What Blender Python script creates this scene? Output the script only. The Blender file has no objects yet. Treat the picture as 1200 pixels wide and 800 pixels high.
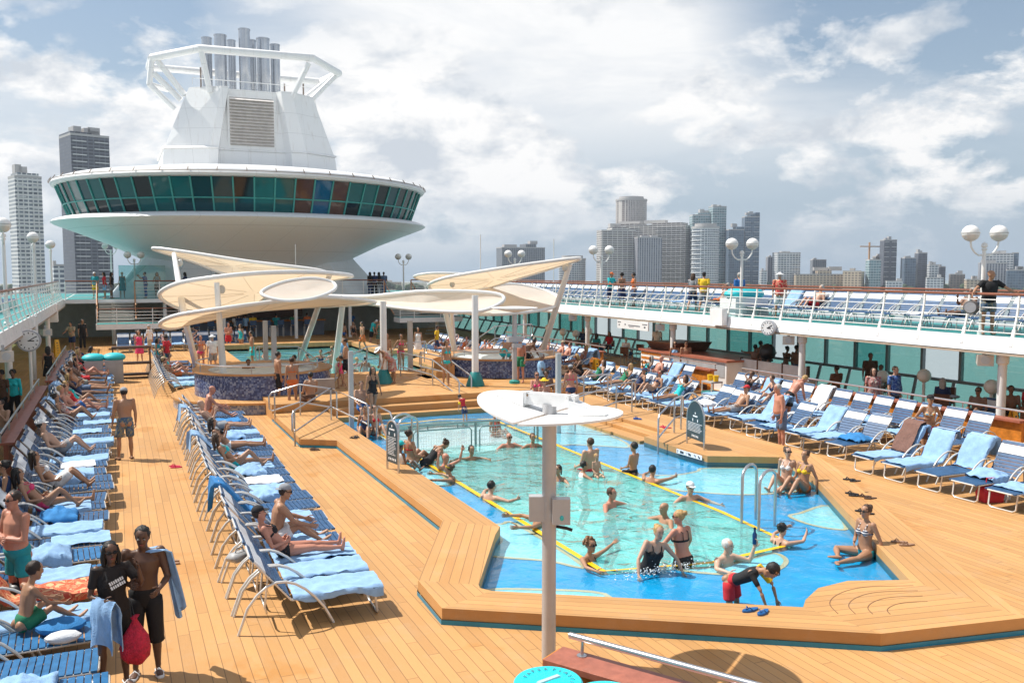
import bpy, bmesh, math, random
from mathutils import Vector, Matrix, noise
random.seed(7)
rad = math.radians
scene = bpy.context.scene
# ------------------------------------------------------------------ camera
FPX, CAM_H = 1050.0, 4.65
PITCH = math.atan((400-318)/FPX)
YAW = math.atan((600-135)*math.cos(PITCH)/FPX)
cam = bpy.data.cameras.new('camera'); cam_ob = bpy.data.objects.new('camera', cam)
scene.collection.objects.link(cam_ob); scene.camera = cam_ob
cam.sensor_fit = 'HORIZONTAL'; cam.sensor_width = 36; cam.lens = FPX/1200*36
cam.clip_start = .1; cam.clip_end = 60000
FW = Vector((math.sin(YAW)*math.cos(PITCH), math.cos(YAW)*math.cos(PITCH), -math.sin(PITCH)))
RT = Vector((math.cos(YAW), -math.sin(YAW), 0)); UPV = RT.cross(FW)
cam_ob.location = (0, 0, CAM_H)
cam_ob.rotation_euler = (rad(90)-PITCH, 0, -YAW)
# surveying helpers: a sighting (column,row of the 1200 px photograph) met with a known plane of the ship
def sight(u, v): return FW + RT*((u-600)/FPX) + UPV*((400-v)/FPX)
def gz(u, v, z=0.0):
    d = sight(u, v); t = (z-CAM_H)/d.z; return Vector((d.x*t, d.y*t, z))
def gy(u, v, Y):
    d = sight(u, v); t = Y/d.y; return Vector((d.x*t, Y, CAM_H+d.z*t))
def gx(u, v, X):
    d = sight(u, v); t = X/d.x; return Vector((X, d.y*t, CAM_H+d.z*t))
# ------------------------------------------------------------------ light
SUN_AZ = (-.785, .62); SUN_EL = rad(55.5)
sdir = Vector((SUN_AZ[0]*math.cos(SUN_EL), SUN_AZ[1]*math.cos(SUN_EL), math.sin(SUN_EL))).normalized()
sun = bpy.data.lights.new('sun', 'SUN'); sun.energy = 5.0; sun.angle = rad(.5); sun.color = (1, .95, .87)
sun_ob = bpy.data.objects.new('sun', sun); scene.collection.objects.link(sun_ob)
sun_ob.rotation_euler = sdir.to_track_quat('Z', 'Y').to_euler(); sun_ob.location = sdir*60
scene.view_settings.view_transform = 'Standard'; scene.view_settings.look = 'None'
scene.view_settings.exposure = 0.3; scene.view_settings.gamma = 1
w = bpy.data.worlds.new('World'); scene.world = w; w.use_nodes = True
nt = w.node_tree; nt.nodes.clear()
def N(t, typ, **kw):
    n = t.nodes.new(typ)
    for k, v in kw.items():
        if k == 'inp':
            for a, b in v.items(): n.inputs[a].default_value = b
        else: setattr(n, k, v)
    return n
def mth(t, op, a, b=None, c=None, clamp=False):
    n = t.nodes.new('ShaderNodeMath'); n.operation = op; n.use_clamp = clamp
    for i, x in enumerate((a, b, c)):
        if x is None: continue
        if isinstance(x, (int, float)): n.inputs[i].default_value = x
        else: t.links.new(x, n.inputs[i])
    return n.outputs[0]
def mixc(t, f, a, b, mode='MIX'):
    n = t.nodes.new('ShaderNodeMix'); n.data_type = 'RGBA'; n.blend_type = mode
    for s, x in ((0, f), (6, a), (7, b)):
        if isinstance(x, (int, float)): n.inputs[s].default_value = x
        elif isinstance(x, tuple): n.inputs[s].default_value = x if len(x) == 4 else (*x, 1)
        else: t.links.new(x, n.inputs[s])
    return n.outputs[2]
def ramp(t, f, stops, interp='LINEAR'):
    n = t.nodes.new('ShaderNodeValToRGB'); cr = n.color_ramp; cr.interpolation = interp
    while len(cr.elements) < len(stops): cr.elements.new(.5)
    for e, (p, c) in zip(cr.elements, stops):
        e.position = p; e.color = (c, c, c, 1) if isinstance(c, (int, float)) else (*c, 1)
    t.links.new(f, n.inputs[0]); return n.outputs[0]
sky = N(nt, 'ShaderNodeTexSky', sky_type='NISHITA', sun_disc=False, sun_elevation=SUN_EL,
        sun_rotation=math.atan2(SUN_AZ[0], SUN_AZ[1]), altitude=30, air_density=1.2, dust_density=1.6, ozone_density=1.5)
tc = N(nt, 'ShaderNodeTexCoord'); sep = N(nt, 'ShaderNodeSeparateXYZ'); nt.links.new(tc.outputs['Generated'], sep.inputs[0])
X, Y, Z = sep.outputs
zc = mth(nt, 'MAXIMUM', Z, 0.0)
den = mth(nt, 'ADD', zc, .16)
cb = N(nt, 'ShaderNodeCombineXYZ')
nt.links.new(mth(nt, 'DIVIDE', X, den), cb.inputs[0]); nt.links.new(mth(nt, 'DIVIDE', Y, den), cb.inputs[1])
def nz(vec, scale, detail, rough, off=(0, 0, 0), dist=0.0, sc=(1, 1, 1)):
    m = N(nt, 'ShaderNodeMapping'); nt.links.new(vec, m.inputs[0]); m.inputs[1].default_value = off; m.inputs[3].default_value = sc
    n = N(nt, 'ShaderNodeTexNoise', inp={'Scale': scale, 'Detail': detail, 'Roughness': rough, 'Distortion': dist})
    nt.links.new(m.outputs[0], n.inputs[0]); return n.outputs[0]
# high layer: broad bright sheets with blue gaps; low layer: cumulus heaps nearer the horizon
hi = nz(cb.outputs[0], .50, 10, .56, (2.3, 1.0, 0), .6)
def blobs(lst):
    tot = None
    for u, v, sg, wt in lst:   # where the great cloud masses stand, by direction of view
        d = sight(u, v).normalized(); vm = N(nt, 'ShaderNodeVectorMath', operation='DOT_PRODUCT'); nt.links.new(tc.outputs['Generated'], vm.inputs[0]); vm.inputs[1].default_value = d
        e = mth(nt, 'MULTIPLY', mth(nt, 'EXPONENT', mth(nt, 'MULTIPLY', mth(nt, 'SUBTRACT', vm.outputs['Value'], 1.0), 1/rad(sg)**2)), wt)
        tot = e if tot is None else mth(nt, 'ADD', tot, e)
    return tot
hb = blobs([(60, 110, 6, .16), (260, 80, 5, .10), (480, 80, 6, .16), (640, 90, 6, .14), (760, 120, 6, .12), (880, 170, 5, .15), (1010, 170, 5, .08), (1100, 210, 4, .06), (640, 0, 5, .08), (1050, 20, 4, .04), (150, 38, 4.5, -.26), (60, 10, 4, -.10), (320, 20, 3, -.08), (890, 50, 5.0, -.15), (1130, 60, 6, -.22), (960, 75, 3.5, -.12), (760, 200, 4, -.10), (1200, 20, 4, -.1)])
cov_hi = ramp(nt, mth(nt, 'ADD', hi, hb), [(.37, 0.0), (.64, 1.0)])
cum = nz(tc.outputs['Generated'], 8.5, 12, .58, (.55, .2, .35), .15, (1, 1, 2.0))
band = ramp(nt, Z, [(.0, 0.0), (.04, .45), (.09, 1.0), (.20, 1.0), (.34, 0.0)])
lb = blobs([(90, 170, 4, .12), (20, 250, 4, .06), (430, 150, 4, .13), (560, 190, 3, .12), (640, 255, 3.5, .13), (590, 230, 5, .10), (500, 210, 4, .06), (720, 225, 2, .06), (900, 230, 4, .04), (1100, 230, 5, .08), (1000, 260, 4, .04), (520, 300, 3, -.08), (700, 180, 3.5, -.14), (950, 300, 5, -.10), (1150, 300, 5, -.08)])
cum_m = mth(nt, 'MULTIPLY', ramp(nt, mth(nt, 'ADD', cum, lb), [(.50, 0.0), (.60, 1.0)]), band)
shade = nz(tc.outputs['Generated'], 10.0, 10, .6, (.60, .23, .29), .2, (1, 1, 2.0))
cumc = ramp(nt, shade, [(.38, (.60, .65, .71)), (.54, (1.0, .99, .975))])
hishade = nz(cb.outputs[0], .9, 9, .62, (1.2, 4.1, 0), .4)
hic = ramp(nt, hishade, [(.32, (.68, .73, .79)), (.56, (.97, .97, .965))])
skyc = mixc(nt, 1.0, sky.outputs[0], (.085, .092, .098), 'MULTIPLY')
hz = ramp(nt, Z, [(.0, .85), (.16, .55), (.42, .0)])
skyc = mixc(nt, hz, skyc, (.44, .56, .69))
hi_m = mth(nt, 'MULTIPLY', cov_hi, ramp(nt, Z, [(.07, 0.0), (.19, .97)]))
c1 = mixc(nt, hi_m, skyc, hic)
c2 = mixc(nt, cum_m, c1, cumc)
bg = N(nt, 'ShaderNodeBackground', inp={'Strength': .86}); nt.links.new(c2, bg.inputs[0])
wo = N(nt, 'ShaderNodeOutputWorld'); nt.links.new(bg.outputs[0], wo.inputs[0])
scene.cycles.max_bounces = 6; scene.cycles.diffuse_bounces = 3; scene.cycles.glossy_bounces = 2
scene.cycles.transmission_bounces = 3; scene.cycles.transparent_max_bounces = 8
scene.cycles.caustics_reflective = False; scene.cycles.caustics_refractive = False
scene.cycles.use_denoising = True

# ------------------------------------------------------------------ materials
MATS = {}
def new_mat(name):
    m = bpy.data.materials.new(name); m.use_nodes = True; t = m.node_tree; t.nodes.clear()
    o = t.nodes.new('ShaderNodeOutputMaterial'); return m, t, o
def mat(name, col, rough=.5, metal=0.0, var=.12, vscale=3.0, bump=0.0, bscale=40.0, spec=.5, sheen=0.0):
    if name in MATS: return MATS[name]
    m, t, o = new_mat(name)
    b = N(t, 'ShaderNodeBsdfPrincipled', inp={'Roughness': rough, 'Metallic': metal, 'Specular IOR Level': spec})
    tcx = N(t, 'ShaderNodeTexCoord')
    n = N(t, 'ShaderNodeTexNoise', inp={'Scale': vscale, 'Detail': 4, 'Roughness': .6}); t.links.new(tcx.outputs['Object'], n.inputs[0])
    lo = tuple(c*(1-var) for c in col); hi_ = tuple(min(1, c*(1+var)) for c in col)
    t.links.new(ramp(t, n.outputs[0], [(.3, lo), (.7, hi_)]), b.inputs['Base Color'])
    if bump:
        n2 = N(t, 'ShaderNodeTexNoise', inp={'Scale': bscale, 'Detail': 3}); t.links.new(tcx.outputs['Object'], n2.inputs[0])
        bp = N(t, 'ShaderNodeBump', inp={'Strength': bump, 'Distance': .02}); t.links.new(n2.outputs[0], bp.inputs['Height'])
        t.links.new(bp.outputs[0], b.inputs['Normal'])
    if sheen: b.inputs['Sheen Weight'].default_value = sheen
    t.links.new(b.outputs[0], o.inputs[0]); MATS[name] = m; return m
def teak(name, ang=0.0, pitch=.145, butts=True, base=(.55, .298, .115), wet=.55):
    if name in MATS: return MATS[name]
    m, t, o = new_mat(name)
    b = N(t, 'ShaderNodeBsdfPrincipled', inp={'Roughness': .55, 'Specular IOR Level': .3})
    tcx = N(t, 'ShaderNodeTexCoord'); mp = N(t, 'ShaderNodeMapping'); mp.inputs[2].default_value = (0, 0, ang)
    t.links.new(tcx.outputs['Object'], mp.inputs[0])
    s = N(t, 'ShaderNodeSeparateXYZ'); t.links.new(mp.outputs[0], s.inputs[0])
    px = mth(t, 'DIVIDE', s.outputs[0], pitch); idx = mth(t, 'FLOOR', px); fr = mth(t, 'FRACT', px)
    seam = mth(t, 'LESS_THAN', fr, .065)
    wn = N(t, 'ShaderNodeTexWhiteNoise', noise_dimensions='1D'); t.links.new(idx, wn.inputs['W'])
    if butts:
        py = mth(t, 'ADD', mth(t, 'DIVIDE', s.outputs[1], 2.4), mth(t, 'MULTIPLY', wn.outputs[0], 7.3))
        butt = mth(t, 'LESS_THAN', mth(t, 'FRACT', py), .004)
        seam = mth(t, 'MAXIMUM', seam, butt)
        wn2 = N(t, 'ShaderNodeTexWhiteNoise', noise_dimensions='2D'); cc = N(t, 'ShaderNodeCombineXYZ')
        t.links.new(idx, cc.inputs[0]); t.links.new(mth(t, 'FLOOR', py), cc.inputs[1]); t.links.new(cc.outputs[0], wn2.inputs[0]); rv = wn2.outputs[0]
    else: rv = wn.outputs[0]
    gn = N(t, 'ShaderNodeNewGeometry'); gs = N(t, 'ShaderNodeSeparateXYZ'); t.links.new(gn.outputs['Normal'], gs.inputs[0]); seam = mth(t, 'MULTIPLY', seam, mth(t, 'GREATER_THAN', gs.outputs[2], .5))
    g = N(t, 'ShaderNodeTexNoise', inp={'Scale': 6, 'Detail': 6, 'Roughness': .7}); mp2 = N(t, 'ShaderNodeMapping')
    mp2.inputs[3].default_value = (9, .7, 1); t.links.new(mp.outputs[0], mp2.inputs[0]); t.links.new(mp2.outputs[0], g.inputs[0])
    c = ramp(t, rv, [(0, tuple(x*.84 for x in base)), (1, tuple(min(1, x*1.09) for x in base))])
    c = mixc(t, .22, c, ramp(t, g.outputs[0], [(.3, tuple(x*.75 for x in base)), (.7, tuple(min(1, x*1.15) for x in base))]))
    st = N(t, 'ShaderNodeTexNoise', inp={'Scale': .55, 'Detail': 6, 'Roughness': .65, 'Distortion': .4}); t.links.new(tcx.outputs['Object'], st.inputs[0])
    wetm = ramp(t, st.outputs[0], [(.555, 0.0), (.63, wet)])
    gr = N(t, 'ShaderNodeTexNoise', inp={'Scale': 1.7, 'Detail': 8, 'Roughness': .75}); t.links.new(tcx.outputs['Object'], gr.inputs[0]); c = mixc(t, ramp(t, gr.outputs[0], [(.52, 0.0), (.72, .30)]), c, (.50, .36, .24))
    c = mixc(t, wetm, c, (.50, .22, .05))
    t.links.new(ramp(t, wetm, [(0, .6), (1, .25)]), b.inputs['Roughness'])
    dl = N(t, 'ShaderNodeTexNoise', inp={'Scale': .22, 'Detail': 3}); t.links.new(tcx.outputs['Object'], dl.inputs[0])
    c = mixc(t, 1.0, c, ramp(t, dl.outputs[0], [(.3, .90), (.7, 1.06)]), 'MULTIPLY')
    c = mixc(t, mth(t, 'MULTIPLY', seam, .62), c, (.09, .045, .025))
    t.links.new(c, b.inputs['Base Color']); t.links.new(b.outputs[0], o.inputs[0]); MATS[name] = m; return m
def mosaic(name, cols, scale=26):
    if name in MATS: return MATS[name]
    m, t, o = new_mat(name); b = N(t, 'ShaderNodeBsdfPrincipled', inp={'Roughness': .25})
    tcx = N(t, 'ShaderNodeTexCoord'); v = N(t, 'ShaderNodeTexVoronoi', inp={'Scale': scale, 'Randomness': .35}); t.links.new(tcx.outputs['Object'], v.inputs[0])
    s = N(t, 'ShaderNodeSeparateColor'); t.links.new(v.outputs['Color'], s.inputs[0])
    t.links.new(ramp(t, s.outputs[0], [(i/len(cols), c) for i, c in enumerate(cols)], 'CONSTANT'), b.inputs['Base Color'])
    t.links.new(b.outputs[0], o.inputs[0]); MATS[name] = m; return m
def stripes(name, cols, axis=2, pitch=.06, rough=.7):
    if name in MATS: return MATS[name]
    m, t, o = new_mat(name); b = N(t, 'ShaderNodeBsdfPrincipled', inp={'Roughness': rough})
    tcx = N(t, 'ShaderNodeTexCoord'); s = N(t, 'ShaderNodeSeparateXYZ'); t.links.new(tcx.outputs['Object'], s.inputs[0])
    f = mth(t, 'FRACT', mth(t, 'DIVIDE', s.outputs[axis], pitch*len(cols)))
    t.links.new(ramp(t, f, [(i/len(cols), c) for i, c in enumerate(cols)], 'CONSTANT'), b.inputs['Base Color'])
    t.links.new(b.outputs[0], o.inputs[0]); MATS[name] = m; return m
def blotch(name, cols, scale=14):
    if name in MATS: return MATS[name]
    m, t, o = new_mat(name); b = N(t, 'ShaderNodeBsdfPrincipled', inp={'Roughness': .8})
    tcx = N(t, 'ShaderNodeTexCoord'); v = N(t, 'ShaderNodeTexNoise', inp={'Scale': scale, 'Detail': 2, 'Distortion': 1.0}); t.links.new(tcx.outputs['Object'], v.inputs[0])
    n = len(cols); t.links.new(ramp(t, v.outputs[0], [(.36+.28*i/n, c) for i, c in enumerate(cols)], 'CONSTANT'), b.inputs['Base Color'])
    t.links.new(b.outputs[0], o.inputs[0]); MATS[name] = m; return m
def thin_glass(name, tint, refl=.12, rough=.03, wave=0.0, wscale=3.0, cloud=0.0, ccol=(.4, .75, .75)):
    """glass or water surface: light passes tinted, the surface mirrors by angle"""
    if name in MATS: return MATS[name]
    m, t, o = new_mat(name)
    tr = N(t, 'ShaderNodeBsdfTransparent', inp={'Color': (*tint, 1)})
    gl = N(t, 'ShaderNodeBsdfGlossy', inp={'Roughness': rough, 'Color': (1, 1, 1, 1)})
    lw = N(t, 'ShaderNodeLayerWeight', inp={'Blend': .5}); r0 = .02 if wave else .05
    fz = mth(t, 'MULTIPLY_ADD', mth(t, 'POWER', lw.outputs['Facing'], 5.0), 1-r0, r0)
    if wave:
        tcx = N(t, 'ShaderNodeTexCoord')
        n = N(t, 'ShaderNodeTexNoise', inp={'Scale': wscale, 'Detail': 4, 'Roughness': .55, 'Distortion': .8}); t.links.new(tcx.outputs['Object'], n.inputs[0])
        n2 = N(t, 'ShaderNodeTexVoronoi', inp={'Scale': wscale*.9}, feature='SMOOTH_F1'); t.links.new(tcx.outputs['Object'], n2.inputs[0])
        bp = N(t, 'ShaderNodeBump', inp={'Strength': wave, 'Distance': .10})
        t.links.new(mth(t, 'ADD', n.outputs[0], mth(t, 'MULTIPLY', n2.outputs[0], .5)), bp.inputs['Height'])
        t.links.new(bp.outputs[0], gl.inputs['Normal']); t.links.new(bp.outputs[0], lw.inputs['Normal'])
    if cloud:
        df = N(t, 'ShaderNodeBsdfDiffuse', inp={'Color': (*ccol, 1)}); mc = N(t, 'ShaderNodeMixShader', inp={'Fac': cloud}); wave and t.links.new(bp.outputs[0], df.inputs['Normal']); t.links.new(tr.outputs[0], mc.inputs[1]); t.links.new(df.outputs[0], mc.inputs[2]); tr = mc
    mx = N(t, 'ShaderNodeMixShader'); t.links.new(fz, mx.inputs[0]); t.links.new(tr.outputs[0], mx.inputs[1]); t.links.new(gl.outputs[0], mx.inputs[2])
    t.links.new(mx.outputs[0], o.inputs[0]); MATS[name] = m; return m
def facade(name, wall, glass, floor_h=3.4, bay=4.0, sill=.38, pier=.25, var=.3, rough=.3):
    """storeys and window bays of a far building, by its own metres"""
    if name in MATS: return MATS[name]
    m, t, o = new_mat(name); b = N(t, 'ShaderNodeBsdfPrincipled', inp={'Roughness': .6})
    tcx = N(t, 'ShaderNodeTexCoord'); s = N(t, 'ShaderNodeSeparateXYZ'); t.links.new(tcx.outputs['Object'], s.inputs[0])
    uu = mth(t, 'DIVIDE', mth(t, 'ADD', s.outputs[0], s.outputs[1]), bay); vv = mth(t, 'DIVIDE', s.outputs[2], floor_h)
    inw = mth(t, 'MULTIPLY', mth(t, 'GREATER_THAN', mth(t, 'FRACT', uu), pier), mth(t, 'GREATER_THAN', mth(t, 'FRACT', vv), sill))
    nm = N(t, 'ShaderNodeNewGeometry'); sn = N(t, 'ShaderNodeSeparateXYZ'); t.links.new(nm.outputs['Normal'], sn.inputs[0])
    inw = mth(t, 'MULTIPLY', inw, mth(t, 'LESS_THAN', sn.outputs[2], .5))
    cc = N(t, 'ShaderNodeCombineXYZ'); t.links.new(mth(t, 'FLOOR', uu), cc.inputs[0]); t.links.new(mth(t, 'FLOOR', vv), cc.inputs[1])
    wn = N(t, 'ShaderNodeTexWhiteNoise', noise_dimensions='2D'); t.links.new(cc.outputs[0], wn.inputs[0])
    gc = ramp(t, wn.outputs[0], [(0, tuple(x*(1-var) for x in glass)), (1, tuple(min(1, x*(1+var)) for x in glass))])
    t.links.new(mixc(t, inw, wall, gc), b.inputs['Base Color'])
    t.links.new(mth(t, 'MULTIPLY_ADD', inw, rough-.7, .7), b.inputs['Roughness'])
    t.links.new(b.outputs[0], o.inputs[0]); MATS[name] = m; return m

WHITE = mat('white_paint', (.82, .82, .81), .35, var=.07, vscale=1.3)
WHITE2 = mat('white_steel', (.78, .77, .74), .3, var=.06, vscale=1.2)
TUBE = mat('pale_tube', (.70, .68, .64), .25, metal=.25, var=.06)
STEEL = mat('brushed_steel', (.55, .55, .56), .28, metal=.9, var=.1)
GREYPOST = mat('grey_post_paint', (.46, .46, .47), .4, metal=.25, var=.08)
BROWNRAIL = mat('varnished_rail', (.24, .085, .045), .3)
ORANGE = mat('varnished_orange_wood', (.56, .20, .03), .35, var=.25, vscale=8)
DARKWOOD = mat('dark_wood', (.10, .045, .025), .4, var=.25, vscale=9)
REDWOOD = mat('red_brown_wood', (.36, .12, .075), .4, var=.2, vscale=9)
TURQ = mat('turquoise_deck_paint', (.03, .25, .245), .5)
TEALPAINT = mat('teal_paint', (.02, .28, .26), .4)
GREYP = mat('grey_paint', (.38, .39, .40), .5)
BLACK = mat('black_plastic', (.015, .015, .017), .4)
CREAM = mat('cream_wall', (.62, .58, .50), .5)
BLUESTRAP = mat('blue_strap', (.026, .085, .19), .45, var=.3, vscale=7)
BLUESTRAP2 = mat('mid_blue_strap', (.02, .13, .30), .45, var=.3, vscale=7)
WHITESTRAP = mat('white_strap', (.74, .76, .78), .45)
TOWELB = mat('light_blue_towel', (.26, .43, .66), .9, var=.16, vscale=6, bump=.4, bscale=60)
TOWELD = mat('deep_blue_towel', (.03, .20, .48), .9, var=.2, vscale=6, bump=.4, bscale=60)
TOWELW = mat('white_towel', (.72, .74, .77), .9, bump=.4, bscale=60)
TOWELO = blotch('red_orange_towel', [(.55, .09, .03), (.62, .22, .10), (.50, .06, .03), (.7, .4, .2)], 6)
TOWELP = blotch('teal_patterned_towel', [(.01, .13, .25), (.02, .2, .34), (.4, .55, .6), (.015, .16, .3)], 7)
TEAK = teak('teak_deck')
GLOBE = mat('frosted_globe', (.82, .81, .78), .25, var=.04)

def plated(name, col, pw=2.4, ph=1.2, streak=.5):
    m, t, o = new_mat(name); b = N(t, 'ShaderNodeBsdfPrincipled', inp={'Roughness': .4})
    tcx = N(t, 'ShaderNodeTexCoord'); s = N(t, 'ShaderNodeSeparateXYZ'); t.links.new(tcx.outputs['Object'], s.inputs[0])
    ln = mth(t, 'MAXIMUM', mth(t, 'LESS_THAN', mth(t, 'FRACT', mth(t, 'DIVIDE', s.outputs[2], ph)), .022), mth(t, 'LESS_THAN', mth(t, 'FRACT', mth(t, 'DIVIDE', mth(t, 'ADD', s.outputs[0], mth(t, 'MULTIPLY', s.outputs[1], .37)), pw)), .010))
    mp = N(t, 'ShaderNodeMapping'); mp.inputs[3].default_value = (2.2, 2.2, .16); t.links.new(tcx.outputs['Object'], mp.inputs[0])
    n = N(t, 'ShaderNodeTexNoise', inp={'Scale': 1.6, 'Detail': 6, 'Roughness': .7}); t.links.new(mp.outputs[0], n.inputs[0])
    n2 = N(t, 'ShaderNodeTexNoise', inp={'Scale': .5, 'Detail': 3}); t.links.new(tcx.outputs['Object'], n2.inputs[0])
    c = mixc(t, ramp(t, n.outputs[0], [(.56, 0.0), (.74, streak)]), col, (.46, .37, .29)); c = mixc(t, mth(t, 'MULTIPLY', ln, .30), c, (.35, .34, .33))
    t.links.new(c, b.inputs['Base Color']); bp = N(t, 'ShaderNodeBump', inp={'Strength': .35, 'Distance': .06}); t.links.new(mth(t, 'SUBTRACT', n2.outputs[0], mth(t, 'MULTIPLY', ln, .35)), bp.inputs['Height']); t.links.new(bp.outputs[0], b.inputs['Normal'])
    t.links.new(b.outputs[0], o.inputs[0]); MATS[name] = m; return m
# ------------------------------------------------------------------ mesh builder
class MB:
    def __init__(s): s.v, s.f, s.m = [], [], []; s.cur = 0
    def add(s, vs, fs):
        o = len(s.v); s.v += [tuple(x) for x in vs]; s.f += [tuple(i+o for i in f) for f in fs]; s.m += [s.cur]*len(fs); return s
    def hexa(s, p): return s.add(p, [(0, 3, 2, 1), (4, 5, 6, 7), (0, 1, 5, 4), (1, 2, 6, 5), (2, 3, 7, 6), (3, 0, 4, 7)])
    def box(s, x0, x1, y0, y1, z0, z1):
        return s.hexa([(x0, y0, z0), (x1, y0, z0), (x1, y1, z0), (x0, y1, z0), (x0, y0, z1), (x1, y0, z1), (x1, y1, z1), (x0, y1, z1)])
    def prism(s, poly, z0, z1, sides=True, bottom=True, top=True):
        n = len(poly); vs = [(p[0], p[1], z0) for p in poly]+[(p[0], p[1], z1) for p in poly]; fs = []
        if bottom: fs.append(tuple(range(n-1, -1, -1)))
        if top: fs.append(tuple(range(n, 2*n)))
        if sides: fs += [(i, (i+1) % n, n+(i+1) % n, n+i) for i in range(n)]
        return s.add(vs, fs)
    def sheet(s, poly, z): return s.add([(p[0], p[1], z) for p in poly], [tuple(range(len(poly)))])
    def wallstrip(s, path, z0, z1):
        n = len(path); return s.add([(p[0], p[1], z0) for p in path]+[(p[0], p[1], z1) for p in path], [(i, i+1, n+i+1, n+i) for i in range(n-1)])
    def tube(s, path, r, n=6, closed=False, radii=None):
        P = [Vector(p) for p in path]; k = len(P); vs = []; ref = None
        for i, p in enumerate(P):
            if closed: d = P[(i+1) % k]-P[i-1]
            else: d = P[min(i+1, k-1)]-P[max(i-1, 0)]
            d = d.normalized() if d.length > 1e-9 else Vector((0, 0, 1))
            if ref is None: ref = Vector((0, 0, 1)) if abs(d.z) < .9 else Vector((1, 0, 0))
            a = d.cross(ref)
            if a.length < 1e-6: a = d.orthogonal()
            a.normalize(); b = a.cross(d).normalized(); ref = b
            rr = radii[i] if radii else r
            vs += [p+(a*math.cos(2*math.pi*j/n)+b*math.sin(2*math.pi*j/n))*rr for j in range(n)]
        fs = []
        for i in range(k if closed else k-1):
            i2 = (i+1) % k
            fs += [(i*n+j, i*n+(j+1) % n, i2*n+(j+1) % n, i2*n+j) for j in range(n)]
        if not closed: fs += [tuple(range(n-1, -1, -1)), tuple((k-1)*n+j for j in range(n))]
        return s.add(vs, fs)
    def bar(s, a, b, w, h, up=(0, 0, 1)):
        a, b = Vector(a), Vector(b); d = (b-a).normalized(); sd = d.cross(Vector(up)); sd = (sd if sd.length > 1e-6 else d.orthogonal()).normalized(); u = sd.cross(d).normalized()
        sd *= w/2; u *= h/2
        return s.hexa([a-sd-u, a+sd-u, b+sd-u, b-sd-u, a-sd+u, a+sd+u, b+sd+u, b-sd+u])
    def lathe(s, prof, c=(0, 0, 0), n=32, a0=0.0, a1=2*math.pi):
        full = abs(a1-a0-2*math.pi) < 1e-6; m = n if full else n+1; vs = []
        for r, z in prof: vs += [(c[0]+r*math.cos(a0+(a1-a0)*j/n), c[1]+r*math.sin(a0+(a1-a0)*j/n), c[2]+z) for j in range(m)]
        fs = [(i*m+j, i*m+(j+1) % m, (i+1)*m+(j+1) % m, (i+1)*m+j) for i in range(len(prof)-1) for j in range(n)]
        return s.add(vs, fs)
    def ell(s, c, r, M=None, nu=10, nv=7):
        c = Vector(c); vs = []; fs = []
        for i in range(nv+1):
            th = math.pi*i/nv
            for j in range(nu):
                ph = 2*math.pi*j/nu; p = Vector((r[0]*math.sin(th)*math.cos(ph), r[1]*math.sin(th)*math.sin(ph), r[2]*math.cos(th)))
                vs.append(c+(M @ p if M else p))
        fs = [(i*nu+j, (i+1)*nu+j, (i+1)*nu+(j+1) % nu, i*nu+(j+1) % nu) for i in range(nv) for j in range(nu)]
        return s.add(vs, fs)
    def loft(s, rings, caps=True):
        n = len(rings[0]); vs = [p for r in rings for p in r]
        fs = [(i*n+j, i*n+(j+1) % n, (i+1)*n+(j+1) % n, (i+1)*n+j) for i in range(len(rings)-1) for j in range(n)]
        if caps: fs += [tuple(range(n-1, -1, -1)), tuple((len(rings)-1)*n+j for j in range(n))]
        return s.add(vs, fs)
    def mesh(s, name, mats, smooth=False, ang=40):
        me = bpy.data.meshes.new(name); me.from_pydata(s.v, [], s.f)
        for m in (mats if isinstance(mats, (list, tuple)) else [mats]): me.materials.append(m)
        if s.cur or any(s.m): me.polygons.foreach_set('material_index', s.m)
        bm = bmesh.new(); bm.from_mesh(me); bmesh.ops.recalc_face_normals(bm, faces=bm.faces); bm.to_mesh(me); bm.free()
        if smooth:
            me.polygons.foreach_set('use_smooth', [True]*len(me.polygons))
            me.set_sharp_from_angle(angle=rad(ang))
        me.update(); return me
    def build(s, name, mats, parent=None, smooth=False, ang=40, **tags):
        o = bpy.data.objects.new(name, s.mesh(name, mats, smooth, ang)); scene.collection.objects.link(o)
        if parent: o.parent = parent
        return tag(o, **tags)
def tag(o, label=None, cat=None, group=None, kind=None):
    if label: o['label'] = label
    if cat: o['category'] = cat
    if group: o['group'] = group
    if kind: o['kind'] = kind
    return o
def thing(name, label, cat, loc=(0, 0, 0), rz=0.0, group=None, kind=None):
    o = bpy.data.objects.new(name, None); scene.collection.objects.link(o); o.location = loc; o.rotation_euler = (0, 0, rz)
    o.empty_display_size = .2
    return tag(o, label, cat, group, kind)
KIDS = {}
def kids(o):
    return [c for c in o.children]
def dup(root, loc, rz=0.0, label=None, group=None, scale=None):
    r = root.copy(); scene.collection.objects.link(r); r.location = loc; r.rotation_euler = (0, 0, rz)
    if label: r['label'] = label
    if group: r['group'] = group
    for ch in kids(root):
        c = ch.copy(); scene.collection.objects.link(c); c.parent = r
        for g in kids(ch):
            d = g.copy(); scene.collection.objects.link(d); d.parent = c
    return r
def ordn(n):
    return f"{n}{'th' if 10 <= n % 100 <= 20 else {1:'st',2:'nd',3:'rd'}.get(n % 10,'th')}"
def text_mb(mb, body, size, place, align='CENTER', ext=.002):
    cu = bpy.data.curves.new('lettering', 'FONT'); cu.body = body; cu.size = size; cu.align_x = align; cu.align_y = 'CENTER'; cu.extrude = ext; cu.resolution_u = 2
    o = bpy.data.objects.new('lettering', cu); me = o.to_mesh(); mb.add([place @ v.co for v in me.vertices], [tuple(p.vertices) for p in me.polygons]); o.to_mesh_clear(); bpy.data.objects.remove(o); bpy.data.curves.remove(cu); return mb
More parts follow.
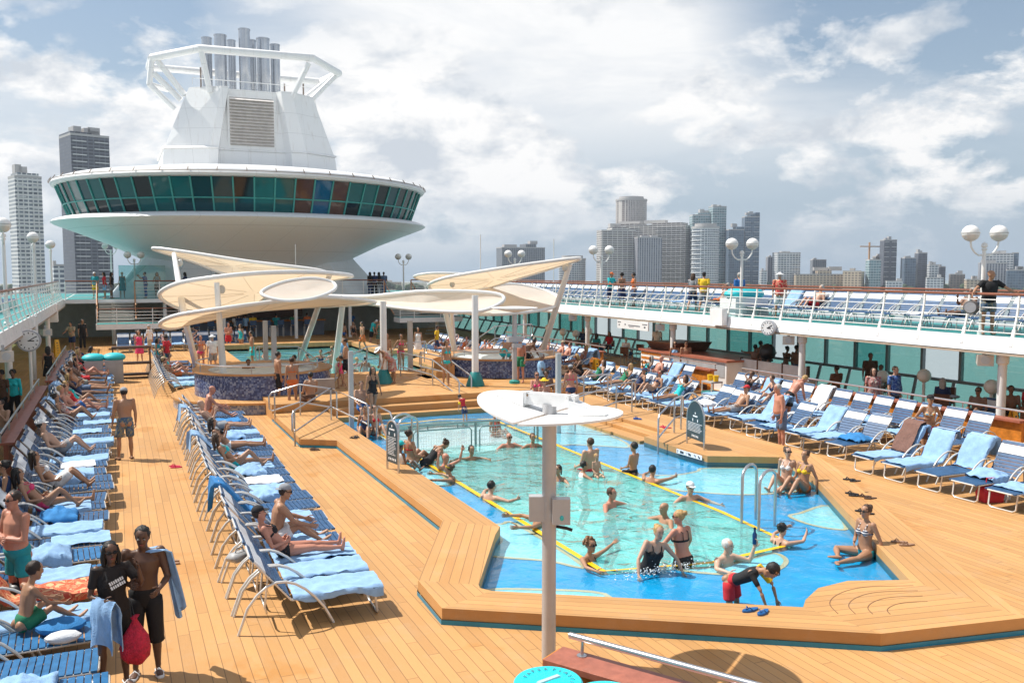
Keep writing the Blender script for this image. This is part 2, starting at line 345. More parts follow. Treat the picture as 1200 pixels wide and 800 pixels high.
def text_obj(body, size, name, m, parent, loc, rot, align='CENTER', ext=.002):
    o = text_mb(MB(), body, size, Matrix.Identity(4), align, ext).build(name, m, parent); o.location = loc; o.rotation_euler = rot; return o
# ================================================================== STRUCTURE
SEA_Z = -25.5
# ---- sea
m, t, o = new_mat('sea_water'); b = N(t, 'ShaderNodeBsdfPrincipled', inp={'Base Color': (.24, .29, .29, 1), 'Roughness': .3})
tcx = N(t, 'ShaderNodeTexCoord'); n1 = N(t, 'ShaderNodeTexNoise', inp={'Scale': .12, 'Detail': 7, 'Roughness': .65}); t.links.new(tcx.outputs['Object'], n1.inputs[0])
bp = N(t, 'ShaderNodeBump', inp={'Strength': .7, 'Distance': 1.2}); t.links.new(n1.outputs[0], bp.inputs['Height']); t.links.new(bp.outputs[0], b.inputs['Normal']); t.links.new(b.outputs[0], o.inputs[0])
mb = MB(); mb.sheet([(-2600, -600), (2600, -600), (2600, 2600), (-2600, 2600)], SEA_Z); mb.build('sea', m, kind='structure')
hm_, ht_, ho_ = new_mat('sea_haze'); hv = N(ht_, 'ShaderNodeVolumePrincipled', inp={'Color': (.80, .88, 1.0, 1), 'Density': .00014, 'Anisotropy': .3}); ht_.links.new(hv.outputs[0], ho_.inputs['Volume'])
MB().box(-2700, 2700, -700, 2700, SEA_Z-6, 190).build('haze', hm_, kind='stuff')
# ---- far shore: low land with trees and small houses
def shore_pt(u, dist): d = sight(u, 318); d.z = 0; d.normalize(); return d*dist
LAND = mat('shore_ground', (.16, .17, .13), .9, var=.4, vscale=.01)
mb = MB(); near = [shore_pt(u, 1330+25*math.sin(u*.03)+12*math.sin(u*.11)) for u in range(-260, 1500, 20)]
far = [shore_pt(u, 2350) for u in range(1480, -280, -20)]
mb.prism([(p.x, p.y) for p in near+far], SEA_Z-2, SEA_Z+1.6); mb.build('far_shore', LAND, kind='structure')
GREENS = mat('shore_foliage', (.045, .075, .035), .9, var=.5, vscale=.08)
mb = MB(); rr = random.Random(3)
for i in range(520):
    u = rr.uniform(-60, 1260); p = shore_pt(u, rr.uniform(1345, 1420)); s_ = rr.uniform(3, 7.5)
    for k in range(4):
        c = (p.x+rr.uniform(-5, 5), p.y+rr.uniform(-5, 5), SEA_Z+1.6+s_*rr.uniform(.5, 1.1))
        mb.ell(c, (s_*rr.uniform(.6, 1), s_*rr.uniform(.6, 1), s_*rr.uniform(.5, .9)), nu=6, nv=4)
mb.build('shore_trees', GREENS, kind='stuff', label='dark green belt of trees along the far shoreline', cat='trees')
# ---- skyline
FW_ = dict(
    white=facade('facade_white', (.66, .68, .68), (.10, .13, .17), 3.3, 4.2, .42, .22),
    grid=facade('facade_grid', (.64, .62, .58), (.11, .09, .085), 3.2, 7.5, .40, .10),
    dark=facade('facade_dark_ribs', (.24, .25, .27), (.07, .08, .10), 3.3, 2.8, .15, .35),
    vert=facade('facade_vertical', (.40, .40, .42), (.09, .10, .13), 3.3, 3.4, .08, .42),
    glass=facade('facade_glass', (.48, .56, .57), (.10, .19, .22), 3.6, 3.6, .25, .12, .35),
    blue=facade('facade_blue_glass', (.17, .22, .28), (.06, .10, .15), 3.6, 3.2, .22, .15, .35),
    beige=facade('facade_beige', (.58, .47, .34), (.18, .14, .11), 3.4, 4.6, .42, .35),
    slate=facade('facade_slate', (.13, .14, .17), (.05, .055, .075), 3.1, 5.0, .30, .10, .35),
    brown=facade('facade_brown', (.24, .20, .17), (.10, .09, .09), 3.5, 4.0, .3, .3),
    fine=facade('facade_fine_white', (.66, .66, .64), (.12, .15, .18), 2.3, 2.7, .45, .25),
    fdark=facade('facade_fine_dark', (.15, .16, .19), (.05, .06, .08), 2.1, 3.4, .35, .15),
    columns=facade('facade_columns', (.56, .53, .50), (.2, .17, .16), 3.3, 3.0, .12, .40),
)
ROOFM = mat('flat_roof', (.42, .41, .40), .8); SLABM = mat('balcony_concrete', (.60, .61, .61), .7)
def tower(u0, u1, vtop, style, label, D=1400, depth=26, turn=.35, tops=(), slabs=0, round_=False, group='skyscrapers across the water', roofpieces=2, seed=0):
    """a block seen between columns u0..u1 whose roof is at row vtop, standing D metres off"""
    r = random.Random(seed+int(u0*7)); c = shore_pt((u0+u1)/2, D); wdt = (u1-u0)/FPX*D*math.cos(math.atan(((u0+u1)/2-600)/FPX))**2
    top = gy((u0+u1)/2, vtop, c.y).z; h = top-SEA_Z-1.5
    az = -math.atan2(c.x, c.y)+turn; ob = thing('tower_building', label, 'building', (c.x, c.y, SEA_Z+1.5), az, group)
    W = wdt; Dp = depth
    # footprint shrinks so the turned block fills the sighted width
    k = abs(math.cos(turn))+abs(math.sin(turn))*Dp/max(W, 1)
    if not round_: W = W/k; Dp = Dp/k if Dp > W else Dp
    mb = MB()
    if round_: mb.lathe([(0, 0), (W/2, 0), (W/2, h), (0, h)], n=40)
    else: mb.box(-W/2, W/2, -Dp/2, Dp/2, 0, h)
    mb.build('wall', FW_[style], ob)
    for (x0, x1, dh) in tops:
        MB().box(-W/2+W*x0, -W/2+W*x1, -Dp/2*.96, Dp/2*.96, h+.01, h+dh).build('upper_storeys', FW_[style], ob)
    mb = MB()
    if round_:
        mb.lathe([(0, h+.02), (W/2*1.03, h+.02), (W/2*1.03, h+3), (W/2*.8, h+3.2), (W/2*.8, h+7), (0, h+7)], n=40)
    else:
        hb = h
        for i in range(roofpieces):
            x = r.uniform(-.32, .32)*W; ww = r.uniform(.08, .16)*W
            top_ = h+max([dh for (a, b_, dh) in tops if -W/2+W*a-.1 <= x+ww and x-ww <= -W/2+W*b_+.1] or [0])
            mb.box(x-ww, x+ww, -Dp*.2, Dp*.22, top_+.02, top_+r.uniform(3, 6))
        mb.box(-W/2*1.01, W/2*1.01, -Dp/2*1.01, -Dp/2*.97, h+.02, h+1.4); mb.box(-W/2*1.01, -W/2*.97, -Dp/2*.97, Dp/2, h+.02, h+1.4)
    mb.build('roof', ROOFM, ob)
    if slabs:
        mb = MB(); z = slabs
        while z < h-1:
            if round_: MB().lathe([(W/2+.1, z), (W/2+1.5, z), (W/2+1.5, z+.5), (W/2+.1, z+.5)], n=28).build('balcony', SLABM, ob)
            else:
                for fx0, fx1 in ((-.46, -.12), (.1, .46)): MB().box(W*fx0, W*fx1, -Dp/2-1.6, -Dp/2+.1, z, z+.55).build('balcony', SLABM, ob)
            z += slabs
    return ob
tower(14, 53, 210, 'fine', 'slender pale condominium tower at the far left edge of the skyline', 620, 18, .25, slabs=3.3, tops=((.1, .9, 3),))
tower(75, 133, 163, 'fdark', 'tall dark grey glass tower under construction behind the round lounge', 640, 30, .3, tops=((.0, .55, 2.5),), slabs=4.2, roofpieces=4)
tower(582, 638, 291, 'dark', 'dark ribbed apartment block above the right white canopy', 1300, 30, .3, tops=((.55, .8, 6),))
tower(655, 686, 305, 'white', 'small pale rounded block behind the tilted canopy post', 1360, 22, .0, slabs=3.3, round_=True)
tower(699, 744, 271, 'grid', 'white gridded slab block at the left end of the big cluster', 1330, 26, .3, tops=((.3, .8, 5),), slabs=6.4)
tower(743, 775, 279, 'vert', 'narrow block with dark vertical window strips in front of the long slab', 1315, 22, .25)
tower(716, 809, 265, 'grid', 'long gridded apartment slab with brown roof structures', 1420, 30, -.35, tops=((.05, .35, 4), (.55, .95, 4)), slabs=6.4)
tower(721, 757, 236, 'columns', 'tall round tower with a crowned roof behind the gridded slabs', 1480, 40, 0, round_=True)
tower(807, 831, 253, 'glass', 'stepped pale green glass tower, lower wing', 1400, 26, .2, tops=((.3, 1, 4),), slabs=7.2)
tower(829, 850, 243, 'glass', 'tallest pale glass tower with white edge piers', 1395, 26, .35, slabs=7.2)
tower(810, 842, 268, 'white', 'rounded white condominium in front of the glass towers', 1340, 26, 0, round_=True, slabs=6.6)
tower(849, 871, 270, 'blue', 'lower blue grey glass tower behind the lamp post', 1380, 24, .3, tops=((.5, 1, 5),))
tower(868, 889, 255, 'blue', 'dark stepped glass tower with a pointed top right of the lamp globes', 1390, 24, .25, tops=((.35, 1, 4), (.7, 1, 7)), slabs=7.2)
tower(890, 899, 318, 'white', 'small low white block left of the red shirted man', 1350, 20, .2, roofpieces=1)
tower(897, 908, 302, 'vert', 'grey narrow tower beside the white twin block', 1420, 20, .2, roofpieces=1)
tower(905, 937, 297, 'white', 'white apartment tower with vertical piers above the red shirted man', 1380, 26, .3, slabs=6.6)
tower(949, 968, 305, 'dark', 'plain grey box tower standing alone behind the beige hotel', 1460, 24, .2)
tower(930, 1000, 322, 'beige', 'long beige hotel with a stepped centre', 1360, 22, .15, tops=((.38, .62, 6),))
tower(988, 1013, 318, 'beige', 'beige end block of the long hotel with white face', 1345, 24, -.2, roofpieces=1)
tower(1014, 1032, 305, 'glass', 'pale glass mid rise beside the tower crane', 1350, 22, .3)
tower(1022, 1035, 301, 'brown', 'brown concrete frame still under construction', 1420, 22, .3)
tower(1030, 1050, 282, 'slate', 'tallest dark tower under construction on the right skyline', 1400, 26, .3, slabs=7.0)
tower(1055, 1073, 303, 'blue', 'blue grey office tower, left of a close pair', 1390, 24, .3)
tower(1071, 1086, 297, 'slate', 'darker office tower, right of a close pair', 1400, 24, .3)
tower(1086, 1100, 311, 'white', 'white balcony block left of the big deck lamp', 1380, 22, .2)
tower(1098, 1108, 313, 'slate', 'thin dark block beside the white balcony block', 1400, 18, .2, roofpieces=1)
tower(1085, 1106, 326, 'white', 'low pale block in front of the white balcony block', 1345, 20, .1, roofpieces=1)
tower(1112, 1131, 322, 'brown', 'low brown block below the left lamp globe', 1380, 22, .1)
tower(1130, 1150, 328, 'beige', 'low cream block behind the lamp post base', 1350, 20, .2)
tower(1155, 1187, 298, 'white', 'white framed glass office block right of the big deck lamp', 1420, 24, .0)
tower(1185, 1193, 297, 'blue', 'narrow blue wing of the white framed office block', 1422, 24, .0, roofpieces=0)
tower(1146, 1180, 309, 'vert', 'grey hotel block behind the man in the black t-shirt', 1370, 22, .1)
tower(1178, 1215, 317, 'blue', 'low blue grey block at the right edge of the skyline', 1360, 24, .1)
tower(1038, 1058, 330, 'white', 'low white house row at the foot of the dark tower', 1338, 18, .1, roofpieces=1)
tower(60, 75, 312, 'white', 'low white blocks between the two left towers', 700, 20, .1, roofpieces=1)
tower(420, 470, 331, 'beige', 'low cream blocks far beyond the back balcony rail', 1900, 30, .1, roofpieces=1)
tower(500, 530, 329, 'white', 'low white block on the horizon beside the canopy tip', 1900, 30, .1, roofpieces=1)
# crane on the unfinished block
c = shore_pt(1018, 1405); cz = gy(1018, 290, c.y).z
ct = thing('tower_crane', 'thin orange tower crane above the unfinished blocks', 'crane', (c.x, c.y, SEA_Z+1.5))
CRM = mat('crane_orange', (.5, .25, .08)); hh = cz-SEA_Z
MB().box(-.9, .9, -.9, .9, 0, hh+6).build('mast', CRM, ct); MB().bar((-14, 4, hh), (34, -9, hh), 1.1, 1.5).build('jib', CRM, ct)

# ---- ship hull below the deck
HULL_L, HULL_R = -7.2, 25.7
hull = MB(); prof = [(HULL_L, -40), (HULL_R, -40), (HULL_R, 96), (9.2, 120), (HULL_L, 96)]
hull.prism(prof, SEA_Z-1, -1.6, top=True).build('ship_hull', WHITE, label='white ship hull below the pool deck', cat='hull')
# ---- main deck with an opening for each pool
POOL_IN = [(6.0, 28.4), (6.0, 14.1), (5.74, 13.7), (4.58, 11.55), (4.55, 11.42), (4.66, 11.25), (8.2, 9.02), (8.42, 9.22), (8.9, 9.5), (9.5, 9.56), (10.34, 9.23),
           (13.64, 14.74), (14.5, 16.75), (12.92, 17.6), (12.85, 18.9), (12.9, 20.4), (13.9, 20.6), (13.9, 28.4)]
FAR_IN = [(5.2, 36.4), (12.6, 36.4), (12.6, 40.5), (14.0, 42.5), (14.0, 45.2), (12.6, 46.5), (12.6, 52.0), (5.2, 52.0)]
def holed(outer, holes, z):
    bm = bmesh.new(); ed = []
    for lp in [outer]+holes:
        vs = [bm.verts.new((p[0], p[1], z)) for p in lp]
        ed += [bm.edges.new((vs[i], vs[(i+1) % len(vs)])) for i in range(len(vs))]
    bmesh.ops.triangle_fill(bm, edges=ed, use_beauty=True, use_dissolve=False)
    for f in bm.faces:
        if f.normal.z < 0: f.normal_flip()
    return bm
bm = holed([(HULL_L, -12), (HULL_R, -12), (HULL_R, 80), (HULL_L, 80)], [POOL_IN, FAR_IN], 0)
me = bpy.data.meshes.new('deck'); bm.to_mesh(me); bm.free(); me.materials.append(TEAK)
ob = bpy.data.objects.new('deck', me); scene.collection.objects.link(ob); tag(ob, kind='structure')
# margin planks of the deck around the pool (a border sheet 4 mm proud)
OUT = [(4.35, 28.4), (4.35, 23.75), (5.2, 23.2), (5.2, 14.85), (3.85, 12.07), (3.81, 10.92), (8.46, 7.95), (10.57, 7.58), (13.39, 12.87), (14.79, 15.33), (15.5, 16.9), (15.4, 28.4)]
bd = MB()
def off(path, d):
    res = []
    for i in range(len(path)):
        p = Vector(path[i]); a = Vector(path[max(0, i-1)]); c = Vector(path[min(len(path)-1, i+1)])
        d1 = (p-a).normalized() if i > 0 else (c-p).normalized(); d2 = (c-p).normalized() if i < len(path)-1 else d1
        n1 = Vector((d1.y, -d1.x)); n2 = Vector((d2.y, -d2.x)); n = (n1+n2).normalized()
        res.append(p-n*d*-1/max(.35, n.dot(n1)))
    return [(q.x, q.y) for q in res]
outb = off(OUT[2:10], -.30)
k = OUT[2:10]
for i in range(len(k)-1): bd.add([(*outb[i], .004), (*k[i], .004), (*k[i+1], .004), (*outb[i+1], .004)], [(0, 1, 2, 3)])
bd.build('deck_margin', teak('teak_margin', 0, 9.0, butts=False), kind='structure')

# ---- pool surround: raised teak coaming, piece by piece with its own plank direction
PZ = .22
sur = thing('pool_surround', 'raised teak coaming with blue base strip around the near pool', 'pool surround', (9, 18, 0))
def L(poly): return [(p[0]-9, p[1]-18) for p in poly]
def dirang(a, b):  # plank direction angle for the teak mapping
    return -math.atan2(b[0]-a[0], b[1]-a[1])*-1
def coam(poly, a, b, nm, pitch=.145):
    MB().prism(L(poly), .065, PZ).build('coaming', teak('teak_'+nm, dirang(a, b), pitch, butts=False, wet=.3), sur)
coam([(4.35, 28.4), (4.35, 23.75), (5.2, 23.2), (5.2, 14.85), (6.0, 14.1), (6.0, 28.4)], (0, 0), (0, 1), 'left')
coam([(5.2, 14.85), (3.85, 12.07), (4.58, 11.55), (5.74, 13.7), (6.0, 14.1)], (3.85, 12.07), (5.2, 14.85), 'flare')
coam([(3.85, 12.07), (3.81, 10.92), (4.66, 11.25), (4.55, 11.42), (4.58, 11.55)], (0, 0), (0, 1), 'corner')
coam([(3.81, 10.92), (8.46, 7.95), (8.2, 9.02), (4.66, 11.25)], (3.81, 10.92), (8.46, 7.95), 'front')
coam([(8.46, 7.95), (10.57, 7.58), (10.34, 9.23), (9.5, 9.56), (8.9, 9.5), (8.42, 9.22), (8.2, 9.02)], (8.46, 7.95), (10.57, 7.58), 'lobe', .17)
coam([(10.57, 7.58), (13.39, 12.87), (14.79, 15.33), (15.5, 16.9), (14.5, 16.75), (13.64, 14.74), (10.34, 9.23)], (10.57, 7.58), (14.79, 15.33), 'right')
coam([(14.5, 16.75), (15.5, 16.9), (15.4, 28.4), (13.9, 28.4), (13.9, 20.6), (12.9, 20.4), (12.85, 18.9), (12.92, 17.6)], (0, 0), (0, 1), 'platform')
STRIPB = mat('blue_base_strip', (.01, .22, .36), .4)
MB().wallstrip(L(off(OUT, .015)), 0.0, .065).build('base_strip', STRIPB, sur)
# curved plank lines inlaid on the near lobe
mb = MB(); SEAM = mat('dark_caulk', (.20, .10, .045), .7)
def spline(pts, n=6, closed=True):
    P = [Vector((p[0], p[1])) for p in pts]; k = len(P); out = []
    for i in range(k if closed else k-1):
        p0, p1, p2, p3 = (P[(i-1) % k], P[i], P[(i+1) % k], P[(i+2) % k]) if closed else (P[max(i-1, 0)], P[i], P[i+1], P[min(i+2, k-1)])
        for j in range(n):
            s_ = j/n; out.append(.5*((2*p1)+(p2-p0)*s_+(2*p0-5*p1+4*p2-p3)*s_*s_+(3*p1-p0-3*p2+p3)*s_**3))
    if not closed: out.append(P[-1])
    return [(q.x, q.y) for q in out]
for q in range(1, 5):
    f = q*.15; a_ = [(8.25, 8.75), (8.45, 9.15), (8.9, 9.42), (9.5, 9.48), (10.3, 9.2)]; cpt = (9.6, 8.2)
    pts = spline([(x+(cpt[0]-x)*f-9, y+(cpt[1]-y)*f*1.15-18) for x, y in a_], 5, False)
    for i in range(len(pts)-1): mb.bar((*pts[i], PZ+.0015), (*pts[i+1], PZ+.0015), .011, .003)
mb.build('inlay_line', SEAM, sur)

# ---- the near pool
pool = thing('swimming_pool', 'near pool with deep aqua basin, blue ledges and yellow tile edge', 'swimming pool', (9, 18, 0))
AQUA = mosaic('aqua_tile', [(.34, .76, .74), (.30, .73, .72), (.38, .79, .77), (.28, .69, .70)], 14)
BLUEP = mat('blue_pool_paint', (.0, .31, .60), .4, var=.18, vscale=1.5)
LBLUE = mosaic('pale_blue_tile', [(.32, .68, .78), (.28, .64, .76), (.36, .71, .79)], 16)
TANP = mat('tan_tile_line', (.66, .47, .28), .5); YEL = mat('yellow_tile', (.82, .47, .0), .4)
WHITET = mosaic('white_tile', [(.72, .77, .77), (.68, .75, .76), (.76, .79, .79)], 14)
LZ = -.055
BAS = [(6.80, 11.9), (8.6, 11.55), (10.45, 11.8), (10.62, 14), (10.72, 22.3), (10.75, 25.9), (9.2, 26.5), (6.80, 26.0), (6.80, 22.3)]
DEEP = [(6.80, 11.9), (8.6, 11.55), (10.45, 11.8), (10.62, 14), (10.72, 22.3), (6.80, 22.3)]
bm = holed([(x-9, y-18) for x, y in POOL_IN], [[(x-9, y-18) for x, y in BAS]], LZ)
me = bpy.data.meshes.new('ledge'); bm.to_mesh(me); bm.free(); me.materials.append(BLUEP)
ob = bpy.data.objects.new('ledge', me); scene.collection.objects.link(ob); ob.parent = pool
cl = L(POOL_IN)+[L(POOL_IN)[0]]
MB().wallstrip(cl, LZ, PZ-.004 if False else .065).build('side_wall', mat('dark_teal_wall', (.05, .12, .14), .4), pool)
# basin: shallow white far end behind the net fence, deep aqua part
FENCE_Y = 22.3
mb = MB(); bl = L(BAS)
near_b = [p for p in BAS if p[1] < FENCE_Y]
mb.wallstrip(bl+[bl[0]], -1.35, LZ)
mb.sheet(bl, -1.35); mb.build('basin', AQUA, pool)
mb = MB(); MB().prism(L([(6.83, FENCE_Y), (10.69, FENCE_Y), (10.72, 25.88), (9.2, 26.47), (6.83, 25.98)]), -1.3, -.22).build('shallow_shelf', WHITET, pool)
# darker patches on the basin floor
MB().sheet(L([(8.6+.8*math.cos(a)*(1+.2*math.sin(3*a)), 15.3+1.3*math.sin(a)) for a in [i*.35 for i in range(18)]]), -1.345).build('floor_patch', mosaic('teal_tile', [(.12, .55, .56), (.10, .50, .53)], 14), pool)
def band(path, wd, z, closed=False):
    P = [Vector((p[0]-9, p[1]-18)) for p in path]; k = len(P); l, r_ = [], []
    for i, p in enumerate(P):
        a = P[i-1] if (i or closed) else P[0]; c = P[(i+1) % k] if (i < k-1 or closed) else P[-1]
        d = (c-a).normalized(); nrm = Vector((-d.y, d.x)); l.append(p+nrm*wd/2); r_.append(p-nrm*wd/2)
    mb = MB(); vs = [(q.x, q.y, z) for q in l+r_]; n = k
    mb.add(vs, [(i, n+i, n+(i+1) % k, (i+1) % k) for i in range(k if closed else k-1)]); return mb
yel = band(BAS, .105, -.002, True); yel.v = [(x, y, .006) for x, y, z in yel.v]; yel.build('yellow_edge', YEL, pool)
patches = [  # pale blue shapes on the blue ledge
    [(6.08, 20.9), (6.70, 20.9), (6.70, 18.5), (6.2, 18.6), (6.08, 19.0)],
    [(5.72, 15.45), (6.1, 15.25), (6.45, 15.1), (6.70, 15.0), (6.72, 12.4), (6.3, 12.85), (5.5, 13.5), (5.75, 13.85), (6.05, 14.2), (6.05, 14.9)],
    [(4.85, 12.0), (5.6, 11.7), (6.4, 11.15), (6.0, 10.55), (4.9, 11.3), (4.75, 11.5)],
    [(8.0, 11.62), (8.6, 11.1), (9.3, 10.95), (9.85, 11.25), (9.95, 11.66), (9.4, 11.60), (8.7, 11.48)],
    [(11.75, 13.35), (12.1, 13.45), (13.0, 13.65), (12.2, 12.35), (11.9, 12.35), (11.7, 12.8)],
    [(10.85, 16.2), (11.3, 15.6), (12.2, 15.0), (13.75, 14.95), (14.35, 16.6), (12.85, 17.5), (12.4, 17.3), (11.6, 17.2), (10.86, 17.6)],
    [(10.88, 21.7), (11.3, 21.4), (11.9, 20.9), (12.5, 20.5), (12.85, 22.0), (12.85, 25.2), (12.0, 25.6), (11.5, 24.5), (10.9, 24.6)],
]
for pi, pc in enumerate(patches):
    sp = spline(pc, 4); MB().sheet(L(sp), LZ+.004).build('pale_patch', LBLUE, pool)
    band(sp, .085, LZ+.008, True).build('patch_outline', TANP, pool)
POOLW = thin_glass('ledge_water', (.80, .96, .99), wave=.22, wscale=2.4)
DEEPW = thin_glass('pool_water', (.70, .94, .93), wave=1.0, wscale=1.7, cloud=.42, ccol=(.23, .69, .665))
def water(name, outer, holes, z, m, org=(0, 0)):
    ob = bpy.data.objects.new(name, bpy.data.meshes.new(name)); bm = holed(outer, holes, z); bm.to_mesh(ob.data); bm.free(); ob.data.materials.append(m); scene.collection.objects.link(ob); return tag(ob, kind='structure')
water('ledge_water', POOL_IN, [DEEP], .0, POOLW); water('pool_water', DEEP, [], .0, DEEPW)
# steps on the right side and at the far end
st = thing('teak_pool_steps', 'teak steps along the right side of the near pool', 'steps', (13.4, 24.4, 0))
for i, (x0, zt) in enumerate(((12.95, .04), (13.42, .13))):
    MB().box(x0-13.4, 13.88-13.4 if i else x0+.44-13.4, -3.7, 3.9, -.15+.3*i*.4, zt).build('tread', teak('teak_step', 0, .145, False), st)
# middle platform between the pools with three steps down to the near pool
MZ = .50
mid = thing('middle_platform', 'raised teak platform between the near and far pools', 'platform', (9.5, 32, 0))
MB().prism([(x-9.5, y-32) for x, y in [(4.35, 28.42), (13.9, 28.42), (15.4, 28.42), (15.4, 31.0), (13.6, 33.0), (13.2, 36.3), (4.9, 36.3), (4.35, 33)]], 0.0, MZ).build('deck_top', teak('teak_cross', rad(90), .145, wet=.8), mid)
for i in range(2): MB().box(6.05-9.5, 12.9-9.5, 28.38-.42*(i+1)-32, 28.38-.42*i-32, -.15, .30-.2*i).build('tread', teak('teak_step2', rad(90), .145, False), mid)

# ---- far pool
fp = thing('swimming_pool', 'far pool with aqua water and a teak rim below the back bar', 'swimming pool', (9, 44, 0))
FL = lambda poly: [(p[0]-9, p[1]-44) for p in poly]
mb = MB(); q = FL(FAR_IN); mb.wallstrip(q+[q[0]], -.9, .3); mb.sheet(q, -.9); mb.build('basin', AQUA, fp)
FB = [(6.4, 38.2), (11.4, 38.2), (11.4, 49.8), (6.4, 49.8)]
for poly in ([(5.22, 36.42), (12.58, 36.42), (12.58, 38.2), (5.22, 38.2)], [(5.22, 49.8), (12.58, 49.8), (12.58, 51.98), (5.22, 51.98)], [(11.4, 38.2), (12.58, 38.2), (13.98, 42.5), (13.98, 45.2), (12.58, 49.8), (11.4, 49.8)], [(5.22, 38.2), (6.4, 38.2), (6.4, 49.8), (5.22, 49.8)]):
    MB().prism(FL(poly), -.88, .06).build('ledge', BLUEP, fp)
mb = MB(); P = [Vector((p[0]-9, p[1]-44)) for p in FB]
for i in range(4):
    a, c = P[i], P[(i+1) % 4]; mb.bar((*a, .066), (*c, .066), .2, .012)
mb.build('yellow_edge', YEL, fp)
water('far_pool_water', FAR_IN, [], .2, DEEPW)
FO = [(4.4, 36.3), (13.4, 36.3), (13.4, 40.0), (14.9, 42.0), (14.9, 45.6), (13.5, 47.0), (13.5, 53.0), (4.4, 53.0)]
for i in range(1, 8):
    a, b_, c_, d_ = FAR_IN[i], FAR_IN[(i+1) % 8], FO[(i+1) % 8], FO[i]
    MB().prism(FL([a, d_, c_, b_]), .0, .5 if i != 6 else .55).build('rim', teak('teak_far%d' % (i % 2), rad(90)*(i % 2), .145, False), fp)

# ================================================================== UPPER DECKS
UZ, FZ = 2.9, 2.5
XE = {1: 21.4, -1: -3.0}; XO = {1: 25.6, -1: -7.1}
BY = 62.5
UCEIL = mat('deck_underside', (.74, .70, .64), .6)
for sd, nm in ((1, 'starboard'), (-1, 'port')):
    x0, x1 = sorted((XE[sd], XO[sd]))
    ob = thing('upper_deck', 'long white upper promenade deck on the %s of the pool' % ('right' if sd > 0 else 'left'), 'upper deck', (0, 0, 0))
    mb = MB(); mb.box(x0, x1, -8, 80, FZ+.05, UZ-.02).build('deck_slab', UCEIL, ob)
    MB().box(x0+.02, x1-.02, -8, 80, UZ-.018, UZ).build('deck_floor', TURQ, ob)
    xe = XE[sd]; e = .03*sd
    MB().hexa([(xe-e*3, -8, FZ+.02), (xe+.2*sd, -8, FZ), (xe+.2*sd, BY, FZ), (xe-e*3, BY, FZ+.02), (xe-e*.6, -8, UZ+.03), (xe+.05*sd, -8, UZ+.03), (xe+.05*sd, BY, UZ+.03), (xe-e*.6, BY, UZ+.03)]).build('fascia', WHITE, ob)
    MB().box(min(xe-.08*sd, xe+.5*sd), max(xe-.08*sd, xe+.5*sd), -8, BY, FZ-.06, FZ-.004).build('lower_lip', mat('lip_beige', (.42, .33, .25), .5), ob)
# railings
def railing(name, label, p0, p1, inward, curved=True, h=1.12, step=1.5, nb=5, top=BROWNRAIL, z=UZ):
    """stanchions that lean inward, pipes between and a varnished top rail"""
    p0 = Vector((*p0, 0)); p1 = Vector((*p1, 0)); d = (p1-p0); n = max(1, int(round(d.length/step))); d.normalize(); inn = Vector((inward[0], inward[1], 0))
    ob = thing(name, label, "railing", (p0.x, p0.y, z)); R = lambda q: q-Vector((p0.x, p0.y, z))
    def prof(s_):  # offset of the railing line at height fraction s_
        return inn*(.20*math.sin(s_*math.pi*.5) if curved else 0)
    ln = (p1-p0).length
    for i in range(n+1):
        b_ = p0+d*(ln*i/n); b_.z = z; mb = MB(); pts = []
        for j in range(6):
            s_ = j/5; pts.append(R(b_+prof(s_)+Vector((0, 0, h*s_))))
        if curved: pts.insert(0, R(b_+Vector((0, 0, -.22))-inn*.05))
        for j in range(len(pts)-1): mb.bar(pts[j], pts[j+1], .09 if curved and j < 2 else .05, .05, up=(inn if curved else Vector((0, 0, 1))))
        mb.build('stanchion', WHITE2, ob)
    for k in range(nb):
        s_ = (k+.6)/(nb+.2); o_ = prof(s_)+Vector((0, 0, h*s_))
        MB().tube([R(Vector((p0.x, p0.y, z))+o_), R(Vector((p1.x, p1.y, z))+o_)], .016, 6).build('pipe', WHITE2, ob)
    o_ = prof(1)+Vector((0, 0, h+.02))
    MB().tube([R(Vector((p0.x, p0.y, z))+o_), R(Vector((p1.x, p1.y, z))+o_)], .04, 8).build('top_rail', top, ob)
    return ob
railing('deck_railing', 'white pipe railing with brown top rail along the right upper deck above the pool', (21.4, 7.1), (21.4, BY-1.5), (1, 0))
railing('deck_railing', 'white pipe railing curving along the left upper deck above the shaded walkway', (-3.0, 16), (-3.0, BY-1.5), (-1, 0))
railing('deck_railing', 'outboard white railing behind the loungers of the right upper deck', (25.5, 6), (25.5, BY), (-1, 0), curved=False, step=3, nb=3)
railing('deck_railing', 'outboard white railing at the far side of the left upper deck', (-7.0, 6), (-7.0, BY), (1, 0), curved=False, step=3, nb=3)
# back balcony
bb = thing('back_balcony', 'white balcony deck crossing the ship below the round lounge', 'balcony', (9.2, BY, 0))
MB().box(-12.2, 12.2, 0, 17.5, FZ+.14, UZ-.018).build('deck_slab', WHITE, bb); MB().box(-12.1, 12.1, .03, 17.4, UZ-.016, UZ).build('deck_floor', TURQ, bb)
railing('deck_railing', 'white railing of the back balcony left of the stair opening', (-2.9, BY+.1), (-1.1, BY+.1), (0, 1), curved=False)
railing('deck_railing', 'long white railing with brown top rail across the back balcony', (1.1, BY+.1), (17.6, BY+.1), (0, 1), curved=False)
railing('deck_railing', 'white railing of the back balcony right of the second stair', (19.6, BY+.1), (21.3, BY+.1), (0, 1), curved=False)
BACKW = mat('bar_wall_grey', (.36, .36, .35), .5)
MB().box(-7.0, 25.6, 70.5, 71, 0, FZ+.1).build('bar_back_wall', BACKW, label='grey back wall of the bar under the balcony', cat='wall')
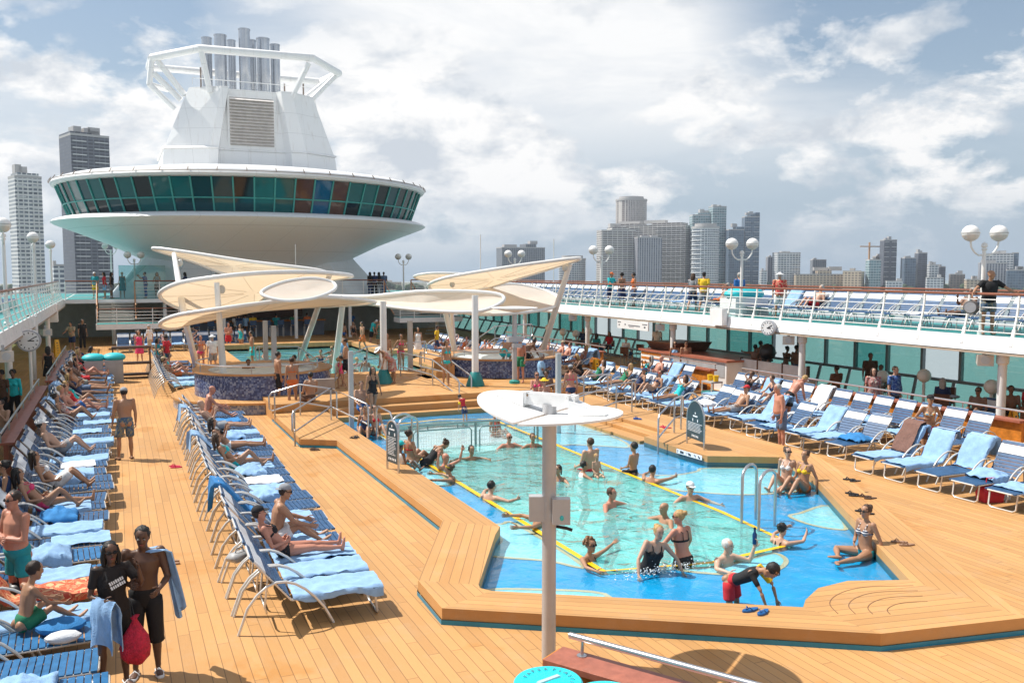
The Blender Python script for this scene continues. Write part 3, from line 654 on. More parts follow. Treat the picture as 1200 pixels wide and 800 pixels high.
for (x, lb) in ((-.2, 'white post under the back balcony beside the left stair'), (2.9, 'white post under the back balcony left of the bar'), (15.2, 'white post under the back balcony right of the bar'), (6.6, 'white post behind the left canopy under the back balcony'), (11.4, 'white post between the canopies under the back balcony')):
    mb = MB().tube([(0, 0, 0), (0, 0, FZ+.14)], .12, 10); mb.build('post', WHITE2, label=lb, cat='post', group='posts under the back balcony').location = (x, BY+.5, 0)
# stairs from the balcony to the pool deck
def stairs(x0, x1, label, rl):
    s_ = thing('stairway', label, 'stairs', ((x0+x1)/2, BY, 0)); hw = (x1-x0)/2
    for i in range(8): MB().box(-hw, hw, -.3*i-.3, -.3*i, 1.55+1.3*(7-i)/8-.10, 1.55+1.3*(7-i)/8).build('tread', mat('stair_tread', (.40, .38, .34), .6), s_)
    MB().box(-hw-.15, hw+2.6, -3.9, -2.45, 1.18, 1.5).build('landing', WHITE, s_)
    MB().box(-hw-.1, hw+2.5, -3.85, -2.45, 1.502, 1.515).build('landing_floor', TURQ, s_)
    for i in range(5): MB().box(hw+.7, hw+2.4, -2.4+.28*i, -2.4+.28*i+.28, 1.25-.25*(i+1)-.08, 1.25-.25*(i+1)).build('tread', mat('stair_tread', (.40, .38, .34), .6), s_)
    for xx in (-hw-.1, hw+.1):
        MB().tube([(xx, 0, UZ+1.1), (xx, 0, UZ-.2), (xx, -2.4, 1.6+.1)], .035, 8).build('newel_rail', mat('orange_rail', (.50, .22, .09), .4), s_)
        MB().tube([(xx, 0, UZ+1.0), (xx, -2.5, 2.6)], .03, 8).build('hand_rail', mat('orange_rail', (.50, .22, .09), .4), s_)
    y = -3.85
    for k in range(5): MB().tube([(-hw-.1, y, 1.62+.2*k), (hw+2.5, y, 1.62+.2*k)], .018 if k < 4 else .03, 6).build('pipe', WHITE2 if k < 4 else BROWNRAIL, s_)
    for xx in (-hw-.1, 0, hw+1, hw+2.5): MB().tube([(xx, y, 1.5), (xx, y, 2.45)], .03, 6).build('stanchion', WHITE2, s_)
    MB().tube([(hw+1.0, -3, 0), (hw+1.0, -3, 1.2)], .12, 8).build('leg', WHITE2, s_)
    return s_
stairs(-1.0, 1.0, 'left stairway with landing and white pipe rails below the back balcony', -1)
stairs(17.7, 19.5, 'right stairway with curved white landing behind the right hot tub', 1)
# pillars under the side decks
for i, y in enumerate((16.6, 24.3, 32.2, 39.8, 47.4, 55.0)):
    ob = MB().lathe([(.115, 0), (.115, FZ-.35), (.16, FZ-.3), (.16, FZ-.06)], n=16).build('pillar', WHITE2, smooth=True, label=['thick white pillar nearest the camera under the right upper deck', 'white pillar under the clock side of the right deck', 'white pillar beside the small white bar hut', 'white pillar behind the orange wall near the right canopy', 'white pillar behind the right hot tub', 'farthest white pillar under the right upper deck'][i], cat='pillar', group='pillars under the side decks')
    ob.location = (21.75, y, 0)
for i, y in enumerate((24.5, 34, 43.5, 53)):
    ob = MB().lathe([(.115, 0), (.115, FZ-.06)], n=16).build('pillar', WHITE2, smooth=True, label='white pillar in the shade under the left upper deck, %s from the camera' % ['first', 'second', 'third', 'fourth'][i], cat='pillar', group='pillars under the side decks'); ob.location = (-3.35, y, 0)
# window walls along both ship sides
GLT = thin_glass('teal_glass', (.60, .83, .79)); GLD = thin_glass('dark_teal_glass', (.34, .63, .60)); FRM = mat('window_frame_grey', (.20, .25, .27), .4)
for sd in (1, -1):
    X_ = XO[sd]; ob = thing('window_wall', 'teal glass windscreen wall along the %s side of the deck' % ('right' if sd > 0 else 'left'), 'window wall', (X_, 0, 0)); y = 4.0; i = 0; rr = random.Random(5)
    bay = 1.55
    mbf = MB()
    for zz in (.98, 2.38): mbf.box(-.06, .06, 3, 70, zz-.05, zz+.05)
    mbf.build('transom', FRM, ob)
    MB().box(-.62*sd-.05, -.62*sd+.05, 3, 70, 0.02, .14).build('sill', FRM, ob)
    while y < 68:
        mb = MB().box(-.07, .07, y-.05, y+.05, .98, FZ+.05); mb.bar((-.62*sd, y-.1, .1), (0, y+.25, .98), .1, .08); mb.build('mullion', FRM, ob)
        kind = rr.random()
        if kind > .16: MB().box(-.012, .012, y+.06, y+bay-.06, 1.04, 2.32).build('pane', GLT if kind > .42 else GLD, ob)
        MB().hexa([(-.62*sd-.01, y+.0, .14), (-.62*sd+.01, y, .14), (-.62*sd+.01, y+bay-.1, .14), (-.62*sd-.01, y+bay-.1, .14), (-.01, y+.25, .93), (.01, y+.25, .93), (.01, y+bay+.15, .93), (-.01, y+bay+.15, .93)]).build('pane', GLT, ob)
        y += bay; i += 1
# orange leaning walls with steel rails beside the sunken side walkways
def lean_wall(label, x, y0, y1, h, side, wood=ORANGE, gap=False, ext=0):
    ob = thing('leaning_wall', label, 'wall', (x, y0, 0)); ln = y1-y0
    MB().box(-.05, .05, 0, ln, .04, h-.06).build('panel', wood, ob); MB().box(-.17, .17, -.03, ln+.03, h-.058, h).build('cap', REDWOOD if wood != DARKWOOD else wood, ob)
    k = max(2, int(ln/1.6))
    for i in range(k+1): MB().tube([(side*.1, ln*i/k, h), (side*.1, ln*i/k, h+.2)], .018, 6).build('rail_post', STEEL, ob)
    MB().tube([(side*.1, -.1, h+.21), (side*.1, ln+.1, h+.21)], .03, 8).build('hand_rail', STEEL, ob)
    n = int(ln/2.4)
    for i in range(n): MB().box(-.06-.004, -.05-.003, .3+i*2.4, .3+i*2.4+1.9, .12, .32).build('dark_slot', DARKWOOD, ob)
    return ob
lean_wall('orange wooden leaning wall with steel rail behind the right loungers, near part', 20.75, 15.2, 26.3, .92, 1)
lean_wall('orange wooden leaning wall with steel rail behind the right loungers, middle part', 20.75, 28.0, 31.6, .92, 1)
lean_wall('orange wooden leaning wall with steel rail behind the right loungers, far part', 20.75, 36.5, 48, .92, 1)
lean_wall('brown leaning wall with steel rail at the near left beside the loungers', -2.55, 10, 21.5, .72, -1, REDWOOD)
lean_wall('weathered leaning wall with steel rail behind the left loungers, middle part', -2.35, 22.6, 33.5, .85, -1, REDWOOD)
lean_wall('weathered leaning wall with steel rail behind the left loungers, far part', -2.2, 35, 48, .85, -1, REDWOOD)
# ================================================================== ROUND LOUNGE AND FUNNEL
LC = (9.2, 69.7)
lo = thing('round_lounge', 'huge round white glass walled lounge on a flared pedestal behind the pools', 'lounge', (LC[0], LC[1], 0))
LR = 13.1
RIMW = plated('lounge_white', (.76, .77, .77), 3.0, 1.5, .18)
MB().lathe([(0, 12.0), (5, 11.9), (9.5, 11.5), (12.2, 11.1), (13.0, 10.85), (13.15, 10.6), (13.05, 10.45), (12.75, 10.4), (12.6, 10.38)], n=96).build('roof', RIMW, lo, smooth=True, ang=30)
MB().lathe([(12.0, 8.32), (12.6, 8.3), (13.05, 8.15), (13.2, 8.0), (13.0, 7.86), (11.5, 7.3), (9.6, 6.55), (7.8, 5.7), (6.6, 5.0), (6.2, 4.6)], n=96).build('underside', RIMW, lo, smooth=True, ang=30)
LG = []
def lounge_glass(name, refl_col):
    m, t, o = new_mat(name); b = N(t, 'ShaderNodeBsdfPrincipled', inp={'Base Color': (*refl_col, 1), 'Roughness': .05, 'Specular IOR Level': .45})
    t.links.new(b.outputs[0], o.inputs[0]); return m
LGM = [lounge_glass('lounge_pane_dark', (.008, .014, .017)), lounge_glass('lounge_pane_teal', (.004, .10, .105)), lounge_glass('lounge_pane_deep', (.004, .055, .07)), lounge_glass('lounge_pane_pale', (.22, .25, .25)), lounge_glass('lounge_pane_brown', (.10, .05, .035)), lounge_glass('lounge_pane_blue', (.006, .10, .20))]
np_ = 64; order = {}
rr = random.Random(11)
for i in range(np_):
    a0, a1 = 2*math.pi*i/np_, 2*math.pi*(i+1)/np_; am = (a0+a1)/2
    P = lambda r, a, z: (r*math.cos(a), r*math.sin(a), z)
    # the panes facing the pool: dark left, teal and blue near the middle, dark right
    rel = (am-1.5*math.pi)
    for (z0, z1, r0, r1) in ((8.34, 9.15, 12.0, 12.33), (9.17, 10.38, 12.33, 12.78)):
        if rel < -1.05: kx = rr.choice([0, 1, 3, 3])
        elif rel < -.45: kx = rr.choice([0, 0, 1, 1, 2])
        elif rel < .0: kx = rr.choice([1, 2, 2, 0])
        elif rel < .42: kx = rr.choice([5, 1, 4, 4, 5])
        elif rel < .6: kx = rr.choice([1, 0])
        else: kx = rr.choice([0, 0, 2, 0])
        g_ = .012
        MB().add([P(r0, a0+g_*.3, z0), P(r0, a1-g_*.3, z0), P(r1, a1-g_*.3, z1), P(r1, a0+g_*.3, z1)], [(0, 1, 2, 3)]).build('pane', LGM[kx], lo) if math.sin(am) < .45 else None
MUL = mat('teal_mullion', (.05, .30, .27), .4)
for i in range(np_):
    a = 2*math.pi*i/np_; MB().bar((12.03*math.cos(a), 12.03*math.sin(a), 8.3), (12.82*math.cos(a), 12.82*math.sin(a), 10.42), .09, .1).build('mullion', MUL, lo)
mb = MB(); mb.tube([(12.36*math.cos(2*math.pi*i/96), 12.36*math.sin(2*math.pi*i/96), 9.16) for i in range(96)], .05, 6, closed=True); mb.build('transom', MUL, lo)
MB().lathe([(0, 8.2), (11.9, 8.2)], n=48).build('lounge_floor', DARKWOOD, lo)
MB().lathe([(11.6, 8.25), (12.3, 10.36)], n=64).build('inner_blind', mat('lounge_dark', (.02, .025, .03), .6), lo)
mb = MB(); mb.tube([(13.22*math.cos(2*math.pi*i/96), 13.22*math.sin(2*math.pi*i/96), 10.72) for i in range(96)], .025, 5, closed=True)
for i in range(48):
    a = 2*math.pi*i/48; mb.bar((13.05*math.cos(a), 13.05*math.sin(a), 10.95), (13.24*math.cos(a), 13.24*math.sin(a), 10.7), .05, .05)
mb.build('cleaning_rail', mat('rail_brownish', (.25, .2, .17), .5), lo)
# pedestal: faceted, spreading towards the deck
PEDM = plated('pedestal_white', (.68, .70, .71), 2.4, 1.2, .22)
pl_lo = [(-9.6, 8), (-9.6, -3.2), (-6.2, -6.0), (6.2, -6.0), (9.6, -3.2), (9.6, 8)]; pl_hi = [(-6.6, 8), (-6.6, -2.4), (-4.2, -4.9), (4.2, -4.9), (6.6, -2.4), (6.6, 8)]
mb = MB(); mb.loft([[(x, y, UZ) for x, y in pl_lo], [(x, y, 6.4) for x, y in pl_hi]]); mb.build('pedestal', PEDM, lo)
mb = MB(); mb.box(-3.2, 3.2, -5.72, -5.2, 4.05, 5.5); mb.build('vent_frame', PEDM, lo)
mb = MB()
for i in range(8): mb.bar((-3.0, -5.78, 4.2+.16*i), (3.0, -5.78, 4.2+.16*i), .05, .10)
mb.build('louvre', mat('louvre_grey', (.42, .43, .43), .5), lo)
MB().box(-9.0, -6.2, -6.6, -3.3, UZ+.003, UZ+2.15).build('glass_kiosk', thin_glass('kiosk_glass', (.62, .80, .78)), lo)
# funnel
fu = thing('funnel', 'white angular funnel with louvred vent and steel exhaust stacks', 'funnel', (LC[0], LC[1], 11.6))
def fring(hw, hd, c1, z, dx=0, dy=0): return [(-hw+dx, hd+dy, z), (-hw+dx, -hd+c1*.9+dy, z), (-hw*.52+dx, -hd-.3+dy, z), (-hw*.42+dx, -hd-.3+dy, z), (-hw*.40+dx, -hd+.5+dy, z), (hw*.36+dx, -hd+.5+dy, z), (hw*.42+dx, -hd-.1+dy, z), (hw*.60+dx, -hd-.1+dy, z), (hw+dx, -hd+c1+dy, z), (hw+dx, hd+dy, z)]
FUNW = plated('funnel_white', (.88, .88, .87), 1.9, 1.4, .30)
MB().loft([fring(6.1, 4.6, 1.4, -.1), fring(5.9, 4.5, 1.4, 1.4), fring(4.25, 4.2, 1.2, 5.7, .1)]).build('casing', FUNW, fu)
MB().loft([fring(6.0, 4.55, 1.4, 1.42), fring(6.05, 4.6, 1.4, 1.48), fring(5.95, 4.55, 1.4, 1.56)]).build('ledge', FUNW, fu)
mb = MB(); mb.box(-1.75, 1.55, -4.02, -3.4, 1.75, 5.2); mb.build('vent_frame', FUNW, fu)
mb = MB()
for i in range(15):
    z = 1.9+.215*i; mb.hexa([(-1.6, -4.22, z), (1.4, -4.22, z), (1.4, -4.03, z+.1), (-1.6, -4.03, z+.1), (-1.6, -4.2, z+.03), (1.4, -4.2, z+.03), (1.4, -4.03, z+.15), (-1.6, -4.03, z+.15)])
mb.build('louvre', mat('louvre_cream', (.84, .79, .74), .5), fu)
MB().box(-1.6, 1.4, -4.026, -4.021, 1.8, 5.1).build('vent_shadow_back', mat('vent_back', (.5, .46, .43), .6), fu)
STK = mat('stainless_stack', (.52, .54, .57), .25, metal=.9, var=.15, vscale=.6)
for (u, v, dy, r) in ((242, 46, 1, .42), (258, 43, -1, .5), (271, 49, 2, .36), (286, 36, -1.5, .47), (295, 49, 1.5, .36), (308, 47, 0, .55), (322, 54, 1.2, .42)):
    r *= .86; p = gy(u, v, LC[1]+dy); MB().lathe([(0, 4.5), (r, 4.5), (r, p.z-11.6), (r*1.06, p.z-11.6), (r*1.06, p.z-11.5), (r*.9, p.z-11.48), (r*.9, p.z-11.9), (0, p.z-11.9)], (p.x-LC[0], dy, 0), 20).build('exhaust_stack', STK, fu, smooth=True)
mb = MB()
for x in (-.22, .22): mb.tube([(5.2+x, -2.6, 1.5), (4.25+x, -3.0, 5.7)], .03, 5)
for i in range(12): mb.tube([(5.2-.08*i-.22, -2.6-.035*i, 1.6+.35*i), (5.2-.08*i+.22, -2.6-.035*i, 1.6+.35*i)], .02, 5)
mb.build('ladder', FUNW, fu)
for (x, y, hh) in ((-3.4, -3.6, 1.3), (3.7, -3.0, .9), (-2.9, -3.9, .7), (2.2, -3.9, .6)): MB().tube([(x, y, 5.65), (x, y, 5.7+hh)], .06, 6).build('roof_fitting', mat('fitting_dark', (.25, .2, .17), .6), fu)
mb = MB(); mb.tube([(x, -4.15, 6.15) for x in (-4, 4)], .025, 5)
for i in range(9): mb.tube([(-4+i, -4.15, 5.7), (-4+i, -4.15, 6.15)], .02, 5)
mb.build('top_rail', FUNW, fu)
# tubular boom frame round the stacks
def fp_(u, v, dy): q = gy(u, v, LC[1]+dy); return (q.x-LC[0], dy, q.z-11.6)
mb = MB(); mb.tube([fp_(178, 68, -2.0), fp_(233, 57, -4.8), fp_(366, 68, -4.8), fp_(397, 86, -1.0)], .27, 10); mb.tube([fp_(178, 68, -2), (-6.5, 4.5, 8.4), (6.5, 4.5, 8.4), fp_(397, 86, -1.0)], .27, 10); mb.build('boom_ring', FUNW, fu, smooth=True)
for a, b_ in ((fp_(178, 68, -2), fp_(175, 99, -2)), (fp_(175, 99, -2), fp_(205, 128, -2)), (fp_(185, 72, -2.2), fp_(217, 112, -2.5)), (fp_(180, 86, -2), fp_(212, 117, -2.2)), (fp_(236, 60, -4.8), fp_(246, 108, -4.2)), (fp_(362, 74, -4.8), fp_(342, 114, -4.2)), (fp_(394, 88, -1), fp_(362, 120, -1.5)), (fp_(390, 90, -1), fp_(358, 115, -1)), (fp_(175, 99, -2), fp_(196, 105, 1))):
    MB().tube([a, b_], .2, 8).build('strut', FUNW, fu, smooth=True)

# ================================================================== CANOPIES
SAIL = None
m, t, o = new_mat('sail_cloth'); d = N(t, 'ShaderNodeBsdfDiffuse', inp={'Color': (.70, .58, .42, 1)}); tl = N(t, 'ShaderNodeBsdfTranslucent', inp={'Color': (.78, .60, .40, 1)})
mx = N(t, 'ShaderNodeMixShader', inp={'Fac': .45}); t.links.new(d.outputs[0], mx.inputs[1]); t.links.new(tl.outputs[0], mx.inputs[2])
tcx = N(t, 'ShaderNodeTexCoord'); wv = N(t, 'ShaderNodeTexNoise', inp={'Scale': 2.0, 'Detail': 5}); t.links.new(tcx.outputs['Object'], wv.inputs[0])
t.links.new(ramp(t, wv.outputs[0], [(.3, (.82, .77, .69)), (.7, (.88, .84, .77))]), d.inputs[0]); t.links.new(mx.outputs[0], o.inputs[0]); SAIL = m
def catmull3(P, n=8):
    k = len(P); out = []
    for i in range(k):
        p0, p1, p2, p3 = P[(i-1) % k], P[i], P[(i+1) % k], P[(i+2) % k]
        for j in range(n):
            s_ = j/n; out.append(.5*((2*p1)+(p2-p0)*s_+(2*p0-5*p1+4*p2-p3)*s_*s_+(3*p1-p0-3*p2+p3)*s_**3))
    return out
def sail(par, pts, r=.10, sag=.15, n=7):
    r *= .72
    B = Vector(par.location); P = catmull3([Vector(p)-B for p in pts], n); c = sum(P, Vector())/len(P); k = len(P)
    mb = MB(); rings = [[c+(p-c)*f-Vector((0, 0, sag*(1-f*f))) for p in P] for f in (.12, .4, .7, .985)]
    vs = [c-Vector((0, 0, sag))]+[p for rg in rings for p in rg]; fs = [(0, 1+i, 1+(i+1) % k) for i in range(k)]
    for a in range(3): fs += [(1+a*k+i, 1+(a+1)*k+i, 1+(a+1)*k+(i+1) % k, 1+a*k+(i+1) % k) for i in range(k)]
    mb.add(vs, fs); mb.build('canopy_cloth', SAIL, par, smooth=True, ang=80)
    mb = MB()
    for i in range(0, k, max(1, k//9)): mb.tube([rg[i]-Vector((0, 0, .012)) for rg in rings], .007, 4)
    mb.build('seam', mat('sail_seam', (.62, .55, .46), .8), par)
    MB().tube(P, r, 10, closed=True).build('canopy_rim', WHITE2, par, smooth=True, ang=80)
def post(par, a, b_, r0, r1, nm='canopy_post'):
    B = Vector(par.location); a = Vector(a)-B; b_ = Vector(b_)-B
    return MB().tube([a, a.lerp(b_, .5), b_], r0, 14, radii=[r0, (r0+r1)/2, r1]).build(nm, WHITE2, par, smooth=True)
cl_ = thing('white_canopy', 'left white framed canopy of tilted cream sails over the left hot tub', 'canopy', (5, 35, 0))
# big tilted disc: near rim high, far rim low
sail(cl_, [gy(187, 347, 36.4), gy(205, 333, 34.3), gy(250, 325, 32.8), gy(310, 319.5, 32.4), gy(370, 319, 33.4), gy(412, 323, 35.2), gy(392, 327, 36.2), gy(350, 332, 37.2), gy(318, 343, 38.2), gy(298, 355, 39), gy(255, 362, 39.4), gy(215, 362, 38.6)], .11)
sail(cl_, [gy(306, 343, 30.0), gy(330, 331, 31.0), gy(365, 326, 31.6), gy(390, 331, 31.6), gy(391, 340, 30.8), gy(365, 350, 29.6), gy(330, 352, 29.4)], .08, .05)
sail(cl_, [gy(187, 380, 34.0), gy(205, 370, 32.4), gy(255, 362, 31.6), gy(320, 353.5, 31.8), gy(380, 348, 33), gy(440, 354, 35.5), gy(400, 358, 36.5), gy(330, 361, 36), gy(255, 370, 35), gy(205, 384, 35)], .10, .02)
sail(cl_, [gy(179, 291.5, 42.0), gy(210, 294, 41.0), gy(290, 306, 39.5), gy(380, 318, 38.5), gy(350, 327, 39.5), gy(272, 322, 41), (gy(225, 306, 42))], .10, .08)
post(cl_, gz(264, 470), gy(254, 331, 32.7), .14, .09); post(cl_, gz(345, 440), gy(386, 322, 34.2), .13, .10); post(cl_, gz(232, 436), gy(216, 372, 35), .15, .12); post(cl_, gy(216, 372, 35), gy(204, 298, 41), .13, .1); post(cl_, (8.9, 40, 0), (8.9, 38.0, 3.6), .15, .12)
for p in (gy(260, 339, 33), gy(376, 331, 34.5), gy(211, 308, 40.5)):
    q = p-Vector(cl_.location); MB().ell(q, (.12, .12, .16)).build('spot_light', mat('lamp_grey', (.55, .54, .50), .4), cl_, smooth=True)
cr_ = thing('white_canopy', 'right white framed canopy of tilted cream sails over the right hot tub', 'canopy', (13.5, 35, 0))
sail(cr_, [gy(502, 335, 38.6), gy(520, 326, 36.6), gy(570, 317, 35.2), (gy(630, 308, 34.2)), gy(680, 302.5, 33.6), gy(650, 313, 35), gy(600, 328, 37), gy(560, 340, 38.5), gy(520, 344, 39.2)], .10, .1)
sail(cr_, [gy(530, 352, 36.2), gy(560, 340, 37.6), gy(600, 333, 38.6), gy(640, 341, 38), gy(655, 350, 36.6), gy(648, 360, 35.2), gy(610, 366.5, 33.6), gy(560, 368, 33.4), gy(530, 362, 34.6)], .10, .1)
sail(cr_, [gy(382, 347, 39.6), gy(430, 347, 37.6), gy(500, 341, 35), gy(575, 343, 33.2), gy(590, 352, 32.6), gy(560, 365, 32.4), gy(500, 364, 33.4), gy(440, 357, 36)], .10, .1)
sail(cr_, [gy(485, 324, 46), gy(505, 320, 45), gy(545, 321, 44), gy(560, 326, 44), gy(530, 330, 46), gy(500, 329, 47)], .08, .05)
BASET = mat('teal_post_base', (.01, .20, .20), .4)
for (u, v, z) in ((557, 452, MZ), (450, 449, MZ)):
    b_ = gz(u, v, z); tp = gy(u+.5 if u > 500 else u, 346 if u > 500 else 353, b_.y); tp.x = b_.x
    post(cr_, b_, tp, .13, .12)
    q = b_-Vector(cr_.location); MB().lathe([(.34, 0), (.34, .05), (.17, .5), (.15, .52)], q, 16).build('post_base', BASET, cr_, smooth=True)
post(cr_, gz(628, 436), gy(668, 309, 34.3), .14, .12); post(cr_, gz(540, 440), gy(521, 362, 36.5), .13, .11); post(cr_, gz(533, 420), gy(527, 330, 38.5), .12, .1)
for p in (gy(530, 333, 37.5), gy(662, 314, 34.2), gy(568, 347, 35)):
    q = p-Vector(cr_.location); MB().ell(q, (.12, .12, .15)).build('spot_light', MATS['lamp_grey'], cr_, smooth=True)

# ================================================================== HOT TUBS
MOS = mosaic('blue_mosaic', [(.05, .08, .20), (.10, .15, .32), (.16, .22, .40), (.07, .10, .22), (.24, .30, .44), (.04, .06, .16)], 17)
def hot_tub(cx, cy, label, z0=0.0, R=2.35):
    h = thing('hot_tub', label, 'hot tub', (cx, cy, z0))
    MB().lathe([(R*.93, .38), (R, .38), (R, 1.18), (R*.98, 1.2)], n=48).build('tiled_wall', MOS, h, smooth=True)
    MB().lathe([(R*1.3, 0), (R*1.3, .32)], n=48).build('base_wall', mosaic('pale_mosaic', [(.2, .25, .36), (.3, .34, .42), (.14, .18, .3), (.38, .4, .45)], 17), h, smooth=True)
    MB().lathe([(R*.9, .381), (R*1.33, .38), (R*1.33, .32), (R*1.2, .318)], n=48).build('step_ring', teak('teak_tub', 0, .145, False), h)
    MB().lathe([(R*.80, 1.19), (R*1.03, 1.24), (R*1.03, 1.18), (R*.98, 1.17)], n=48).build('rim', mat('teak_rim', (.45, .24, .10), .4), h, smooth=True)
    MB().lathe([(R*.80, 1.2), (R*.78, .5), (0, .45)], n=48).build('tub_shell', mat('tub_white', (.72, .74, .74), .3), h, smooth=True)
    MB().lathe([(0, 1.08), (R*.79, 1.08)], n=48).build('bubbling_water', mat('foamy_water', (.62, .70, .71), .3, var=.2, vscale=3, bump=1.0, bscale=14), h, smooth=True)
    MB().tube([(R*.97*math.cos(a), R*.97*math.sin(a), 1.5) for a in [rad(140+i*8) for i in range(30)]], .025, 6).build('steel_rail', STEEL, h)
    for i in range(0, 30, 7):
        a = rad(140+i*8); MB().tube([(R*.97*math.cos(a), R*.97*math.sin(a), 1.2), (R*.97*math.cos(a), R*.97*math.sin(a), 1.5)], .018, 6).build('rail_post', STEEL, h)
    return h
ht = hot_tub(4.75, 32.8, 'left round hot tub clad in blue mosaic with teak step ring')
ht2 = hot_tub(14.6, 34.2, 'right round hot tub clad in blue mosaic beside teak steps', R=2.5)
for i in range(4): MB().box(-2.5-.38*(4-i), -2.5-.38*(3-i), -1.2, .2, .0, .25*(i+1)).build('step', teak('teak_tub', 0, .145, False), ht2)
MB().box(1.0, 2.0, -2.52, -2.32, .5, 1.0).build('access_hatch', mat('hatch_grey', (.3, .27, .25), .5), ht)

# ================================================================== POSTS, LAMPS, RAILS
# near mast with a twin disc reflector
mp_ = gz(643, 772); ma = thing('lamp_mast', 'grey lamp mast with split white reflector disc in front of the near pool', 'lamp mast', (mp_.x, mp_.y, 0))
MB().lathe([(.085, 0), (.085, 3.1)], n=20).build('pole', GREYPOST, ma, smooth=True)
md = Vector((.80, -.60, 0)).normalized(); mn_ = Vector((.60, .80, 0))   # beam direction seen in the photograph
def mp2(a, b_, z): q = md*a+mn_*b_; return (q.x, q.y, z)
RF = mat('reflector_white', (.78, .78, .77), .4)
bt = 3.00
rightv = Vector((math.cos(YAW), -math.sin(YAW), 0)); awayv = Vector((math.sin(YAW), math.cos(YAW), 0))
BD = (rightv*.86-awayv*.51).normalized(); BN = Vector((-BD.y, BD.x, 0))
def bp_(a, b_, z): q = BD*a+BN*b_; return (q.x, q.y, z)
mb = MB(); mb.hexa([bp_(-.36, -.06, bt+.08), bp_(.36, -.06, bt+.08), bp_(.36, .06, bt+.08), bp_(-.36, .06, bt+.08), bp_(-.36, -.06, bt+.22), bp_(.36, -.06, bt+.22), bp_(.36, .06, bt+.22), bp_(-.36, .06, bt+.22)]); mb.build('cross_beam', RF, ma)
for sgn, nm in ((-1, 0), (1, 1)):
    arc = []
    for i in range(25):
        a = rad(90+180*i/24) if sgn < 0 else rad(-90+180*i/24)
        arc.append((math.cos(a)*.84+sgn*.03, math.sin(a)*.80))
    pts = [bp_(x, y, bt-.02+abs(x)*(.24 if sgn < 0 else .05)) for x, y in arc]
    low = [bp_(x, y, bt-.045+abs(x)*(.24 if sgn < 0 else .05)) for x, y in arc]
    k = len(pts); vs = pts+low
    MB().add(vs, [tuple(range(k)), tuple(range(2*k-1, k-1, -1))]+[(i, (i+1) % k, k+(i+1) % k, k+i) for i in range(k)]).build('reflector', RF, ma)
    tl_t = .24 if sgn < 0 else .05; zi, zo = bt-.015+.30*tl_t, bt-.015+.74*tl_t
    mb = MB(); mb.hexa([bp_(sgn*.30, -.11, zi), bp_(sgn*.74, -.05, zo), bp_(sgn*.74, .05, zo), bp_(sgn*.30, .11, zi), bp_(sgn*.30, -.09, zi+.17), bp_(sgn*.74, -.05, zo+.015), bp_(sgn*.74, .05, zo+.015), bp_(sgn*.30, .09, zi+.17)]); mb.build('bracket', RF, ma)
    MB().box(-.09, .09, -.012, .012, -.07, .07).build('end_plate', RF, ma).matrix_local = Matrix.Translation(bp_(sgn*.285, 0, bt+.16)) @ Matrix.Rotation(math.atan2(BD.y, BD.x)+math.pi/2, 4, 'Z')
    for sy in (-.055, .055): MB().ell(bp_(sgn*.268, sy, bt+.19), (.018, .018, .018), nu=6, nv=4).build('bolt', mat('rusty_bolt', (.30, .18, .10), .7), ma)
for (dx, dz, lbl) in ((-.10, 0, 0), (.10, 0, 1)):
    q = rightv*dx*1.35-awayv*.02; q2 = -awayv*.1*(1 if dx > 0 else -.3)
    c = q+q2; c.z = 1.86
    mb = MB(); hw = .105; x_ = rightv*hw; y_ = awayv*.07
    mb.hexa([c-x_-y_-Vector((0, 0, .16)), c+x_-y_-Vector((0, 0, .16)), c+x_+y_-Vector((0, 0, .16)), c-x_+y_-Vector((0, 0, .16)), c-x_-y_+Vector((0, 0, .14)), c+x_-y_+Vector((0, 0, .14)), c+x_+y_+Vector((0, 0, .14)), c-x_+y_+Vector((0, 0, .14))])
    mb.build('lamp_box', GREYPOST, ma)
cc = rightv*.14-awayv*.175; MB().ell((cc.x, cc.y, 1.78), (.03, .03, .04)).build('box_eye', mat('eye_teal', (.05, .5, .5), .3), ma)
MB().tube([(.09, 0, 1.62), (.2, -.06, 1.6), (.26, -.1, 1.58)], .02, 6).build('clamp', BLACK, ma)
# second mast
q = gz(603, 449, MZ); sm = thing('lamp_mast', 'distant grey lamp mast with white disc in front of the right hot tub', 'lamp mast', (q.x, q.y, MZ))
MB().lathe([(.09, 0), (.09, 2.55)], n=16).build('pole', GREYPOST, sm, smooth=True)
MB().lathe([(.2, 0), (.2, .1), (.1, .14)], n=16).build('post_base', TEALPAINT, sm)
MB().lathe([(0, 2.62), (.85, 2.78), (.86, 2.82), (.3, 2.86), (0, 2.86)], n=32).build('reflector', RF, sm, smooth=True)
MB().box(-.28, .28, -.12, .12, 1.55, 1.75).build('lamp_box', GREYPOST, sm); MB().box(-.18, .18, -.3, -.1, 1.35, 1.5).build('lamp_box', GREYPOST, sm)
# plain steel posts standing in the pool margin
for (u, vb, vt, lb) in ((412, 500, 412, 'square grey post standing in the pool at the left steps'), (654, 505, 412, 'square grey post standing in the pool at the right steps'), (438, 0, 0, None)):
    if not lb: continue
    q = gz(u, vb, 0); MB().box(-.065, .065, -.065, .065, -.16, 2.28).build('pool_post', GREYPOST, label=lb, cat='post', group='grey posts beside the near pool').location = (q.x, q.y, 0)
for (u, v, lb) in ((312, 440, 'grey post beside the rim of the left hot tub'), (322, 452, 'thick square grey post right of the left hot tub'), (481, 440, 'grey post on the far platform right of the white canopy pillar')):
    q = gz(u, v, .3); MB().box(-.09, .09, -.09, .09, -.3, 2.3).build('platform_post', GREYPOST, label=lb, cat='post', group='grey posts between the pools').location = (q.x, q.y, .3)
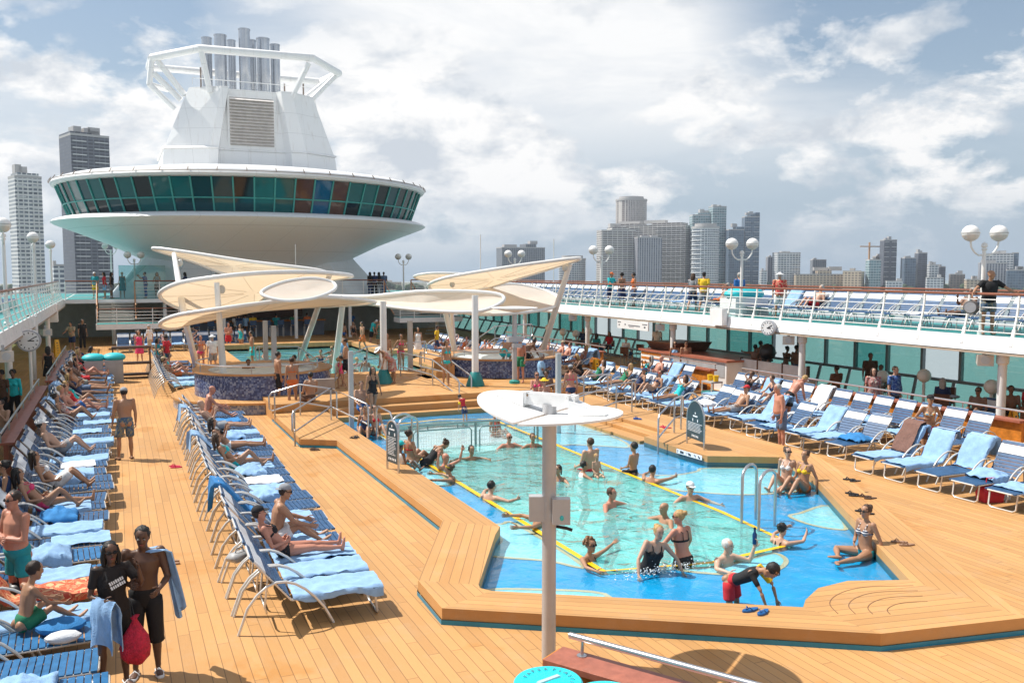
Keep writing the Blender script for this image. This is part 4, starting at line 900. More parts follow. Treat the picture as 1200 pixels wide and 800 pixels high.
# double globe lamps
def globe_lamp(name, loc, h, label, rz=0.0, globes=2, group='globe deck lamps'):
    g_ = thing(name, label, 'lamp', loc, rz, group)
    MB().lathe([(.1, 0), (.1, .1), (.062, .14), (.055, h-.75), (.05, h-.3), (.085, h-.27), (.05, h-.22), (.09, h-.18), (.07, h-.1), (0, h-.06)], n=16).build('pole', WHITE2, g_, smooth=True)
    for sx in ((-1, 1) if globes == 2 else (0,)):
        if sx: MB().tube([(.04*sx, 0, h-.42), (.16*sx, 0, h-.42), (.28*sx, 0, h-.34), (.37*sx, 0, h-.2), (.40*sx, 0, h-.02)], .028, 8).build('arm', WHITE2, g_, smooth=True)
        x = .40*sx; z = h+.18 if sx else h+.12
        MB().ell((x, 0, z), (.235, .235, .225), nu=20, nv=12).build('globe', GLOBE, g_, smooth=True, ang=80)
        MB().lathe([(.239, 0), (.247, .02), (.239, .035)], (x, 0, z-.01), 20).build('band', mat('band_grey', (.5, .5, .48), .4), g_)
        mb = MB(); mb.lathe([(.236*math.sin(a), -.228*math.cos(a)) for a in (.2, .5, .8, 1.1, 1.35)], (x, 0, z), 20); mb.build('lower_bowl', mat('bowl_ribbed', (.62, .58, .52), .4), g_, smooth=True)
    return g_
for y, lb in ((17.5, 'large white double globe lamp beside the man in a black t-shirt'), (28, 'white double globe lamp beside the man in a blue shirt'), (38.9, 'white double globe lamp in front of the gridded towers'), (49.4, 'white double globe lamp above the right canopy')):
    globe_lamp('globe_lamp', (22.0, y, UZ), 2.62, lb, rz=-YAW*.9)
for y, lb in ((33, 'white globe lamp cut by the left edge of the picture'), (44.5, 'white globe lamp, middle one above the left railing'), (56, 'white globe lamp, farthest one above the left railing')):
    globe_lamp('globe_lamp', (-3.25, y, UZ), 3.05, lb, rz=rad(96))
for u, lb in ((158, 'white double globe lamp on the back balcony beside the stair group'), (473, 'white double globe lamp on the back balcony near the dark group')):
    p = gy(u, 330, 64); globe_lamp('globe_lamp', (p.x, 64, UZ), 2.65, lb, rz=0)
p = gy(515/4+0, 266, 76); globe_lamp('globe_lamp', (p.x, 76, UZ), 4.4-.9, 'small distant double globe lamp left of the lounge pedestal', rz=0)
# thin aerials
for (u, vt, Y_, lb) in ((563, 275, 46, 'thin whip aerial standing behind the right canopy'), (649, 280, 46, 'thin white pole behind the tip of the right canopy'), (346, 286, 58, 'thin white mast in front of the lounge pedestal')):
    p = gy(u, vt, Y_); MB().tube([(0, 0, UZ), (0, 0, p.z)], .03, 6).build('whip_aerial', WHITE2, label=lb, cat='aerial').location = (p.x, Y_, 0)
# handrails
def handrail(label, pts_list, posts, cat='handrail', r=.026, m=STEEL, name='hand_rail'):
    B = Vector(pts_list[0][0]); B.z = 0; h = thing(name, label, cat, B)
    for pts in pts_list: MB().tube([Vector(p)-B for p in pts], r, 8).build('rail', m, h, smooth=True)
    for a, b_ in posts: MB().tube([Vector(a)-B, Vector(b_)-B], r, 8).build('rail_post', m, h, smooth=True)
    return h
def roundrail(p, q, zt, zm, zb0, zb1):
    """inverted U rail from p to q sloping; returns path lists"""
    p, q = Vector(p), Vector(q)
    return p, q
def loop_rail(label, x, y0, y1, y2, z0, z1, zlow):
    # level run y0..y1 then slopes down to y2 (towards the camera) along the ship
    top = [(x, y0, z0+.42), (x, y0, z0+.82), (x, y0-.08, z0+.92), (x, y1, z0+.92), (x, y2+.1, z1+.9), (x, y2, z1+.8), (x, y2, z1+.1)]
    lowr = [(x, y0, z0+.42), (x, y0-.08, z0+.38), (x, y1, z0+.40), (x, y2+.15, z1+.36), (x, y2, z1+.3)]
    return handrail(label, [top, lowr], [((x, y0-.35, z0), (x, y0-.35, z0+.92)), ((x, y1, z0), (x, y1, z0+.92))])
a, b_, c_ = gz(344, 524), gz(380, 500, .22), gz(438, 512, 0)
def rail3(label, A, B_, C_, zA, zB, zC, h=.95):
    A, B_, C_ = [Vector((p[0], p[1], 0)) for p in (A, B_, C_)]
    up = lambda p, z: Vector((p.x, p.y, z))
    d = (B_-A).normalized()*.08
    top = [up(A, zA+.45), up(A, zA+h-.1), up(A+d, zA+h), up(B_, zB+h), up(C_, zC+h), up(C_+(C_-B_).normalized()*.08, zC+h-.1), up(C_+(C_-B_).normalized()*.08, zC-.1)]
    low = [up(A, zA+.45), up(A+d, zA+.38), up(B_, zB+.40), up(C_, zC+.38)]
    A2 = A+d*2; return handrail(label, [top, low], [(up(A2, zA), up(A2, zA+h)), (up(B_, zB), up(B_, zB+h))])
rail3('nearer steel handrail over the jog of the left pool coaming', gz(343, 524), gz(388, 492, .22), gz(430, 512, 0), 0, .22, 0)
rail3('second steel handrail behind it on the left pool coaming', gz(316, 496), gz(352, 486, .22), gz(392, 492, .1), 0, .22, .1)
rail3('left steel handrail of the steps on the platform between the pools', gz(468, 440, .5), gz(507, 452, .5), gz(537, 477, 0), .5, .5, 0)
rail3('right steel handrail down the centre steps towards the near pool', gz(492, 440, .5), gz(524, 449, .5), gz(551, 470, 0), .5, .5, 0)
rail3('white topped steel handrail over the right pool steps, far one', gz(716, 470, .22), gz(684, 474, .22), gz(640, 487, 0), .22, .22, 0)
rail3('steel handrail over the right pool steps, near one behind the reflector', gz(744, 482, .22), gz(722, 486, .22), gz(676, 503, 0), .22, .22, 0)
rail3('tall steel handrail where the right steps meet the board sign', gz(800, 502, .22), gz(790, 507, .22), gz(772, 529, 0), .22, .22, 0)
rail3('steel handrail by the left hot tub steps above the far pool', gz(300, 432, .5), gz(350, 432, .5), gz(372, 452, .5), .5, .5, .5)
rail3('steel handrail down into the far pool, left one', gz(448, 430, .5), gz(430, 432, .5), gz(394, 452, .3), .5, .5, .2)
rail3('steel handrail down into the far pool, right one beside the walkers', gz(500, 424, .5), gz(470, 428, .5), gz(452, 438, .3), .5, .5, .2)
rail3('steel handrail round the top of the right hot tub steps', gz(624, 432, 0), gz(580, 437, 0), gz(545, 447, 0), 1.2, 1.2, .5)
def ladder(label, ps, zt, zb=-.9, w=.36, arch='x'):
    B = Vector((ps[0][0], ps[0][1], 0)); l = thing('pool_ladder', label, 'ladder', B)
    for (x0, y0, x1, y1) in ps:
        pts = []
        for i in range(9):
            a = math.pi*i/8; f = .5-.5*math.cos(a); pts.append((x0+(x1-x0)*f-B.x, y0+(y1-y0)*f-B.y, zt-.2+.2*math.sin(a)))
        pts = [(x0-B.x, y0-B.y, zb)]+pts+[(x1-B.x, y1-B.y, LZ)]
        MB().tube(pts, .028, 10).build('rail', STEEL, l, smooth=True)
    a, c = ps[0], ps[1]
    for z in (-.25, -.55): MB().bar((0, 0, z), (c[0]-B.x, c[1]-B.y, z), .07, .03).build('tread', STEEL, l)
    return l
pA, pB = gz(869, 613, 0), gz(889, 622, 0)
ladder('steel pool ladder of two arched rails on the right yellow edge', [(pA.x, pA.y, pA.x+.55, pA.y+.28), (pB.x, pB.y, pB.x+.60, pB.y+.28)], 1.05)
pA, pB = gz(478, 537, 0), gz(495, 530, 0)
ladder('steel pool ladder of two arched rails on the left edge beside the net fence', [(6.95, 21.7, 6.35, 21.4), (6.95, 22.2, 6.35, 21.9)], 1.0)
handrail('steel hand loop in the far left corner of the near pool', [[(6.6, 24.4, -.1), (6.6, 24.4, .75), (6.6, 24.2, .9), (6.6, 23.0, .9), (6.6, 22.8, .75), (6.6, 22.8, -.1)]], [], cat='handrail')
# net fence across the pool
nf = thing('net_fence', 'low steel fence with white netting across the near pool', 'fence', (6.85, FENCE_Y-.05, 0))
W_ = 3.8; GRF = mat('green_grey_steel', (.28, .36, .36), .35, metal=.5)
MB().tube([(0, 0, .62), (W_, 0, .62)], .03, 8).build('top_rail', GRF, nf)
for x in (.05, W_/2, W_-.05): MB().tube([(x, 0, -.3), (x, 0, .62)], .035, 8).build('fence_post', GRF, nf)
for x0, x1 in ((.15, W_/2-.12), (W_/2+.12, W_-.15)):
    MB().tube([(x0, 0, -.2), (x0, 0, .4), (x0+.06, 0, .48), (x1-.06, 0, .48), (x1, 0, .4), (x1, 0, -.2)], .022, 8).build('panel_frame', GRF, nf)
    mb = MB(); k = int((x1-x0)/.07)
    for i in range(1, k): mb.tube([(x0+(x1-x0)*i/k, 0, -.25), (x0+(x1-x0)*i/k, 0, .47)], .004, 4)
    for i in range(10): mb.tube([(x0, 0, -.2+.066*i), (x1, 0, -.2+.066*i)], .004, 4)
    mb.build('netting', mat('net_white', (.75, .77, .77), .6), nf)
    for x in (x0+.4, x1-.4): MB().tube([(x, 0, .48), (x, 0, .62)], .018, 6).build('stay', GRF, nf)
# ================================================================== LOUNGERS
def make_lounger(back=50.0, detail=True, strap=BLUESTRAP, tube=TUBE):
    hw = .31; hy, hz = .70, .37; bl = .80; a = rad(back); bd = Vector((0, -math.cos(a), math.sin(a))); hinge = Vector((0, hy, hz))
    r = thing('sun_lounger', 'lounger', 'sun lounger'); n = 6 if detail else 4
    top = hinge+bd*bl; bn = Vector((0, math.sin(a), math.cos(a)))
    fr = MB()
    fr.tube([(-hw, hy, hz), (-hw, 1.86, hz), (-hw+.06, 1.93, hz), (hw-.06, 1.93, hz), (hw, 1.86, hz), (hw, hy, hz)], .017, n)
    for f in (.35, .75): fr.tube([(-hw, hy+1.2*f, hz-.01), (hw, hy+1.2*f, hz-.01)], .012, n)
    bk = [(-hw, *hinge.yz), tuple(hinge+bd*(bl-.07)+Vector((-hw, 0, 0))), tuple(top+Vector((-hw+.07, 0, 0))), tuple(top+Vector((hw-.07, 0, 0))), tuple(hinge+bd*(bl-.07)+Vector((hw, 0, 0))), (hw, *hinge.yz)]
    fr.tube(bk, .017, n)
    fr.build('frame', tube, r, smooth=True)
    for sx in (-1, 1):   # arched side legs that double as arm rests
        pts = []
        for i in range(11):
            f = i/10; pts.append((sx*(hw+.03), .02+1.22*f, .64*math.sin(math.pi*(f**.85))**.75 if 0 < f < 1 else 0.0))
        MB().tube(pts, .019, n+1).build('armrest', tube, r, smooth=True, ang=80)
    mb = MB(); mb.tube([(-hw+.02, 1.80, hz), (-hw+.02, 1.84, .06), (-hw+.08, 1.85, .018), (hw-.08, 1.85, .018), (hw-.02, 1.84, .06), (hw-.02, 1.80, hz)], .017, n); mb.build('leg', tube, r, smooth=True, ang=80)
    if detail:
        mb = MB(); s_ = hinge+bd*.45; mb.tube([(-hw+.04, s_.y, s_.z), (-hw+.04, s_.y-.05, .30), (-hw+.1, s_.y-.02, .2), (hw-.1, s_.y-.02, .2), (hw-.04, s_.y-.05, .30), (hw-.04, s_.y, s_.z)], .014, n); mb.build('back_prop', tube, r, smooth=True, ang=80)
    mb = MB(); y = hy+.05
    while y < 1.90:
        mb.box(-hw-.012, hw+.012, y, y+.066, hz-.004, hz+.024); y += .079
    mb.build('seat', strap, r)
    mb, wb = MB(), MB(); s_ = .05; up = bn*.02
    while s_ < bl-.05:
        c0 = hinge+bd*s_; c1 = hinge+bd*(s_+.066); X_ = Vector((hw+.012, 0, 0)); tgt = wb if .52 < s_ < .68 else mb
        tgt.hexa([c0-X_-up*.2, c0+X_-up*.2, c1+X_-up*.2, c1-X_-up*.2, c0-X_+up, c0+X_+up, c1+X_+up, c1-X_+up]); s_ += .079 if not (.50 < s_ < .60) else .067
    b_ = mb.build('backrest', strap, r); wb.build('white_band', WHITESTRAP, b_)
    return r
PROTO = {'mid': make_lounger(50), 'steep': make_lounger(60), 'flat': make_lounger(14), 'far': make_lounger(55, False), 'bright': make_lounger(48, True, BLUESTRAP2)}
for k in PROTO.values(): k.location = (0, 0, 0)
used_proto = {}
LOUNG = {}
def lounger(kind, x, y, rz, label, group, key=None, z=0.0):
    if kind not in used_proto:
        o = PROTO[kind]; used_proto[kind] = 1; o.location = (x, y, z); o.rotation_euler = (0, 0, rz); o['label'] = label; o['group'] = group
    else: o = dup(PROTO[kind], (x, y, z), rz, label, group)
    if key: LOUNG[key] = (x, y, z, rz, {'mid': 50, 'steep': 60, 'flat': 14, 'far': 55, 'bright': 48}[kind])
    return o
rr = random.Random(21)
EAST, WEST = rad(-90), rad(90)      # foot end towards the right / left of the ship
# row along the left wall, feet towards the walkway
y = 8.3; i = 1
while y < 47:
    if not (34.0 < y < 34.6):
        knd = 'bright' if y < 15.5 else ('flat' if i in (9, 14) else 'mid')
        lounger(knd, -2.18+rr.uniform(-.09, .09), y+rr.uniform(-.04, .04), EAST+rr.uniform(-.07, .07), f'blue strapped lounger, {ordn(i)} from the camera along the left leaning wall', 'loungers along the left leaning wall', ('L1', i)); i += 1
    y += .80 if y < 16 else .76
NL1 = i-1
y = 11.95; i = 1
while y < 28.6:
    lounger('mid', 1.27+rr.uniform(-.06, .06)+.012*(y-12), y, EAST+rr.uniform(-.05, .05), f'blue strapped lounger, {ordn(i)} from the camera between left walkway and pool', 'loungers between the left walkway and the pool', ('L2', i)); i += 1; y += .73
y = 35.6; i = 1
while y < 45.5:
    lounger('mid' if i < 8 else 'far', 1.15, y, EAST, f'white framed lounger, {ordn(i)} from the camera left of the left hot tub', 'loungers left of the left hot tub', ('L3', i)); i += 1; y += .74
x = .3; i = 1
while x < 7.2:
    lounger('far', x, 57.6, rad(180), f'dark blue lounger, {ordn(i)} from the left behind the left canopy', 'loungers in the back row behind the left canopy', ('BK', i)); i += 1; x += .74
# right side
y = 15.9; i = 1
while y < 47.6:
    if not (26.1 < y < 28.2 or 31.6 < y < 36.4):
        lounger('steep' if y < 31 else 'far', 20.55, y, WEST+rr.uniform(-.03, .03), f'blue lounger with a white band, {ordn(i)} from the camera against the orange wall', 'loungers against the orange wall', ('A', i)); i += 1
    y += .80
y = 17.0; i = 1
while y < 33:
    lounger('mid' if i % 5 else 'flat', 18.05+rr.uniform(-.22, .22), y+rr.uniform(-.05, .05), WEST+rr.uniform(-.12, .12), f'blue lounger, {ordn(i)} from the camera in the row at the right platform edge', 'loungers at the edge of the right platform', ('B', i)); i += 1; y += .80
for i, y in enumerate((15.35, 14.5, 13.6, 12.75, 11.95, 11.1)):
    lounger('steep', 17.55, y, WEST+.02*i-.04, f'lounger with white frame, {ordn(i+1)} from the left in the front group on the right deck', 'front group of loungers on the right deck', ('C', i+1))
y = 38.5; i = 1
while y < 50:
    lounger('far', 17.6, y, WEST, f'small distant lounger, {ordn(i)} beyond the right hot tub', 'loungers beyond the right hot tub', ('D', i)); i += 1; y += .85
y = 10.6; i = 1
while y < 58:
    lounger('far', 24.5, y, WEST+rr.uniform(-.02, .02), f'blue lounger with white band, {ordn(i)} from the camera on the right upper deck', 'loungers on the right upper deck', ('U', i), UZ); i += 1; y += .80
y = 26; i = 1
while y < 52:
    lounger('far', -6.4, y, EAST, f'blue lounger behind the railing, {ordn(i)} from the camera on the left upper deck', 'loungers on the left upper deck', ('UL', i), UZ); i += 1; y += 1.0
for k in list(PROTO):
    if k not in used_proto: raise RuntimeError(k)
# ================================================================== TOWELS
def towel_obj(m, key, mode, label, seed=0, y0=None, y1=None, hw=.36, group='towels on the loungers'):
    """cloth laid on a lounger in the lounger's own frame: seat, back, full or heap"""
    x, y, z, rz, back = LOUNG[key]; r = random.Random(seed*13+5); a = rad(back); hinge = Vector((0, .70, .37)); bd = Vector((0, -math.cos(a), math.sin(a))); bn = Vector((0, math.sin(a), math.cos(a)))
    def on(s_, lift):  # s_>0 along the seat, <0 up the back
        if s_ >= 0: return Vector((0, .70+s_, .40+lift))
        if s_ > -.82: return hinge+bd*(-s_)+bn*(.03+lift)
        e = -s_-.82; return hinge+bd*.83-bn*.03+Vector((0, -.04-.12*e, -e+.03))
    s0, s1 = {'seat': (.02, 1.22), 'back': (.1, -1.25), 'full': (1.15, -1.05), 'heap': (.15, .75), 'foot': (.45, 1.30), 'half': (.3, 1.0)}[mode]
    nu, nv = 15, 22; vs = []
    ph = [r.uniform(0, 6) for _ in range(4)]; skew = r.uniform(-.12, .12)
    for j in range(nv+1):
        s_ = s0+(s1-s0)*j/nv
        for i_ in range(nu+1):
            f = i_/nu*2-1; wob = 1+.06*math.sin(7*s_+ph[3]); xx = f*hw*wob+skew*s_*.4
            amp = .06 if mode == 'heap' else .028
            lift = amp*(noise.noise(Vector((xx*7+ph[0], s_*6+ph[1], seed)))+.6*noise.noise(Vector((xx*15, s_*13, seed+9))))+amp*.9
            if mode == 'heap': lift += .13*max(0, 1-f*f)*(math.sin(math.pi*j/nv)**.6)
            p = on(s_, max(.004, lift)); ov = abs(xx)-.325
            if ov > 0: xx = math.copysign(.325+ov*.25, xx); p.z -= ov*1.6 if s_ >= 0 else 0; p -= (bn*ov*1.3 if s_ < 0 else Vector())
            vs.append(Vector((xx, p.y, p.z)))
    top = vs; lo_ = [v-Vector((0, .004, .010)) for v in vs]; k = (nu+1)*(nv+1); fs = []
    for j in range(nv):
        for i_ in range(nu):
            q = j*(nu+1)+i_; fs += [(q, q+1, q+nu+2, q+nu+1), (k+q+nu+1, k+q+nu+2, k+q+1, k+q)]
    for j in range(nv): q = j*(nu+1); fs += [(q, q+nu+1, k+q+nu+1, k+q), (q+nu, k+q+nu, k+q+2*nu+1, q+2*nu+1)]
    for i_ in range(nu): fs += [(i_, k+i_, k+i_+1, i_+1)]; q = nv*(nu+1)+i_; fs += [(q, q+1, k+q+1, k+q)]
    ob = MB().add(top+lo_, fs).build('towel', m, None, smooth=True, ang=70, label=label, cat='towel', group=group); ob.location = (x, y, z); ob.rotation_euler = (0, 0, rz); return ob
def near_name(row, i):
    return {'L1': f'the {ordn(i)} lounger along the left leaning wall', 'L2': f'the {ordn(i)} lounger between walkway and pool', 'L3': f'the {ordn(i)} lounger left of the hot tub', 'A': f'the {ordn(i)} lounger against the orange wall', 'B': f'the {ordn(i)} lounger at the right platform edge', 'C': f'the {ordn(i)} lounger from the left, front right group', 'D': f'the {ordn(i)} lounger beyond the right hot tub', 'BK': f'the {ordn(i)} lounger of the back row', 'U': f'the {ordn(i)} lounger on the right upper deck'}[row]
MODEW = {'seat': 'over the seat of', 'back': 'over the back of', 'full': 'laid full length on', 'heap': 'crumpled on', 'foot': 'over the foot of', 'half': 'rumpled on'}
TW = {'b': (TOWELB, 'light blue'), 'd': (TOWELD, 'deep blue'), 'w': (TOWELW, 'white'), 'o': (TOWELO, 'red orange patterned'), 'p': (TOWELP, 'teal patterned')}
tl_ = [('b', 'L2', 1, 'seat'), ('b', 'L2', 2, 'seat'), ('b', 'L2', 3, 'seat'), ('b', 'L2', 6, 'half'), ('b', 'L2', 8, 'heap'), ('b', 'L2', 9, 'half'), ('d', 'L2', 7, 'back'), ('b', 'L2', 14, 'back'), ('b', 'L2', 12, 'half'), ('b', 'L2', 13, 'heap'), ('b', 'L2', 16, 'seat'), ('b', 'L2', 18, 'seat'), ('b', 'L2', 20, 'back'), ('d', 'L2', 21, 'half'),
       ('b', 'L1', 4, 'back'), ('b', 'L1', 6, 'full'), ('o', 'L1', 7, 'full'), ('b', 'L1', 8, 'half'), ('b', 'L1', 3, 'heap'), ('b', 'L1', 9, 'heap'), ('d', 'L1', 12, 'heap'), ('b', 'L1', 13, 'half'), ('b', 'L1', 16, 'heap'), ('w', 'L1', 18, 'half'), ('b', 'L1', 19, 'seat'), ('b', 'L2', 4, 'half'), ('w', 'L2', 10, 'half'), ('b', 'L2', 11, 'heap'), ('b', 'L2', 17, 'heap'), ('w', 'B', 9, 'heap'), ('b', 'A', 5, 'heap'), ('b', 'A', 3, 'seat'), ('w', 'A', 8, 'back'), ('b', 'L1', 10, 'foot'), ('b', 'L1', 11, 'seat'), ('b', 'L1', 17, 'half'), ('b', 'L1', 22, 'seat'), ('b', 'L1', 24, 'half'), ('b', 'L1', 26, 'foot'), ('b', 'L1', 28, 'full'), ('b', 'L1', 30, 'seat'), ('b', 'L1', 33, 'back'), ('b', 'L1', 36, 'seat'), ('b', 'L1', 40, 'full'),
       ('p', 'L3', 1, 'seat'), ('b', 'L3', 2, 'seat'), ('b', 'L3', 4, 'seat'), ('b', 'L3', 6, 'heap'), ('b', 'BK', 3, 'seat'), ('b', 'BK', 5, 'seat'), ('b', 'BK', 8, 'half'),
       ('b', 'C', 1, 'full'), ('b', 'C', 2, 'full'), ('b', 'C', 3, 'back'), ('b', 'C', 4, 'heap'), ('b', 'C', 5, 'half'), ('b', 'C', 6, 'seat'),
       ('b', 'B', 2, 'seat'), ('b', 'B', 3, 'full'), ('b', 'B', 4, 'half'), ('b', 'B', 5, 'heap'), ('b', 'B', 6, 'full'), ('b', 'B', 7, 'half'), ('b', 'B', 8, 'seat'), ('d', 'B', 1, 'heap'), ('b', 'B', 10, 'seat'), ('b', 'B', 12, 'seat'), ('b', 'B', 13, 'full'), ('b', 'B', 15, 'seat'), ('b', 'B', 17, 'seat'), ('b', 'B', 19, 'back'),
       ('b', 'A', 2, 'heap'), ('b', 'A', 4, 'half'), ('b', 'A', 7, 'half'), ('b', 'A', 9, 'heap'), ('b', 'A', 11, 'full'), ('b', 'A', 13, 'seat'), ('b', 'A', 15, 'full'), ('b', 'A', 18, 'back'), ('b', 'A', 20, 'full'), ('b', 'A', 22, 'seat'), ('b', 'D', 2, 'seat'), ('b', 'D', 4, 'seat'), ('b', 'D', 6, 'full'), ('b', 'D', 9, 'seat')]
for n_, (c, row, i, md_) in enumerate(tl_):
    if (row, i) in LOUNG: towel_obj(TW[c][0], (row, i), md_, f'{TW[c][1]} towel {MODEW[md_]} {near_name(row, i)}', n_)
for n_, i in enumerate((3, 9, 14, 22, 30)):
    towel_obj([TOWELB, TOWELO, TOWELW, TOWELB, TOWELB][n_], ('U', i), 'back' if n_ % 2 else 'seat', f'{["light blue","red checked","white","light blue","light blue"][n_]} towel {MODEW["back" if n_ % 2 else "seat"]} {near_name("U", i)}', 80+n_)
towel_obj(blotch('brown_knit', [(.16, .08, .06), (.2, .1, .075), (.13, .065, .05)], 30), ('C', 1), 'back', 'brown knit cover up over the blue towel, front right group', 99, hw=.27).location += Vector((-.055, 0, .045))
# ================================================================== SMALL THINGS
# clocks
def clock(name, loc, rz, label, stand=False, r=.30):
    c = thing(name, label, 'clock', loc, rz)   # face looks along -Y
    def disc(r0, y0, y1, m, nm):
        mb = MB(); n = 32; mb.add([(r0*math.cos(2*math.pi*i/n), y0, r0*math.sin(2*math.pi*i/n)) for i in range(n)]+[(r0*math.cos(2*math.pi*i/n), y1, r0*math.sin(2*math.pi*i/n)) for i in range(n)], [tuple(range(n)), tuple(range(2*n-1, n-1, -1))]+[(i, (i+1) % n, n+(i+1) % n, n+i) for i in range(n)]); return mb.build(nm, m, c)
    disc(r, -.09, .09, mat('clock_case_grey', (.42, .43, .46), .4), 'case'); disc(r*.86, -.10, -.093, WHITE, 'dial')
    mb = MB()
    for i in range(12):
        a = math.pi*i/6; mb.bar((r*.64*math.sin(a), -.104, r*.64*math.cos(a)), (r*.78*math.sin(a), -.104, r*.78*math.cos(a)), .03, .006, up=(0, 1, 0))
    mb.build('hour_marks', BLACK, c)
    for nm, ln, ang, wd in (('hour_hand', .45, 92, .035), ('minute_hand', .66, 58, .025)):
        a = rad(ang); MB().bar((-.08*r*math.sin(a), -.109, -.08*r*math.cos(a)), (r*ln*math.sin(a), -.109, r*ln*math.cos(a)), wd, .006, up=(0, 1, 0)).build(nm, BLACK, c)
    return c
p = gx(34, 399, -2.75); ck = clock('deck_clock', p, -.03, 'round grey rimmed clock hanging under the left upper deck', r=.37)
MB().box(-.45, -.30, -.05, .05, -.1, .1).build('bracket', GREYP, ck); MB().tube([(.02, 0, -.37), (.02, 0, -p.z)], .05, 8).build('pole', WHITE2, ck)
p = gx(901, 384, 21.15); clock('deck_clock', p, rad(-68), 'round clock on the edge of the right upper deck', r=.27)
for (u, v, lb) in ((842, 371, 'white box on the fascia of the right upper deck beside the clock'),):
    p = gx(u, v, 21.2); MB().box(-.12, .12, -.38, .38, -.32, .32).build('speaker_box', WHITE, label=lb, cat='box').location = p
for (y, lb, sz) in ((40, 'tall grey white cabinet on the left deck fascia above the clock', .42), (54, 'white cabinet at the far end of the left deck fascia', .36)):
    MB().box(-.35, .05, -.5, .5, -.5, .45).build('fascia_cabinet', WHITE, label=lb, cat='cabinet').location = (-2.95, y, 2.45)
def flood(p, rz, label):
    f_ = thing('flood_light', label, 'flood light', p, rz, 'flood lights under the upper decks')
    MB().hexa([(-.2, -.22, -.16), (.2, -.22, -.16), (.16, .2, -.1), (-.16, .2, -.1), (-.2, -.22, .14), (.2, -.22, .14), (.16, .2, .12), (-.16, .2, .12)]).build('housing', mat('flood_beige', (.55, .50, .43), .4), f_)
    mb = MB(); n = 16; mb.add([(.12*math.cos(2*math.pi*i/n), -.225, .11*math.sin(2*math.pi*i/n)) for i in range(n)], [tuple(range(n))]); mb.build('lens', mat('lens_grey', (.45, .46, .46), .15), f_)
    MB().box(-.04, .04, -.03, .03, .12, .3).build('bracket', GREYP, f_)
for (u, v, lb) in ((1153, 421, 'beige flood light beside the nearest right pillar'), (924, 398, 'beige flood light beside the clock side pillar'), (774, 383, 'beige flood light above the white bar hut'), (672, 372, 'beige flood light near the right canopy post')):
    flood(gx(u, v, 21.5), rad(-40), lb)
for (u, v, lb) in ((53, 389, 'flood light hanging under the left upper deck beyond the clock'), (3, 417, 'flood light under the left upper deck at the picture edge')):
    flood(gx(u, v, -2.9), rad(30), lb)
# round search light on the near right railing
p = gx(1138, 360, 21.45); s_ = thing('round_spotlight', 'round spotlight bolted to the right upper railing beside the standing man', 'spotlight', p, rad(-62))
mb = MB(); mb.lathe([(0, 0), (.16, 0), (.19, .04), (.19, .2), (.1, .24), (0, .24)], n=20); ob = mb.build('housing', mat('spot_dark', (.10, .09, .085), .35), s_, smooth=True); ob.rotation_euler = (rad(-90), 0, 0); ob.location = (0, -.12, 0)
mb = MB(); mb.add([(.15*math.cos(2*math.pi*i/20), -.125, .15*math.sin(2*math.pi*i/20)) for i in range(20)], [tuple(range(20))]); mb.build('lens', mat('lens_grey2', (.35, .36, .38), .1), s_)
# board signs (arched steel frame, slate board, rows of small lettering)
def board_sign(p, rz, label, w=.48, h=1.12):
    b_ = thing('board_sign', label, 'sign board', p, rz); hw = w/2; zs = h-hw
    arc = [(-hw, 0, 0)]+[(-hw, 0, zs*f) for f in (.5, 1)]+[(-hw*math.cos(math.pi*i/12), 0, zs+hw*1.0*math.sin(math.pi*i/12)) for i in range(1, 12)]+[(hw, 0, zs), (hw, 0, 0)]
    MB().tube(arc, .025, 8).build('frame', STEEL, b_, smooth=True)
    out = [(-hw+.02, .18), (hw-.02, .18)]+[((hw-.02)*math.cos(math.pi*i/12), zs+(hw-.02)*math.sin(math.pi*i/12)) for i in range(13)]
    k = len(out); MB().add([(x, -.012, z) for x, z in out]+[(x, .012, z) for x, z in out], [tuple(range(k)), tuple(range(2*k-1, k-1, -1))]+[(i, (i+1) % k, k+(i+1) % k, k+i) for i in range(k)]).build('board', mat('slate_board', (.025, .055, .07), .35), b_)
    mb = MB(); r = random.Random(4); z = zs+.02
    mb.box(-.02, .02, -.017, -.013, zs+.12, zs+.17); mb.box(-.12, .12, -.017, -.013, zs+.05, zs+.085)
    for s_ in (-1, 1): mb.box(s_*.13-.02, s_*.13+.02, -.017, -.013, zs-.07, zs+.0)
    z = zs-.12
    while z > .36:
        x = -hw+.06; e = hw-.06-r.uniform(0, .14)
        while x < e:
            l = r.uniform(.02, .06); mb.box(x, min(x+l, e), -.016, -.013, z, z+.013); x += l+.012
        z -= .035
    for i in range(5): mb.box(-.17+.075*i, -.13+.075*i, -.016, -.013, .24, .29)
    mb.build('lettering', WHITESTRAP, b_); return b_
def sign_at(a, c, zb, label, zz=.22, h=1.12):
    a, c = gz(*a, zz), gz(*c, zz); d = c-a; board_sign(((a.x+c.x)/2, (a.y+c.y)/2, zz), math.atan2(d.y, d.x), label, w=d.length, h=h)
sign_at((805, 519), (825, 527), .22, 'slate pool rules board in an arched steel frame on the right platform', h=1.17)
sign_at((454, 549), (467, 554), .22, 'slate pool rules board seen edge on at the left coaming', h=1.13)
